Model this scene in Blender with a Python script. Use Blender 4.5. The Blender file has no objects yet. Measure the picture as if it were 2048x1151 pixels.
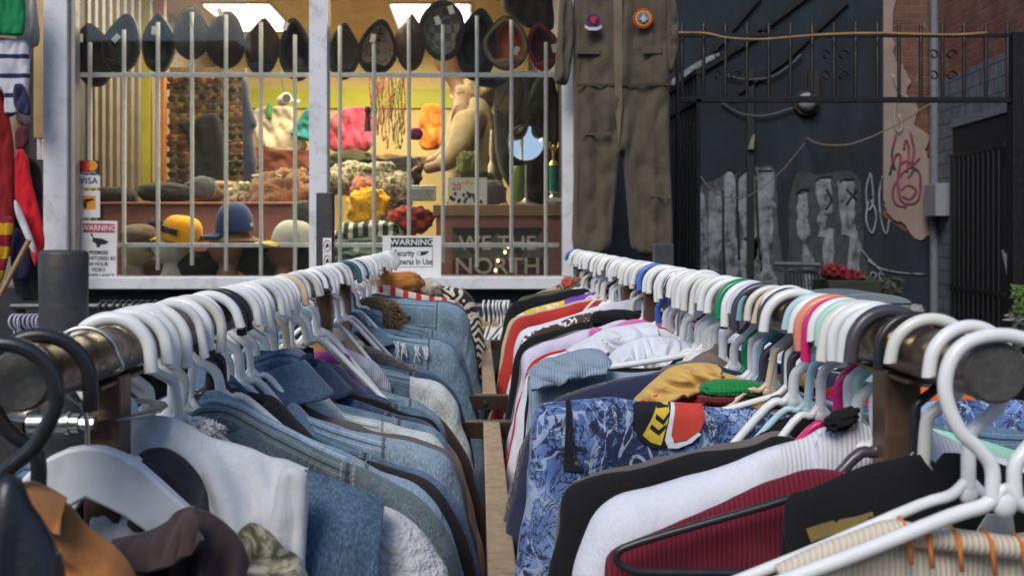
import bpy, bmesh, math, random
from mathutils import Vector, Matrix, noise as mnoise
random.seed(7)
sc = bpy.context.scene
COL = sc.collection
F, CX, CY, H = 2048.0, 956.0, 463.0, 1.5       # focal length and optical axis of the photograph in its own pixels; eye height

def P(px, py, Y):
    return Vector(((px - CX) * Y / F, Y, H + (CY - py) * Y / F))

# ------------------------------------------------------------------ materials
def lin(c):
    return tuple((x / 12.92 if x <= 0.04045 else ((x + 0.055) / 1.055) ** 2.4) for x in c)

_mats = {}
class NT:
    def __init__(s, name):
        s.m = bpy.data.materials.new(name); s.m.use_nodes = True
        s.t = s.m.node_tree; s.n = s.t.nodes; s.l = s.t.links
        s.b = s.n['Principled BSDF']; s.out = s.n['Material Output']
        s.tc = s.n.new('ShaderNodeTexCoord')
    def add(s, typ, **kw):
        n = s.n.new(typ)
        for k, v in kw.items():
            if k in n.inputs: n.inputs[k].default_value = v
            else: setattr(n, k, v)
        return n
    def link(s, a, b): s.l.new(a, b)
    def mapping(s, scale, rot=(0, 0, 0), src='Object'):
        mp = s.add('ShaderNodeMapping'); mp.inputs['Scale'].default_value = scale
        mp.inputs['Rotation'].default_value = rot
        s.link(s.tc.outputs[src], mp.inputs['Vector']); return mp.outputs['Vector']
    def noise(s, vec, scale, detail=3, rough=0.55, dist=0.0):
        n = s.add('ShaderNodeTexNoise'); n.inputs['Scale'].default_value = scale
        n.inputs['Detail'].default_value = detail; n.inputs['Roughness'].default_value = rough
        n.inputs['Distortion'].default_value = dist
        if vec is not None: s.link(vec, n.inputs['Vector'])
        return n.outputs['Fac']
    def ramp(s, fac, stops):
        r = s.add('ShaderNodeValToRGB'); e = r.color_ramp.elements
        while len(e) < len(stops): e.new(0.5)
        for el, (p, c) in zip(e, stops):
            el.position = p; el.color = (c[0], c[1], c[2], 1)
        s.link(fac, r.inputs['Fac']); return r.outputs['Color']
    def mix(s, fac, a, b, mode='MIX'):
        n = s.add('ShaderNodeMix', data_type='RGBA', blend_type=mode)
        for sock, v in ((n.inputs[0], fac), (n.inputs[6], a), (n.inputs[7], b)):
            if hasattr(v, 'is_linked') or hasattr(v, 'links'): s.link(v, sock)
            elif isinstance(v, (int, float)): sock.default_value = v
            else: sock.default_value = (v[0], v[1], v[2], 1)
        return n.outputs[2]
    def math(s, op, a, b=None, c=None):
        n = s.add('ShaderNodeMath', operation=op)
        for i, v in enumerate((a, b, c)):
            if v is None: continue
            if isinstance(v, (int, float)): n.inputs[i].default_value = v
            else: s.link(v, n.inputs[i])
        return n.outputs[0]
    def bump(s, h, strength, dist=0.002, prev=None):
        n = s.add('ShaderNodeBump'); n.inputs['Strength'].default_value = strength
        n.inputs['Distance'].default_value = dist; s.link(h, n.inputs['Height'])
        if prev is not None: s.link(prev, n.inputs['Normal'])
        return n.outputs['Normal']
    def base(s, c): s.link(c, s.b.inputs['Base Color'])
    def rough(s, r): s.b.inputs['Roughness'].default_value = r
    def normal(s, n): s.link(n, s.b.inputs['Normal'])

def mul(c, k): return tuple(min(1, x * k) for x in c)

def fabric(name, c, kind='cotton', var=0.25, seam=None, stripes=None, c2=None, sheen=0.15):
    """woven / knitted cloth; colours are linear base colours"""
    if name in _mats: return _mats[name]
    s = NT(name); s.rough(0.92); s.b.inputs['Specular IOR Level'].default_value = 0.25
    s.b.inputs['Sheen Weight'].default_value = sheen
    o = s.tc.outputs['Object']
    big = s.noise(o, 7, 4, 0.6)
    col = s.ramp(big, [(0.3, mul(c, 1 - var)), (0.7, mul(c, 1 + var * 0.8))])
    if kind == 'denim':
        slub = s.noise(s.mapping((900, 900, 70)), 1.0, 2)
        twill = s.noise(s.mapping((500, 500, 140), (0, 0.7, 0)), 1.0, 2)
        fade = s.noise(o, 16, 5, 0.7, 0.6)
        fd = c2 or mul(c, 2.1)
        m1 = s.ramp(fade, [(0.42, (0, 0, 0)), (0.7, (1, 1, 1))])
        col = s.mix(s.math('MULTIPLY', m1, 0.6), col, fd)
        col = s.mix(s.ramp(slub, [(0.42, (0, 0, 0)), (0.66, (0.5,) * 3)]), col, fd)
        col = s.mix(s.ramp(twill, [(0.42, (0, 0, 0)), (0.62, (0.55,) * 3)]), col, mul(c, 0.45))
        at = s.add('ShaderNodeAttribute', attribute_name='ridge'); sd = s.add('ShaderNodeAttribute', attribute_name='seamd')
        wear = s.math('MULTIPLY', at.outputs['Fac'], s.ramp(s.noise(o, 35, 4, .7), [(.3, (.15,) * 3), (.65, (1, 1, 1))]))
        col = s.mix(s.math('MULTIPLY', wear, 0.55), col, fd)
        for dd_, wd in ((1.011, .0011), (1.068, .0014)):
            dl = s.math('ABSOLUTE', s.math('SUBTRACT', sd.outputs['Fac'], dd_))
            col = s.mix(s.math('MULTIPLY', s.ramp(s.math('MULTIPLY', dl, 60.0), [(0, (.5,) * 3), (.5, (0, 0, 0))]), .6), col, fd)
            col = s.mix(s.math('MULTIPLY', s.math('LESS_THAN', dl, wd), .8), col, mul(c, .28))
            col = s.mix(s.math('MULTIPLY', s.math('LESS_THAN', s.math('ABSOLUTE', s.math('SUBTRACT', dl, .0048)), .0008), .45), col, mul(fd, 1.25))
        h = s.math('ADD', slub, twill)
        nb = s.bump(h, 0.5, 0.0015, s.bump(s.noise(s.mapping((18, 18, 12), (0, .5, 0)), 1.0, 4, .6, 1.2), 0.55, 0.012))
        if seam:
            sep = s.add('ShaderNodeSeparateXYZ'); s.link(o, sep.inputs[0])
            ax = s.math('ABSOLUTE', sep.outputs['X'])
            wob = s.math('MULTIPLY', s.math('SUBTRACT', sep.outputs['Z'], -0.2), 0.03)
            ax = s.math('SUBTRACT', ax, wob)
            for u in seam:
                d = s.math('ABSOLUTE', s.math('SUBTRACT', ax, u))
                near = s.math('LESS_THAN', d, 0.0022)
                halo = s.ramp(s.math('MULTIPLY', d, 50.0), [(0.0, (0.5,) * 3), (0.45, (0, 0, 0))])
                col = s.mix(s.math('MULTIPLY', halo, 0.3), col, fd)
                col = s.mix(s.math('MULTIPLY', near, 0.75), col, mul(c, 0.3))
                st = s.math('LESS_THAN', s.math('ABSOLUTE', s.math('SUBTRACT', d, 0.0062)), 0.0011)
                dash = s.math('GREATER_THAN', s.math('FRACT', s.math('MULTIPLY', sep.outputs['Z'], 210.0)), 0.3)
                col = s.mix(s.math('MULTIPLY', s.math('MULTIPLY', st, dash), 0.45), col, (0.42, 0.36, 0.27))
        s.normal(nb)
    elif kind == 'knit':
        w = s.add('ShaderNodeTexWave', wave_type='BANDS', bands_direction='X'); w.inputs['Scale'].default_value = 62
        w.inputs['Distortion'].default_value = 1.0; w.inputs['Detail'].default_value = 1
        s.link(o, w.inputs['Vector'])
        w2 = s.add('ShaderNodeTexWave', wave_type='BANDS', bands_direction='Z'); w2.inputs['Scale'].default_value = 85
        w2.inputs['Distortion'].default_value = 1.2; s.link(o, w2.inputs['Vector'])
        h = s.math('ADD', w.outputs['Fac'], s.math('MULTIPLY', w2.outputs['Fac'], 0.7))
        col = s.mix(s.ramp(h, [(0.25, (0.4 if max(c) < .4 else .08,) * 3), (0.9, (0, 0, 0))]), col, mul(c, 0.5))
        s.normal(s.bump(h, 0.45, 0.002))
    elif kind == 'rib':
        w = s.add('ShaderNodeTexWave', wave_type='BANDS', bands_direction='X'); w.inputs['Scale'].default_value = 80
        w.inputs['Distortion'].default_value = 0.6; s.link(o, w.inputs['Vector'])
        col = s.mix(s.ramp(w.outputs['Fac'], [(0.2, (0.7 if max(c) < .4 else .3,) * 3), (0.7, (0, 0, 0))]), col, mul(c, 0.4))
        s.normal(s.bump(w.outputs['Fac'], 0.5, 0.002))
    elif kind == 'fleece':
        f1 = s.noise(o, 160, 3); f2 = s.noise(o, 55, 3)
        h = s.math('ADD', f1, f2)
        col = s.mix(s.ramp(f1, [(0.35, (0.45,) * 3), (0.6, (0, 0, 0))]), col, mul(c, 0.6))
        s.normal(s.bump(h, 0.9, 0.006)); s.b.inputs['Sheen Weight'].default_value = 0.4
    elif kind == 'leather':
        s.rough(0.38); s.b.inputs['Specular IOR Level'].default_value = 0.5; s.b.inputs['Sheen Weight'].default_value = 0
        s.normal(s.bump(s.noise(o, 220, 4), 0.35, 0.001))
    elif kind == 'shiny':
        s.rough(0.45); s.normal(s.bump(s.noise(o, 40, 4), 0.4, 0.003))
    elif kind == 'camo':
        n1 = s.noise(o, 38, 4, 0.6, 1.0); n2 = s.noise(s.mapping((75, 75, 30), (0, .6, 0)), 1.0, 4)
        col = s.ramp(n1, [(0.38, (0.05, 0.05, 0.03)), (0.46, (0.16, 0.14, 0.09)), (0.55, (0.36, 0.33, 0.25)), (0.68, (0.5, 0.47, 0.38))])
        col = s.mix(s.ramp(n2, [(0.56, (0, 0, 0)), (0.6, (0.8,) * 3)]), col, (0.09, 0.075, 0.04))
        s.normal(s.bump(s.noise(o, 300, 2), 0.3, 0.001))
    elif kind == 'flame':
        dv = s.add('ShaderNodeTexNoise'); dv.inputs['Scale'].default_value = 9; s.link(o, dv.inputs['Vector'])
        vec = s.mix(0.16, o, dv.outputs['Color'])
        mp = s.add('ShaderNodeMapping'); mp.inputs['Scale'].default_value = (20, 1, 9); s.link(vec, mp.inputs['Vector'])
        v = s.add('ShaderNodeTexVoronoi', feature='DISTANCE_TO_EDGE', voronoi_dimensions='3D'); v.inputs['Scale'].default_value = 1.0
        s.link(mp.outputs[0], v.inputs['Vector'])
        base = s.ramp(s.noise(o, 13, 3), [(0.3, (0.05, 0.09, 0.23)), (0.5, (0.12, 0.205, 0.45)), (0.7, (0.26, 0.38, 0.66))])
        blot = s.noise(o, 60, 6, 0.75, 1.5); blot2 = s.noise(o, 10, 3, 0.6)
        bm_ = s.math('GREATER_THAN', s.math('ADD', blot, s.math('MULTIPLY', blot2, 0.9)), 1.0)
        col = s.mix(s.math('MULTIPLY', bm_, 0.92), base, (0.012, 0.016, 0.05))
        zone = s.math('GREATER_THAN', s.noise(o, 8.0, 2), 0.46)
        edge = s.math('LESS_THAN', v.outputs['Distance'], 0.06)
        col = s.mix(s.math('MULTIPLY', s.math('MULTIPLY', edge, zone), 0.8), col, (0.34, 0.43, 0.60))
        thick = s.noise(s.mapping((14, 14, 8), (0, 0.6, 0)), 1.0, 2, 0.5, 2.5)
        col = s.mix(s.math('MULTIPLY', s.math('LESS_THAN', s.math('ABSOLUTE', s.math('SUBTRACT', thick, 0.5)), 0.016), 0.8), col, (0.36, 0.45, 0.62))
        br = s.noise(s.mapping((30, 30, 22), (0, -.4, 0)), 1.0, 5, 0.7, 1.6)
        col = s.mix(s.math('MULTIPLY', s.math('LESS_THAN', s.math('ABSOLUTE', s.math('SUBTRACT', br, 0.47)), 0.020), 0.9), col, (0.012, 0.015, 0.04))
        s.rough(0.7)
    elif kind == 'fairisle':
        w = s.add('ShaderNodeTexVoronoi', feature='F1', distance='MANHATTAN'); w.inputs['Scale'].default_value = 13
        s.link(o, w.inputs['Vector'])
        col = s.mix(s.math('GREATER_THAN', s.math('FRACT', s.math('MULTIPLY', w.outputs['Distance'], 3.0)), 0.52), c, c2 or (0.6, 0.55, 0.45))
        s.normal(s.bump(s.noise(o, 200, 3), 0.8, 0.003))
    elif kind == 'plaid':
        ch = s.add('ShaderNodeTexChecker'); ch.inputs['Scale'].default_value = 28; s.link(o, ch.inputs['Vector'])
        col = s.mix(ch.outputs['Fac'], c, c2 or (0.01, 0.01, 0.01))
    elif kind == 'print':
        n1 = s.noise(o, 45, 3, 0.6, 0.8)
        col = s.mix(s.math('GREATER_THAN', n1, 0.56), col, c2 or (0.7, 0.68, 0.62))
    else:
        g = s.noise(o, 420, 2); w = s.noise(o, 30, 4, 0.6, 0.6)
        col = s.mix(s.ramp(g, [(0.3, (0.22,) * 3), (0.6, (0, 0, 0))]), col, mul(c, 0.55))
        s.normal(s.bump(g, 0.2, 0.001, s.bump(s.noise(s.mapping((16, 16, 10), (0, .5, 0)), 1.0, 5, .6, 1.5), 0.35, 0.009)))
    if stripes:
        sep = s.add('ShaderNodeSeparateXYZ'); s.link(o, sep.inputs[0])
        ax, freq, duty, sc2 = stripes
        fr = s.math('FRACT', s.math('MULTIPLY', sep.outputs[ax], freq))
        col = s.mix(s.math('LESS_THAN', fr, duty), col, sc2)
    s.base(col)
    _mats[name] = s.m
    return s.m

def paint(name, c, rough=0.5, var=0.15, metal=0.0, scale=12, bump=0.15, dirt=None, spec=0.5, fine=120):
    if name in _mats: return _mats[name]
    s = NT(name); s.rough(rough); s.b.inputs['Metallic'].default_value = metal
    s.b.inputs['Specular IOR Level'].default_value = spec
    o = s.tc.outputs['Object']
    n1 = s.noise(o, scale, 5, 0.65)
    col = s.ramp(n1, [(0.3, mul(c, 1 - var)), (0.7, mul(c, 1 + var))])
    if dirt:
        n2 = s.noise(o, scale * 2.3, 6, 0.7, 0.4)
        col = s.mix(s.ramp(n2, [(0.5, (0, 0, 0)), (0.68, (0.85,) * 3)]), col, dirt)
    s.base(col)
    rr = s.ramp(s.noise(o, scale * 3, 3), [(0.3, (max(0.02, rough - 0.1),) * 3), (0.7, (min(1, rough + 0.12),) * 3)])
    s.link(rr, s.b.inputs['Roughness'])
    if bump: s.normal(s.bump(s.noise(o, fine, 4), bump, 0.002))
    _mats[name] = s.m
    return s.m

def emit(name, c, strength):
    if name in _mats: return _mats[name]
    s = NT(name); s.base(s.ramp(s.noise(s.tc.outputs['Object'], 3), [(0, c), (1, c)]))
    s.b.inputs['Emission Color'].default_value = (*c, 1); s.b.inputs['Emission Strength'].default_value = strength
    _mats[name] = s.m
    return s.m

# ------------------------------------------------------------------ mesh building
class MB:
    def __init__(s): s.v = []; s.f = []; s.m = []
    def add(s, vs, fs, mi=0):
        o = len(s.v); s.v += [tuple(x) for x in vs]
        for f in fs: s.f.append([i + o for i in f]); s.m.append(mi)
        return s
    def box(s, lo, hi, mi=0):
        x0, y0, z0 = lo; x1, y1, z1 = hi
        return s.add([(x0, y0, z0), (x1, y0, z0), (x1, y1, z0), (x0, y1, z0), (x0, y0, z1), (x1, y0, z1), (x1, y1, z1), (x0, y1, z1)],
                     [(3, 2, 1, 0), (4, 5, 6, 7), (0, 1, 5, 4), (1, 2, 6, 5), (2, 3, 7, 6), (3, 0, 4, 7)], mi)
    def tube(s, path, r, n=10, mi=0, closed=False, cap=True, flat=None):
        path = [Vector(p) for p in path]; N = len(path)
        rs = r if isinstance(r, (list, tuple)) else [r] * N
        T = []
        for i in range(N):
            a = path[(i - 1) % N] if (closed or i > 0) else path[i]
            b = path[(i + 1) % N] if (closed or i < N - 1) else path[i]
            d = b - a
            T.append(d.normalized() if d.length > 1e-9 else Vector((0, 0, 1)))
        up = Vector((0, 1, 0)) if abs(T[0].y) < 0.9 else Vector((0, 0, 1))
        nrm = (up - T[0] * up.dot(T[0])).normalized(); vs = []
        for i in range(N):
            nrm = nrm - T[i] * nrm.dot(T[i])
            nrm = nrm.normalized() if nrm.length > 1e-6 else T[i].orthogonal().normalized()
            bn = T[i].cross(nrm)
            k1, k2 = flat if flat else (1, 1)
            for j in range(n):
                a = 2 * math.pi * j / n
                vs.append(path[i] + (nrm * math.cos(a) * k1 + bn * math.sin(a) * k2) * rs[i])
        fs = []
        M = N if closed else N - 1
        for i in range(M):
            for j in range(n):
                a = i * n + j; b = i * n + (j + 1) % n; i2 = (i + 1) % N
                fs.append((a, b, i2 * n + (j + 1) % n, i2 * n + j))
        if cap and not closed:
            fs.append(tuple(range(n - 1, -1, -1))); fs.append(tuple((N - 1) * n + j for j in range(n)))
        return s.add(vs, fs, mi)
    def lathe(s, prof, c=(0, 0, 0), n=20, mi=0, sx=1, sy=1, axis='z'):
        vs = []
        for r, z in prof:
            for j in range(n):
                a = 2 * math.pi * j / n; x, y = r * math.cos(a) * sx, r * math.sin(a) * sy
                p = (x, y, z) if axis == 'z' else ((x, z, y) if axis == 'y' else (z, x, y))
                vs.append((c[0] + p[0], c[1] + p[1], c[2] + p[2]))
        fs = []
        for i in range(len(prof) - 1):
            for j in range(n):
                q = (i * n + j, i * n + (j + 1) % n, (i + 1) * n + (j + 1) % n, (i + 1) * n + j)
                fs.append(q)
        fs.append(tuple(range(n - 1, -1, -1))); fs.append(tuple((len(prof) - 1) * n + j for j in range(n)))
        return s.add(vs, fs, mi)
    def prism(s, pts, y0, y1, mi=0):
        """polygon in x,z pushed from y0 to y1"""
        n = len(pts)
        a = sum(pts[i][0] * pts[(i + 1) % n][1] - pts[(i + 1) % n][0] * pts[i][1] for i in range(n))
        if a < 0: pts = pts[::-1]
        vs = [(p[0], y0, p[1]) for p in pts] + [(p[0], y1, p[1]) for p in pts]
        fs = [tuple(range(n)), tuple(range(2 * n - 1, n - 1, -1))]
        for i in range(n):
            j = (i + 1) % n; fs.append((i, i + n, j + n, j))
        return s.add(vs, fs, mi)
    def blob(s, c, r, seed=0, amp=0.25, freq=2.2, n=22, m=14, mi=0, ridged=0.0, squash=None):
        vs = []; fs = []
        for i in range(m + 1):
            th = math.pi * i / m
            for j in range(n):
                ph = 2 * math.pi * j / n
                d = Vector((math.sin(th) * math.cos(ph), math.sin(th) * math.sin(ph), math.cos(th)))
                k = 1 + amp * mnoise.noise(d * freq + Vector((seed * 3.1, seed * 1.7, seed))) + amp * 0.45 * mnoise.noise(d * freq * 2.7 + Vector((seed, seed * 2.3, 5)))
                if ridged: k += ridged * (0.5 - abs(mnoise.noise(d * freq * 1.6 + Vector((9 + seed, 2, seed)))) * 2)
                vs.append((c[0] + d.x * r[0] * k, c[1] + d.y * r[1] * k, c[2] + d.z * r[2] * k))
        for i in range(m):
            for j in range(n):
                fs.append((i * n + j, (i + 1) * n + j, (i + 1) * n + (j + 1) % n, i * n + (j + 1) % n))
        return s.add(vs, fs, mi)
    def build(s, name, mats, parent=None, loc=None, smooth=None, bevel=0, rot=None):
        me = bpy.data.meshes.new(name); me.from_pydata(s.v, [], s.f)
        mats = mats if isinstance(mats, (list, tuple)) else [mats]
        for m in mats: me.materials.append(m)
        if len(mats) > 1: me.polygons.foreach_set('material_index', s.m)
        me.validate(); me.update()
        bm = bmesh.new(); bm.from_mesh(me); bmesh.ops.remove_doubles(bm, verts=bm.verts, dist=1e-6)
        bmesh.ops.recalc_face_normals(bm, faces=bm.faces)
        bm.to_mesh(me); bm.free()
        if smooth is not None:
            me.shade_smooth()
            if smooth < 179: me.set_sharp_from_angle(angle=math.radians(smooth))
        o = bpy.data.objects.new(name, me); COL.objects.link(o)
        if parent: o.parent = parent
        if loc is not None: o.location = loc
        if rot is not None: o.rotation_euler = rot
        if bevel:
            b = o.modifiers.new('bevel', 'BEVEL'); b.width = bevel; b.segments = 2; b.limit_method = 'ANGLE'
        return o

def tag(o, label, cat, group=None):
    o['label'] = label; o['category'] = cat
    if group: o['group'] = group
    return o
def thing(name, label, cat, loc=(0, 0, 0), group=None, rot=(0, 0, 0)):
    o = bpy.data.objects.new(name, None); COL.objects.link(o); o.location = loc; o.rotation_euler = rot
    o.empty_display_size = 0.05
    return tag(o, label, cat, group)
def struct(o): o['kind'] = 'structure'; return o
def dup(root, loc=None, label=None, rot=None, group=None):
    def cp(o, par):
        c = o.copy(); COL.objects.link(c); c.parent = par
        for ch in list(o.children): cp(ch, c)
        return c
    c = cp(root, None)
    if loc is not None: c.location = loc
    if rot is not None: c.rotation_euler = rot
    if label: c['label'] = label
    if group: c['group'] = group
    return c
def smoothpath(pts, n=8, closed=False):
    pts = [Vector(p) for p in pts]; out = []; N = len(pts)
    M = N if closed else N - 1
    for i in range(M):
        p0 = pts[(i - 1) % N] if (closed or i > 0) else pts[i] * 2 - pts[i + 1]
        p1 = pts[i]; p2 = pts[(i + 1) % N]
        p3 = pts[(i + 2) % N] if (closed or i + 2 < N) else p2 * 2 - p1
        for k in range(n):
            t = k / n
            out.append(0.5 * ((2 * p1) + (p2 - p0) * t + (2 * p0 - 5 * p1 + 4 * p2 - p3) * t * t + (3 * p1 - p0 - 3 * p2 + p3) * t ** 3))
    if not closed: out.append(pts[-1])
    return out
def text(string, size, m, parent, loc, rot=(math.pi / 2, 0, 0), sx=1.0, ext=0.0006, name='lettering', bold=0.0, align='CENTER'):
    cu = bpy.data.curves.new(name, 'FONT'); cu.body = string; cu.size = size; cu.extrude = ext; cu.offset = bold
    cu.align_x = align; cu.align_y = 'CENTER'; cu.resolution_u = 3
    tmp = bpy.data.objects.new(name, cu); COL.objects.link(tmp)
    dg = bpy.context.evaluated_depsgraph_get()
    me = bpy.data.meshes.new_from_object(tmp.evaluated_get(dg))
    COL.objects.unlink(tmp); bpy.data.objects.remove(tmp); bpy.data.curves.remove(cu)
    me.materials.clear(); me.materials.append(m)
    o = bpy.data.objects.new(name, me); COL.objects.link(o)
    o.parent = parent; o.location = loc; o.rotation_euler = rot; o.scale = (sx, 1, 1)
    return o
# ================================================================== racks, hangers, garments
XL, XR = -0.300, 0.339
ZL, ZRR = H - 0.0975, H - 0.092
RR = 0.0202                                        # rail radius
def rail(side): return (XL, ZL) if side == 'L' else (XR, ZRR)

bronze = paint('worn_bronze_steel', (0.16, 0.115, 0.075), 0.32, 0.35, 0.85, 30, 0.12, (0.05, 0.035, 0.025))
endcap_m = paint('scuffed_steel_cap', (0.13, 0.125, 0.115), 0.5, 0.25, 0.55, 60, 0.2)
post_m = paint('brown_painted_steel', (0.15, 0.09, 0.055), 0.4, 0.25, 0.4, 20, 0.12)
beam_m = paint('tan_painted_bar', (0.33, 0.235, 0.155), 0.5, 0.15, 0.15, 25, 0.12, (0.16, 0.1, 0.06))
bar_dk = paint('dark_brown_bar', (0.05, 0.032, 0.022), 0.42, 0.25, 0.4, 20, 0.1)
chrome = paint('bright_steel', (0.55, 0.55, 0.53), 0.33, 0.06, 1.0, 40, 0.02)
black_pipe = paint('dark_grey_painted_pipe', (0.045, 0.048, 0.055), 0.55, 0.3, 0.1, 14, 0.25, (0.09, 0.075, 0.05))

ZC = H - 0.378                                      # height of the cross bars
def make_rack(label, y0, y1, p0, p1, cb0, cb1):
    t = thing('clothes_rack', label, 'clothes rack', (0, (y0 + y1) / 2, 0))
    yo = (y0 + y1) / 2
    for X, Z in ((XL, ZL), (XR, ZRR)):
        m = MB(); N = 10
        m.tube([(X, y0 + 0.003 - yo + (y1 - y0 - 0.006) * i / N, Z) for i in range(N + 1)], RR, 28)
        r = m.build('rail', bronze, t, smooth=40)
        for ye, sg in ((y0, -1), (y1, 1)):
            c = MB(); c.lathe([(0.0, -0.0035), (RR * 0.93, -0.0035), (RR * 1.03, -0.001), (RR * 1.03, 0.004), (0.0, 0.004)], (X, ye - yo, Z), 28, axis='y')
            c.build('end_cap', endcap_m, r, smooth=30)
        for py in (p0, p1):
            b = MB(); b.box((X - 0.0145, py - yo - 0.0145, 0.0), (X + 0.0145, py - yo + 0.0145, Z - RR + 0.002))
            b.build('post', post_m, t, bevel=0.002)
            fl = MB(); fl.box((X - 0.013, py - yo - 0.05, Z - RR - 0.004), (X + 0.013, py - yo + 0.05, Z - RR - 0.0005))
            fl.build('flange', post_m, t, bevel=0.001)
            ft = MB(); ft.box((X - 0.14, py - yo - 0.016, 0.0), (X + 0.14, py - yo + 0.016, 0.03))
            ft.build('foot', bar_dk, t, bevel=0.003)
    for cy in (cb0, cb1):
        b = MB(); b.box((XL + 0.015, cy - yo - 0.014, ZC - 0.033), (XR - 0.015, cy - yo + 0.014, ZC))
        c = b.build('cross_bar', bar_dk, t, bevel=0.0015)
        bt = MB(); bt.lathe([(0.0, -0.0195), (0.0052, -0.0195), (0.0062, -0.017), (0.0062, -0.014), (0.0, -0.0135)], (0.016, cy - yo, ZC - 0.017), 6, axis='y')
        bt.build('bolt', chrome, c)
    b = MB(); b.box((0.0105, cb0 + 0.016 - yo, ZC - 0.03), (0.0435, cb1 - 0.016 - yo, ZC + 0.001))
    b.build('centre_bar', beam_m, t, bevel=0.002)
    return t
make_rack('front double clothes rack with worn bronze rails, its round rail ends nearest', 0.672, 2.13, 0.83, 2.0, 0.86, 2.05)
make_rack('rear double clothes rack continuing behind the front one, ending under the shop window', 2.16, 3.64, 2.30, 3.40, 2.38, 3.58)

# the pipes the racks are strapped to
def bollard(name, label, x, y, ztop, r, square=False):
    t = thing(name, label, 'post', (x, y, 0))
    m = MB()
    if square: m.box((-r, -r, 0), (r, r, ztop)); m.build('shaft', black_pipe, t, bevel=0.002)
    else:
        n = 30; pr = [(r * (1 + 0.015 * math.sin(i * 2.1)), ztop * i / n) for i in range(n)] + [(r * 1.0, ztop - 0.004), (r * 0.96, ztop - 0.0012), (r * 0.88, ztop), (r * 0.86, ztop - 0.01), (0, ztop - 0.012)]
        m.lathe(pr, n=26); m.build('shaft', black_pipe, t, smooth=40)
    return t
pipe = bollard('steel_pipe', 'thick dark grey steel pipe held by a hose clamp behind the left rack post', -0.358, 0.885, H - 0.016, 0.0205)
cl = MB(); pth = []
for a in range(0, 360, 12):
    ca, sa = math.cos(math.radians(a)), math.sin(math.radians(a))
    pth.append((-0.327 + 0.055 * math.copysign(abs(ca) ** 0.8, ca), 0.862 + 0.050 * math.copysign(abs(sa) ** 0.8, sa), H - 0.150))
cl.tube(pth, 0.0075, 8, closed=True, flat=(0.25, 1))
clamp = cl.build('hose_clamp', chrome, smooth=60); tag(clamp, 'bright steel hose clamp strapping the dark pipe to the front left rack post', 'hose clamp')
c2 = MB(); c2.tube([(-0.352, 0.803, H - 0.150), (-0.312, 0.803, H - 0.150)], 0.0075, 12); c2.tube([(-0.312, 0.803, H - 0.150), (-0.300, 0.803, H - 0.150)], 0.0055, 8)
for i in range(2): c2.tube([(-0.338 + i * .016, 0.803, H - 0.150), (-0.335 + i * .016, 0.803, H - 0.150)], 0.0092, 12)
c2.build('clamp_screw', chrome, clamp, smooth=40)
pb = bollard('square_post', 'black square post with white sticker standing before the window mullion', (651 - CX) * 2.33 / F, 2.33, H + 0.088, 0.0185, True)
st = MB(); st.box((-0.003, -0.0205, H - 0.085), (0.0165, -0.0190, H - 0.014))
stk = st.build('sticker', paint('white_vinyl', (0.72, 0.70, 0.68), 0.45, 0.06), pb)
ik = MB()
for k, zc in enumerate((H - 0.032, H - 0.066)):
    ik.tube([(0.0068 + 0.0075 * math.cos(a / 12 * 6.283), -0.0209, zc + 0.0125 * math.sin(a / 12 * 6.283)) for a in range(12)], 0.0007, 5, closed=True)
    ik.prism([(0.003, zc - 0.004), (0.011, zc - 0.002), (0.009, zc + 0.006), (0.005, zc + 0.004)], -0.0213, -0.0206)
ik.build('drawing', paint('black_ink', (0.02, 0.02, 0.022), 0.5, 0.05), stk)
bollard('square_post', 'short dark square post rising behind the right rail in front of the iron gate', (1326 - CX) * 2.33 / F, 2.33, H - 0.027, 0.021, True)

# ------------------------------------------------------------------ hangers (local origin = rail centre, u = x, v = z)
def plast(name, c): return paint('plastic_' + name, c, 0.28, 0.07, 0, 25, 0.06, None, 0.45)
HM = dict(white=plast('white', (0.74, 0.755, 0.755)), offwhite=plast('offwhite', (0.66, 0.655, 0.60)), cream=plast('cream', (0.66, 0.50, 0.36)),
          black=plast('black', (0.022, 0.023, 0.027)), charcoal=plast('charcoal', (0.06, 0.055, 0.07)), green=plast('green', (0.012, 0.23, 0.10)),
          blue=plast('blue', (0.06, 0.17, 0.55)), teal=plast('teal', (0.04, 0.16, 0.20)), aqua=plast('aqua', (0.17, 0.36, 0.42)), pale_blue=plast('pale_blue', (0.42, 0.62, 0.68)),
          coral=plast('coral', (0.72, 0.25, 0.16)), pink=plast('pink', (0.62, 0.02, 0.17)), mint=plast('mint', (0.38, 0.66, 0.56)), lilac=plast('lilac', (0.55, 0.55, 0.68)))
wood_h = paint('hanger_wood', (0.42, 0.22, 0.09), 0.45, 0.2, 0, 14, 0.1)
_hm = {}
def hook_path(s, r=0.0315, tip=-0.020, neck=-0.084, cut=0):
    cz = 0.0012 + RR + 0.0054 - r
    pts = [(s * r * 1.0, 0, cz + tip), (s * r * 1.02, 0, cz + tip - 0.004)]
    for a in range(0, 216, 18):
        pts.append((s * r * math.cos(math.radians(a)), 0, cz + r * math.sin(math.radians(a))))
    pts += [(-s * r * 0.62, 0, cz - r * 0.95), (-s * r * 0.16, 0, cz - r * 1.35), (0, 0, cz - r * 1.65), (0, 0, neck)]
    return pts
VAR = [(.0315, -.009, .0058), (.0295, -.001, .0048), (.0330, -.015, .0054), (.0285, -.004, .0043), (.0325, .006, .0050), (.0305, -.022, .0047), (.0340, -.005, .0056), (.0280, -.010, .0038)]
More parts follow.
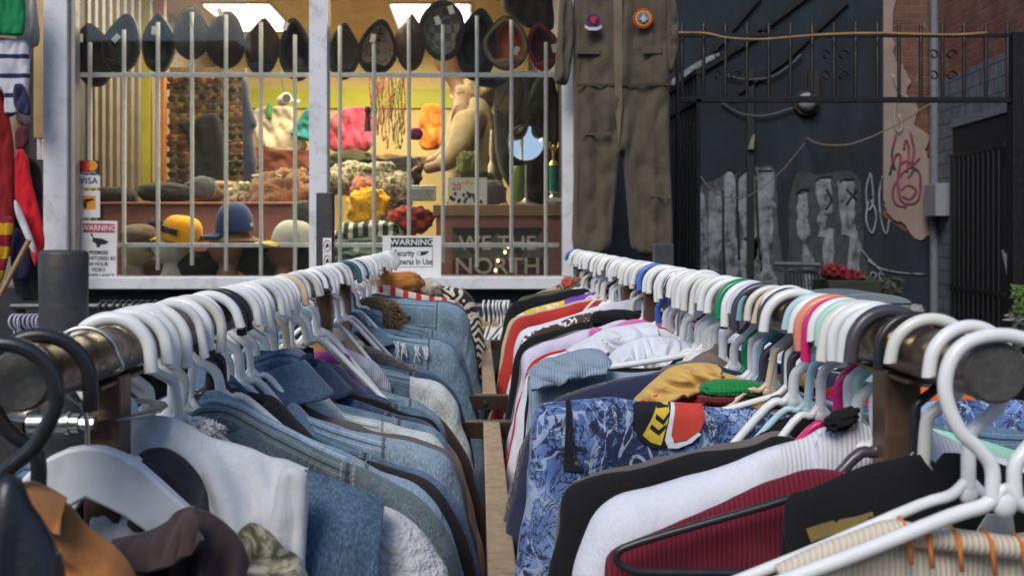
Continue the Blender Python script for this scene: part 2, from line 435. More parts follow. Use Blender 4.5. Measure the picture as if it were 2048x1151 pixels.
def hanger_mesh(kind, s, drop=0.085, half=0.205, var=0):
    key = (kind, s, round(drop, 3), round(half, 3), var)
    if key in _hm: return _hm[key]
    m = MB()
    if kind in ('plastic', 'slim', 'loop'):
        r = VAR[var][2] if kind != 'slim' else 0.0048
        if kind == 'loop':
            top = [(-0.0075, 0, -0.079), (-0.0075, 0, -0.060), (-0.016, 0, -0.048), (-0.028, 0, -0.036), (-0.0365, 0, -0.014), (-0.034, 0, 0.006), (-0.022, 0, 0.0200), (0, 0, 0.0250),
                   (0.022, 0, 0.0200), (0.034, 0, 0.006), (0.0365, 0, -0.014), (0.028, 0, -0.036), (0.016, 0, -0.048), (0.0075, 0, -0.060), (0.0075, 0, -0.079)]
            m.tube(smoothpath(top, 5), 0.0047, 12); nz = -0.079
        else:
            hp = smoothpath(hook_path(s, VAR[var][0], VAR[var][1]), 3)
            m.tube(hp, [r * 0.98] * (len(hp) - 8) + [r * (0.98 + 0.05 * k / 8) for k in range(8)], 12, flat=(1.0, 1.0)); nz = -0.084
            m.blob(tuple(hp[0]), (r * .97, r * .97, r * 1.1), amp=0, n=10, m=6)
        for sg in (-1, 1):
            arm = [(0, 0, nz + 0.006), (sg * half * .06, 0, nz - 0.005), (sg * half * .17, 0, nz - 0.012), (sg * half * .5, 0, nz - 0.012 - (drop - .012) * .42), (sg * half * 0.93, 0, nz - drop + 0.004), (sg * half, 0, nz - drop - 0.006), (sg * half * 0.96, 0, nz - drop - 0.016), (sg * half * 0.8, 0, nz - drop - 0.019), (0, 0, nz - drop - 0.019)]
            m.tube(smoothpath(arm, 4), r * 0.82, 10)
        m.blob((0, 0, nz - 0.004), (r * 1.5, r * 1.05, r * 1.6), amp=0, n=12, m=8)
    me_o = m.build('hanger', HM['white'], smooth=50)
    me = me_o.data; bpy.data.objects.remove(me_o)
    _hm[key] = me
    return me
_hc = {}
HN = 0
def hanger(side, Y, colr, label, kind='plastic', s=None, yaw=None, roll=None, drop=0.085, half=0.205, group=None, dz=0.0, var=None):
    X, Z = rail(side)
    if var is None: var = random.choice([0, 0, 1, 2, 3, 4, 5, 6, 7])
    if s is None: s = 1 if side == 'L' else -1
    if drop > .15: drop = random.choice([.172, .188, .2]); half = .155 if half > .1 else half
    key = (kind, s, colr, round(drop, 3), round(half, 3), var)
    if key not in _hc:
        me = hanger_mesh(kind, s, drop, half, var).copy(); me.materials.clear(); me.materials.append(HM[colr]); _hc[key] = me
    o = bpy.data.objects.new('clothes_hanger', _hc[key]); COL.objects.link(o)
    o.location = (X, Y, Z + dz)
    o.rotation_euler = (random.uniform(-.06, .06), roll if roll is not None else random.uniform(-.07, .07), yaw if yaw is not None else random.uniform(-.16, .16))
    return tag(o, label, 'hanger', group)
def wire_wood(side, Y, label, body_m, yaw=0.0, half=0.205, thick=0.011, broad=0.045, drop=0.075, s=None, lift=0.0, group=None):
    """steel wire hook in a shaped wooden body"""
    X, Z = rail(side); s = s or (1 if side == 'L' else -1)
    t = thing('wooden_hanger', label, 'hanger', (X, Y, Z), group, (0, random.uniform(-.04, .04), yaw))
    r = 0.025; cz = 0.0022 + RR + 0.002 - r
    pts = [(s * r * 0.78, 0, cz - r * 0.45), (s * r * 1.12, 0, cz - r * 0.25), (s * r * 0.98, 0, cz + r * .2)] + [(s * r * math.cos(math.radians(a)), 0, cz + r * math.sin(math.radians(a))) for a in range(30, 211, 20)] + [(-s * r * 0.55, 0, cz - r), (0, 0, cz - r * 1.6), (0, 0, -0.105 + lift)]
    m = MB(); m.tube(smoothpath(pts, 4), 0.0019, 8); m.build('hook', chrome, t, smooth=60)
    b = MB(); nz = -0.085 + lift; up = []; lo = []
    for i in range(-14, 15):
        x = half * i / 14; a = abs(i) / 14
        ax_ = abs(x); zt = nz - (drop / .07) * (9.5 * ax_ * ax_ if ax_ < .05 else .02375 + .95 * (ax_ - .05)); w = broad * (1 - 0.30 * a)
        up.append((x, zt)); lo.append((x, zt - w * (1 - .25 * (1 - a) ** 6) if a > .02 else zt - broad * .72))
    b.prism(up + lo[::-1], -thick / 2, thick / 2)
    b.build('body', body_m, t, smooth=45, bevel=0.0025)
    return t

# ------------------------------------------------------------------ garments
def garment(name, label, cat, side, Y, pts, mats, T=0.02, R=0.028, fold=0.014, seed=1, us=0.165, depth=0.62, other=None, split=True,
            dens=1.35, yaw=0.0, group=None, sl_in=None, wr=1.0, ruck=0.0025, world=False):
    """Cloth hanging over a hanger: the silhouette runs from one hem over both shoulders to the other hem; every silhouette point sends a ray
    into the body and the cloth swells along it in front and behind, with folds.  pts: shoulder line in the photograph's pixels at depth Y."""
    X, Z = rail(side)
    sg = 1 if side == 'L' else -1
    def conv(pl, flip=1):
        out = []
        for px, py in pl:
            p = P(px, py, Y); out.append((abs(p.x - X) if not world else sg * (p.x - X), p.z - Z))
        return out
    def side_line(pl):
        q = conv(pl) if not (isinstance(pl[0][0], float) and abs(pl[0][0]) < 1.5) else list(pl)
        if q[0][0] > 0.065: q = [(0.045, q[0][1] + 0.015)] + q
        e = q[-1]
        if e[1] > -depth: q = q + [(e[0] + 0.012 + (e[1] + depth) * 0.02, (e[1] * 2 - depth) / 3), (e[0] + 0.005, -depth)]
        return q
    vis = side_line(pts); oth = side_line(other) if other else [(u * (0.98 + 0.04 * random.random()), v) for u, v in vis]
    left, right = (oth, vis) if sg > 0 else (vis, oth)
    neck = [(0.0, min(vis[0][1], oth[0][1]) - 0.012)]
    full = [(-u, v) for u, v in left[::-1]] + neck + [(u, v) for u, v in right]
    path = [Vector((u, v, 0)) for u, v in full]
    dense = smoothpath(path, 14)
    L = [0.0]
    for a, b in zip(dense, dense[1:]): L.append(L[-1] + (b - a).length)
    ds = 0.0105 / dens; N = int(L[-1] / ds); st = []; k = 0
    for i in range(N + 1):
        t = L[-1] * i / N
        while k < len(L) - 2 and L[k + 1] < t: k += 1
        f = (t - L[k]) / max(1e-9, L[k + 1] - L[k]); st.append(dense[k].lerp(dense[k + 1], min(1, max(0, f))))
    kt = [i for i in range(N + 1) if abs(st[i].x) < us]
    kmin, kmax = kt[0], kt[-1]
    # top stations only: hems may also come back under us
    for i in range(N // 2, -1, -1):
        if abs(st[i].x) >= us: kmin = i + 1; break
    for i in range(N // 2, N + 1):
        if abs(st[i].x) >= us: kmax = i - 1; break
    J = int(17 * min(1.2, dens)) + 2; so = Vector((seed * 1.37, seed * 0.71, seed * 2.1))
    T = T * 0.72; T0, T1 = T, T * 1.5
    def fy(u, v, d, top, k=1):
        w = min(1.0, d / 0.05)
        n = fold * (1.2 * mnoise.noise(Vector((u * 9, v * 3.2, 0)) + so * k) + 0.6 * wr * mnoise.noise(Vector((u * 26 + v * 9, v * 13, 3)) + so * k))
        n += .0062 * wr * (.5 - 2 * abs(mnoise.noise(Vector((u * 34 + 1.5 * mnoise.noise(Vector((u * 12, v * 12, 4)) + so), v * 15, 6)) + so * k)))
        if ruck: n += ruck * (0.5 - abs(mnoise.noise(Vector((u * 11 - v * 7, v * 26 + u * 8, 1)) + so * k)) * 2)
        return n * (0.25 + 0.75 * w)
    grid = []                                       # grid[i][j] = (front, back)
    for i, p in enumerate(st):
        insh = kmin <= i <= kmax
        if insh: q = Vector((p.x * 0.93, -depth, 0))
        else: q = Vector((math.copysign(us * 0.95, p.x), -depth, 0))
        ray = q - p; Ln = max(0.02, ray.length); row = []
        a = st[max(0, i - 1)]; b = st[min(N, i + 1)]; tg = (b - a).normalized(); nn = Vector((-tg.y, tg.x, 0))
        sn = max(0.35, abs(ray.normalized().dot(nn)))
        sleeve = 0.0 if insh else min(1, min(abs(i - kmin), abs(i - kmax)) * ds / 0.08)
        Tk = T0 + (T1 - T0) * sleeve
        cent = min(1.0, abs(p.x) / 0.07); Tk *= 0.62 + 0.38 * cent
        ridge = 0.0045 * mnoise.noise(Vector((p.x * 22, p.y * 22, 7)) + so) * (1 if wr else .4) + 0.004 * mnoise.noise(Vector((p.x * 8, p.y * 8, 2)) + so)
        pp = p + nn * ridge
        seamdip = 0.0
        if split:
            dk = min(abs(i - kmin + .5), abs(i - kmax - .5)) * ds
            seamdip = 0.0032 * math.exp(-(dk / 0.009) ** 2)
        for j in range(J):
            t = (j / (J - 1)) ** 2.0; d = t * Ln * sn
            pos = pp + ray * t
            e = min(1.0, d / R); th = Tk * math.sqrt(max(0, 1 - (1 - e) ** 2)) + 0.10 * Tk * min(1, d / .2)
            th = th - seamdip * min(1, e * 1.5 + .3)
            yf = -(th + fy(pos.x, pos.y, d, insh)) if j else 0.0
            yb = (th + fy(pos.x, pos.y, d, insh, 2)) if j else 0.0
            off = -nn * seamdip if j == 0 else Vector((0, 0, 0))
            row.append(((pos.x + off.x, yf, pos.y + off.y), (pos.x, yb, pos.y)))
        grid.append(row)
    root = thing(name, label, cat, (X, Y, Z), group, (0, 0, yaw))
    def piece(i0, i1, nm, mat):
        m = MB(); vs = []; ix = {}
        for i in range(i0, i1 + 1):
            for j in range(J):
                ix[(i, j, 0)] = len(vs); vs.append(grid[i][j][0])
                if j == 0: ix[(i, 0, 1)] = ix[(i, 0, 0)]
                else: ix[(i, j, 1)] = len(vs); vs.append(grid[i][j][1])
        fs = []
        for i in range(i0, i1):
            for j in range(J - 1):
                fs.append((ix[(i, j, 0)], ix[(i, j + 1, 0)], ix[(i + 1, j + 1, 0)], ix[(i + 1, j, 0)]))
                fs.append((ix[(i, j, 1)], ix[(i + 1, j, 1)], ix[(i + 1, j + 1, 1)], ix[(i, j + 1, 1)]))
        m.add(vs, fs); o = m.build(nm, mat, root, smooth=180)
        at = o.data.attributes.new('ridge', 'FLOAT', 'POINT'); a2 = o.data.attributes.new('seamd', 'FLOAT', 'POINT')
        def topz(x):
            return max((q_.y for q_ in st if abs(q_.x - x) < .008), default=0)
        cache = {}
        for vi, v in enumerate(o.data.vertices):
            kx = round(v.co.x * 250)
            if kx not in cache: cache[kx] = topz(v.co.x)
            d = max(0, cache[kx] - v.co.z); at.data[vi].value = math.exp(-d / .014); a2.data[vi].value = 1 + d if nm == 'body' else 0
        return o
    body, sleeve = mats if isinstance(mats, (tuple, list)) else (mats, mats)
    if split:
        piece(kmin, kmax, 'body', body); piece(0, kmin, 'sleeve', sleeve); piece(kmax, N, 'sleeve', sleeve)
    else: piece(0, N, 'body', body)
    root['_fy'] = 0; del root['_fy']
    root_info[root.name] = dict(fy=fy, T=T, sg=sg, st=st, vis=vis)
    return root
root_info = {}

def collar(root, m, v=-0.098, a=0.055, b=0.032, stand=0.03, fall=0.055, spread=0.05, tilt=0.0, name='collar', gap=28, seed=0, thick=0.005, lobes=0.25, back=1):
    """folded collar: stands up from the neckline, rolls over and falls outward; open at the front"""
    mb = MB(); A = 44; prof = []
    K = 9
    vs = []; fs = []
    for i in range(A + 1):
        th = math.radians(-90 * back + gap + (360 - 2 * gap) * i / A)
        # front edge drops towards the opening
        op = abs(i / A - 0.5) * 2
        st_ = stand * (1 - 0.65 * op ** 2.2); fl = fall * (1 + lobes * op ** 4)
        w = 0.0025 * mnoise.noise(Vector((i * 0.21, seed * 3.3, 1)))
        for k in range(K):
            t = k / (K - 1)
            if t < 0.4: rr = t / 0.4; off = 0.004 * rr; z = st_ * rr
            else:
                rr = (t - 0.4) / 0.6; off = 0.004 + spread * (rr ** 1.1) * (1 + .25 * op); z = st_ + 0.006 * math.sin(min(1, rr * 2.2) * math.pi) - (st_ * 0.7 + fl * 0.45) * rr ** 1.3
            vs.append(((a + off) * math.cos(th), (b + off * 0.62) * math.sin(th) + w, v + z + w + tilt * math.cos(th)))
    for i in range(A):
        for k in range(K - 1):
            fs.append((i * K + k, i * K + k + 1, (i + 1) * K + k + 1, (i + 1) * K + k))
    mb.add(vs, fs)
    o = mb.build(name, m, root, smooth=180)
    so = o.modifiers.new('thickness', 'SOLIDIFY'); so.thickness = thick; so.offset = 0
    sb = o.modifiers.new('round', 'SUBSURF'); sb.levels = 1; sb.render_levels = 1
    return o

def fuzz(mb, c, r, n, ln, seed, w=0.0016, amp=0.2):
    """short tufts standing on a blob: curly pile or fur"""
    rnd = random.Random(seed)
    for _ in range(n):
        z = rnd.uniform(-0.7, 1); ph = rnd.uniform(0, 6.283); q = math.sqrt(1 - z * z)
        d = Vector((q * math.cos(ph), q * math.sin(ph), z))
        k = 1 + amp * mnoise.noise(d * 2.2 + Vector((seed * 3.1, seed * 1.7, seed)))
        p = Vector((c[0] + d.x * r[0] * k * .97, c[1] + d.y * r[1] * k * .97, c[2] + d.z * r[2] * k * .97))
        nd = Vector((d.x / r[0], d.y / r[1], d.z / r[2])).normalized()
        dr = (nd + Vector((rnd.uniform(-.8, .8), rnd.uniform(-.8, .8), rnd.uniform(-.9, .3)))).normalized()
        sd = dr.cross(Vector((rnd.random(), rnd.random(), rnd.random()))).normalized() * w
        l = ln * rnd.uniform(.6, 1.2)
        mb.add([p - sd, p + sd, p + dr * l * .6 + sd * .7 + Vector((0, 0, -l * .05)), p + dr * l + Vector((0, 0, -l * .25))], [(0, 1, 2), (0, 2, 3)])

def lump(root, name, px, py, Y, w, h, m, seed=1, depth=0.6, amp=0.28, ridged=0.25, freq=2.0, fur=None, n=46, mm=28, ang=0.0, box=0.8):
    """bunched cloth, given by its centre and half size in photograph pixels at depth Y; ang tilts it in the picture plane"""
    c = P(px, py, Y) - root.location; r = (w * Y / F, max(w, h) * Y / F * depth, h * Y / F)
    b = MB(); vs = []; fs = []; ca, sa = math.cos(math.radians(ang)), math.sin(math.radians(ang)); so = Vector((seed * 3.1, seed * 1.7, seed))
    for i in range(mm + 1):
        th = math.pi * i / mm
        for j in range(n):
            ph = 2 * math.pi * j / n
            d = Vector((math.sin(th) * math.cos(ph), math.sin(th) * math.sin(ph), math.cos(th)))
            e = Vector([math.copysign(abs(x) ** box, x) for x in d])
            k = 1 + amp * mnoise.noise(d * freq + so) + amp * .5 * mnoise.noise(d * freq * 2.7 + so)
            if ridged:
                al = d.x * 5.5 + d.z * 2.2 + 2.0 * mnoise.noise(d * 1.7 + so); k += ridged * .38 * (abs(math.sin(al * 1.25)) ** .6 - .6) + ridged * .35 * (.5 - abs(mnoise.noise(d * freq * 2.1 + so)) * 2)
            x, y, z = e.x * r[0] * k, e.y * r[1] * k, e.z * r[2] * k
            vs.append((c.x + x * ca - z * sa, c.y + y, c.z + x * sa + z * ca))
    for i in range(mm):
        for j in range(n): fs.append((i * n + j, (i + 1) * n + j, (i + 1) * n + (j + 1) % n, i * n + (j + 1) % n))
    b.add(vs, fs)
    if fur: fuzz(b, c, r, fur[0], fur[1], seed, fur[2], amp)
    return b.build(name, m, root, smooth=180)

def sheet(name, label, cat, pl, Y, m, fold=.02, seed=1, thick=.03, group=None, part='cloth', sub=(26, 30), freq=9, vstretch=.25, parent=None, ruck=0.0, ang=0.0):
    """hanging cloth with an outline from the photograph: a soft pillow with vertical folds"""
    c = P(sum(p[0] for p in pl) / len(pl), sum(p[1] for p in pl) / len(pl), Y)
    t = parent or thing(name, label, cat, c, group)
    c = t.location
    pts = [P(x, y, Y) - c for x, y in pl]; yoff = Y - c.y
    for p_ in pts: p_.y = 0
    for _ in range(2): pts = [z_ for i_ in range(len(pts)) for z_ in (pts[i_].lerp(pts[(i_ + 1) % len(pts)], .2), pts[i_].lerp(pts[(i_ + 1) % len(pts)], .8))]
    bm = bmesh.new(); vv = [bm.verts.new((p.x, 0, p.z)) for p in pts]; bm.faces.new(vv)
    xs = [p.x for p in pts]; zs = [p.z for p in pts]
    nx, nz = sub
    for i in range(1, nx):
        x = min(xs) + (max(xs) - min(xs)) * i / nx
        bmesh.ops.bisect_plane(bm, geom=bm.verts[:] + bm.edges[:] + bm.faces[:], plane_co=(x, 0, 0), plane_no=(1, 0, 0))
    for i in range(1, nz):
        z = min(zs) + (max(zs) - min(zs)) * i / nz
        bmesh.ops.bisect_plane(bm, geom=bm.verts[:] + bm.edges[:] + bm.faces[:], plane_co=(0, 0, z), plane_no=(0, 0, 1))
    segs = [(pts[i], pts[(i + 1) % len(pts)]) for i in range(len(pts))]
    def dist(p):
        best = 9
        for a, b_ in segs:
            ab = b_ - a; t_ = max(0, min(1, (p - a).dot(ab) / max(1e-9, ab.length_squared))); best = min(best, (p - a - ab * t_).length)
        return best
    so = Vector((seed * 2.3, seed, 0)); R = min(thick * 1.3, .022)
    geo = bmesh.ops.duplicate(bm, geom=bm.verts[:] + bm.edges[:] + bm.faces[:])
    back = set(g_ for g_ in geo['geom'] if isinstance(g_, bmesh.types.BMVert))
    for v in bm.verts:
        p = Vector((v.co.x, 0, v.co.z)); d = dist(p); e = min(1, d / R); th = thick * math.sqrt(max(0, 1 - (1 - e) ** 2))
        ca_, sa_ = math.cos(ang), math.sin(ang); px_, pz_ = p.x * ca_ + p.z * sa_, -p.x * sa_ + p.z * ca_; q = Vector((px_ * freq, 0, pz_ * freq * vstretch)); n = fold * (mnoise.noise(q + so) + .5 * mnoise.noise(q * 2.3 + so) + .25 * mnoise.noise(Vector((p.x * freq * 2, 0, p.z * freq * 2)) + so))
        if ruck: n += ruck * (0.5 - 2 * abs(mnoise.noise(Vector((px_ * freq * .9, 3, pz_ * freq * .35)) + so)))
        v.co.y = (th if v in back else -th) + (n * e if v not in back else n * .3 * e)
    bmesh.ops.remove_doubles(bm, verts=bm.verts, dist=1e-5); bmesh.ops.recalc_face_normals(bm, faces=bm.faces)
    for v in bm.verts: v.co.y += yoff
    me = bpy.data.meshes.new(part); bm.to_mesh(me); bm.free(); me.materials.append(m); me.shade_smooth()
    o = bpy.data.objects.new(part, me); COL.objects.link(o); o.parent = t
    return t
# ================================================================== the clothes, each from its own shoulder line in the photograph
den_light = fabric('denim_light', (0.15, 0.24, 0.33), 'denim', 0.2, seam=(0.18,), c2=(0.38, 0.49, 0.59))
den_mid = fabric('denim_mid', (0.048, 0.094, 0.16), 'denim', 0.25, seam=(0.165,), c2=(0.16, 0.25, 0.36))
den_dark = fabric('denim_dark', (0.014, 0.028, 0.07), 'denim', 0.3, seam=(0.165,), c2=(0.07, 0.115, 0.2))
den_green = fabric('denim_greenish', (0.066, 0.098, 0.113), 'denim', 0.22, seam=(0.165,), c2=(0.19, 0.235, 0.255))
den_white = fabric('denim_bleached', (0.50, 0.56, 0.57), 'denim', 0.12, seam=(0.165,), c2=(0.68, 0.72, 0.71))
den_pale = fabric('denim_pale', (0.115, 0.195, 0.26), 'denim', 0.16, seam=(0.185,), c2=(0.28, 0.39, 0.48))
den_soft = fabric('denim_soft', (0.08, 0.145, 0.205), 'denim', 0.16, seam=(0.185,), c2=(0.22, 0.32, 0.41))
sherpa_w = fabric('white_pile', (0.62, 0.63, 0.65), 'fleece', 0.10)
white_tw = fabric('white_herringbone', (0.55, 0.565, 0.60), 'cotton', 0.14, sheen=.5)
den_panel = fabric('denim_panel', (0.048, 0.094, 0.16), 'denim', 0.2, c2=(0.16, 0.25, 0.36))
blackc = fabric('black_cotton', (0.009, 0.009, 0.011), 'cotton', 0.2, sheen=.04)
blackd = fabric('black_denim', (0.013, 0.012, 0.014), 'denim', 0.2, seam=(0.165,), c2=(0.034, 0.032, 0.036), sheen=.05)
char_c = fabric('charcoal_fleece', (0.055, 0.053, 0.062), 'fleece', 0.2)
brown_c = fabric('dark_brown_corduroy', (0.045, 0.026, 0.017), 'rib', 0.2)
grey_kn = fabric('light_grey_jersey', (0.52, 0.54, 0.60), 'rib', 0.1)
beige_k = fabric('beige_cable_knit', (0.52, 0.41, 0.27), 'knit', 0.15)
navy_c = fabric('navy_fleece', (0.022, 0.027, 0.065), 'cotton', 0.15)
white_c = fabric('white_jersey', (0.66, 0.68, 0.76), 'cotton', 0.06)
white_rib = fabric('white_rib', (0.66, 0.67, 0.74), 'rib', 0.06)
lav_c = fabric('pale_lilac_cotton', (0.58, 0.56, 0.70), 'cotton', 0.06)
pink_c = fabric('pink_fleece', (0.70, 0.17, 0.46), 'fleece', 0.1)
red_c = fabric('brick_red_knit', (0.43, 0.035, 0.026), 'cotton', 0.2)
red_r = fabric('red_rib', (0.50, 0.016, 0.016), 'rib', 0.15)
maroon = fabric('maroon_knit', (0.17, 0.012, 0.03), 'rib', 0.18)
yellow = fabric('yellow_rib', (0.60, 0.38, 0.11), 'cotton', 0.12)
orange_r = fabric('orange_rib', (0.75, 0.30, 0.03), 'rib', 0.12)
tanc = fabric('tan_canvas', (0.33, 0.135, 0.042), 'cotton', 0.18)
rustc = fabric('rust_jersey', (0.36, 0.12, 0.04), 'cotton', 0.15)
brn_sh = fabric('dark_brown_jersey', (0.050, 0.030, 0.030), 'cotton', 0.2)
camo = fabric('leaf_camouflage', (0.3, 0.27, 0.2), 'camo')
leath = fabric('black_leather', (0.014, 0.016, 0.022), 'leather')
cream_k = fabric('cream_knit', (0.66, 0.58, 0.46), 'rib', 0.08)
blue_kn = fabric('pale_blue_knit', (0.28, 0.36, 0.46), 'rib', 0.2)
green_kn = fabric('green_knit', (0.012, 0.22, 0.05), 'knit', 0.2)
bord_kn = fabric('bordeaux_knit', (0.15, 0.02, 0.02), 'knit', 0.2)
flame = fabric('flame_print', (0.2, 0.3, 0.6), 'flame')
fair = fabric('black_white_fair_isle', (0.02, 0.02, 0.02), 'fairisle', c2=(0.62, 0.56, 0.46))
orange_k = fabric('orange_knit', (0.48, 0.19, 0.045), 'knit', 0.2)
furb = fabric('brown_fur', (0.24, 0.145, 0.07), 'fleece', 0.5, sheen=.3)
purple = fabric('purple_shiny', (0.13, 0.03, 0.36), 'shiny')
gold = fabric('gold_print', (0.72, 0.47, 0.05), 'print', c2=(0.7, 0.7, 0.66))
magenta = fabric('magenta_cord', (0.42, 0.07, 0.28), 'cotton', 0.2)
brown_pr = fabric('brown_white_print', (0.07, 0.045, 0.035), 'print', c2=(0.72, 0.72, 0.72))
grey_m = fabric('grey_marl', (0.13, 0.115, 0.11), 'cotton', 0.2)
taupe = fabric('taupe_marl', (0.17, 0.13, 0.11), 'cotton', 0.25)
oliv = fabric('olive_cotton', (0.08, 0.085, 0.055), 'cotton', 0.2)

J = 'denim jacket'
# ---------------- left rack, near to far
L1 = garment('patchwork_jacket', 'patchwork jacket with white fleece sleeve, blue denim panel and turned back white lining, in front', 'jacket', 'L', 0.915,
    [(330, 868), (450, 892), (610, 950), (765, 1000), (832, 1046), (880, 1110), (905, 1160)], (den_mid, sherpa_w), T=0.026, fold=0.006, seed=3, us=0.178)
L2 = garment('denim_jacket', 'grey green faded denim jacket right behind the white lined patchwork one', 'jacket', 'L', 1.05,
    [(430, 800), (520, 842), (620, 893), (720, 938), (830, 990), (885, 1056), (916, 1151)], (den_green, den_green), T=0.023, seed=5, us=0.170)
L3 = garment('black_jacket', 'black denim jacket between the greenish and the light blue denim ones', 'jacket', 'L', 1.17,
    [(440, 760), (530, 822), (640, 880), (760, 925), (850, 955), (906, 1015), (940, 1100)], (blackd, blackd), T=0.022, seed=8)
L4 = garment('denim_jacket', 'light blue washed denim jacket with stitched seams in front of the bleached white one', 'jacket', 'L', 1.30,
    [(540, 800), (640, 838), (740, 868), (845, 888), (898, 915), (925, 980), (945, 1080)], (den_light, den_light), T=0.024, seed=11, us=0.185)
L5 = garment('denim_jacket', 'bleached white denim jacket with a soft folded collar', 'jacket', 'L', 1.44,
    [(510, 745), (600, 795), (690, 825), (790, 848), (868, 872), (905, 925), (928, 1010)], (den_white, den_white), T=0.02, seed=13)
L6 = garment('denim_jacket', 'dark indigo acid washed denim jacket with tan top stitching behind the bleached one', 'jacket', 'L', 1.56,
    [(500, 705), (600, 760), (700, 800), (800, 830), (862, 850), (888, 895), (905, 980)], (den_dark, den_dark), T=0.02, seed=17)
L7 = garment('denim_jacket', 'dark blue denim jacket with a big open collar', 'jacket', 'L', 1.69,
    [(590, 712), (700, 770), (790, 800), (850, 822), (884, 855), (900, 930)], (den_dark, den_mid), T=0.02, seed=19)
L8 = garment('brown_jacket', 'dark brown corduroy jacket showing as a thin curved line behind the dark blue denim', 'jacket', 'L', 1.86,
    [(640, 740), (740, 775), (830, 805), (890, 845), (930, 905), (955, 980)], (brown_c, brown_c), T=0.022, seed=23)
L8b = garment('beige_shirt', 'beige shirt sleeve peeking out beside the dark brown jacket', 'shirt', 'L', 1.80,
    [(640, 770), (760, 810), (860, 850), (905, 895), (935, 960), (952, 1040)], (fabric('beige_cotton', (0.40, 0.30, 0.19)),) * 2, T=0.018, seed=24)
L9 = garment('denim_jacket', 'blue denim jacket with white fleece sleeves and light grey knit hood', 'jacket', 'L', 2.0,
    [(640, 706), (740, 730), (800, 745), (868, 760), (905, 790), (928, 850)], (den_soft, den_white), T=0.022, seed=29, us=0.175)
L10 = garment('grey_jacket', 'dark grey fleece jacket between the knit hood and the distressed blue denim', 'jacket', 'L', 2.13,
    [(690, 690), (760, 712), (820, 728), (870, 745), (905, 785), (925, 860)], (char_c, den_mid), T=0.022, seed=31)
L11 = garment('denim_jacket', 'pale blue denim jacket with frayed white distressing across the shoulder', 'jacket', 'L', 2.38,
    [(660, 648), (730, 655), (810, 672), (880, 682), (912, 705), (938, 770), (960, 860)], (den_pale, den_pale), T=0.026, seed=37, us=0.190)
L12 = garment('denim_jacket', 'mid blue denim jacket with thick brown fur collar', 'jacket', 'L', 2.56,
    [(700, 618), (780, 640), (850, 655), (900, 672), (928, 710), (948, 790)], (den_soft, den_soft), T=0.022, seed=41)
L13 = garment('denim_jacket', 'denim jacket with white curly sherpa collar beside the brown fur collar', 'jacket', 'L', 2.47,
    [(650, 632), (720, 660), (790, 680), (850, 695), (900, 720), (922, 800)], (den_soft, den_mid), T=0.02, seed=43)
L14 = garment('denim_jacket', 'smooth pale denim jacket farthest back, its broad shoulder nearly level', 'jacket', 'L', 2.82,
    [(730, 592), (780, 597), (850, 603), (905, 608), (932, 628), (948, 690), (958, 760)], (den_pale, den_pale), T=0.03, seed=47, us=0.185)
L14b = garment('red_white_sweater', 'sweater with red and white striped yoke below the orange knit', 'sweater', 'L', 3.06,
    [(770, 570), (820, 582), (870, 594), (920, 606), (935, 640)], (fabric('red_white_stripe', (0.60, 0.55, 0.48), 'knit', stripes=('X', 26.0, 0.42, (0.5, 0.03, 0.03))),) * 2, T=0.018, seed=49)
L15 = garment('patterned_cardigan', 'black and cream zigzag patterned cardigan at the far end of the denim row', 'cardigan', 'L', 3.26,
    [(800, 558), (850, 562), (895, 572), (930, 580), (952, 605), (965, 660)], (fair, fair), T=0.026, seed=53)
L15b = garment('orange_sweater', 'rust orange knit sweater with brown yoke at the far end of the left rail', 'sweater', 'L', 3.16,
    [(765, 545), (790, 552), (830, 575), (860, 592), (880, 615), (890, 650)], (orange_k, orange_k), T=0.022, seed=57)
L16 = garment('black_jacket', 'black fleece with a standing rounded collar rising between the hangers', 'jacket', 'L', 2.28,
    [(630, 660), (680, 690), (740, 712), (800, 735), (860, 760), (890, 830)], (blackc, blackc), T=0.02, seed=59)
L17 = garment('cable_knit_sweater', 'beige cable knit sweater under the hangers', 'sweater', 'L', 2.04,
    [(580, 690), (630, 715), (690, 740), (760, 770), (830, 800), (868, 860)], (beige_k, beige_k), T=0.024, seed=61)
L18 = garment('magenta_shirt', 'magenta corduroy collar tucked in a dark denim jacket', 'shirt', 'L', 1.84,
    [(610, 703), (660, 722), (710, 745), (780, 785), (840, 830), (870, 900)], (magenta, magenta), T=0.018, seed=63)
L19 = garment('denim_jacket', 'mid blue denim jacket under the front white hangers, mostly hidden by the black jacket', 'jacket', 'L', 1.36,
    [(400, 715), (470, 745), (560, 790), (660, 845), (780, 905), (860, 955), (890, 1030)], (den_mid, den_mid), T=0.02, seed=67)

# collars and details on the left
collar(L2, den_green, v=-0.128, stand=0.034, fall=0.075, spread=0.055, seed=2, gap=20)
collar(L3, blackd, v=-0.122, stand=0.032, fall=0.065, spread=0.048, seed=3, gap=20)
collar(L4, den_light, v=-0.150, stand=0.034, fall=0.07, spread=0.05, seed=4, gap=20)
collar(L5, den_white, v=-0.145, stand=0.032, fall=0.075, spread=0.055, seed=5, gap=20)
collar(L6, den_dark, v=-0.128, stand=0.030, fall=0.06, spread=0.045, seed=6, gap=16)
collar(L7, den_dark, v=-0.150, stand=0.030, fall=0.075, spread=0.055, seed=7, gap=12)
collar(L19, den_mid, v=-0.100, stand=0.034, fall=0.06, spread=0.045, seed=9, gap=20)
collar(L11, den_pale, v=-0.142, stand=0.018, fall=0.05, spread=0.05, seed=10, gap=20)
collar(L14, den_soft, v=-0.110, stand=0.024, fall=0.06, spread=0.055, seed=11, gap=20)
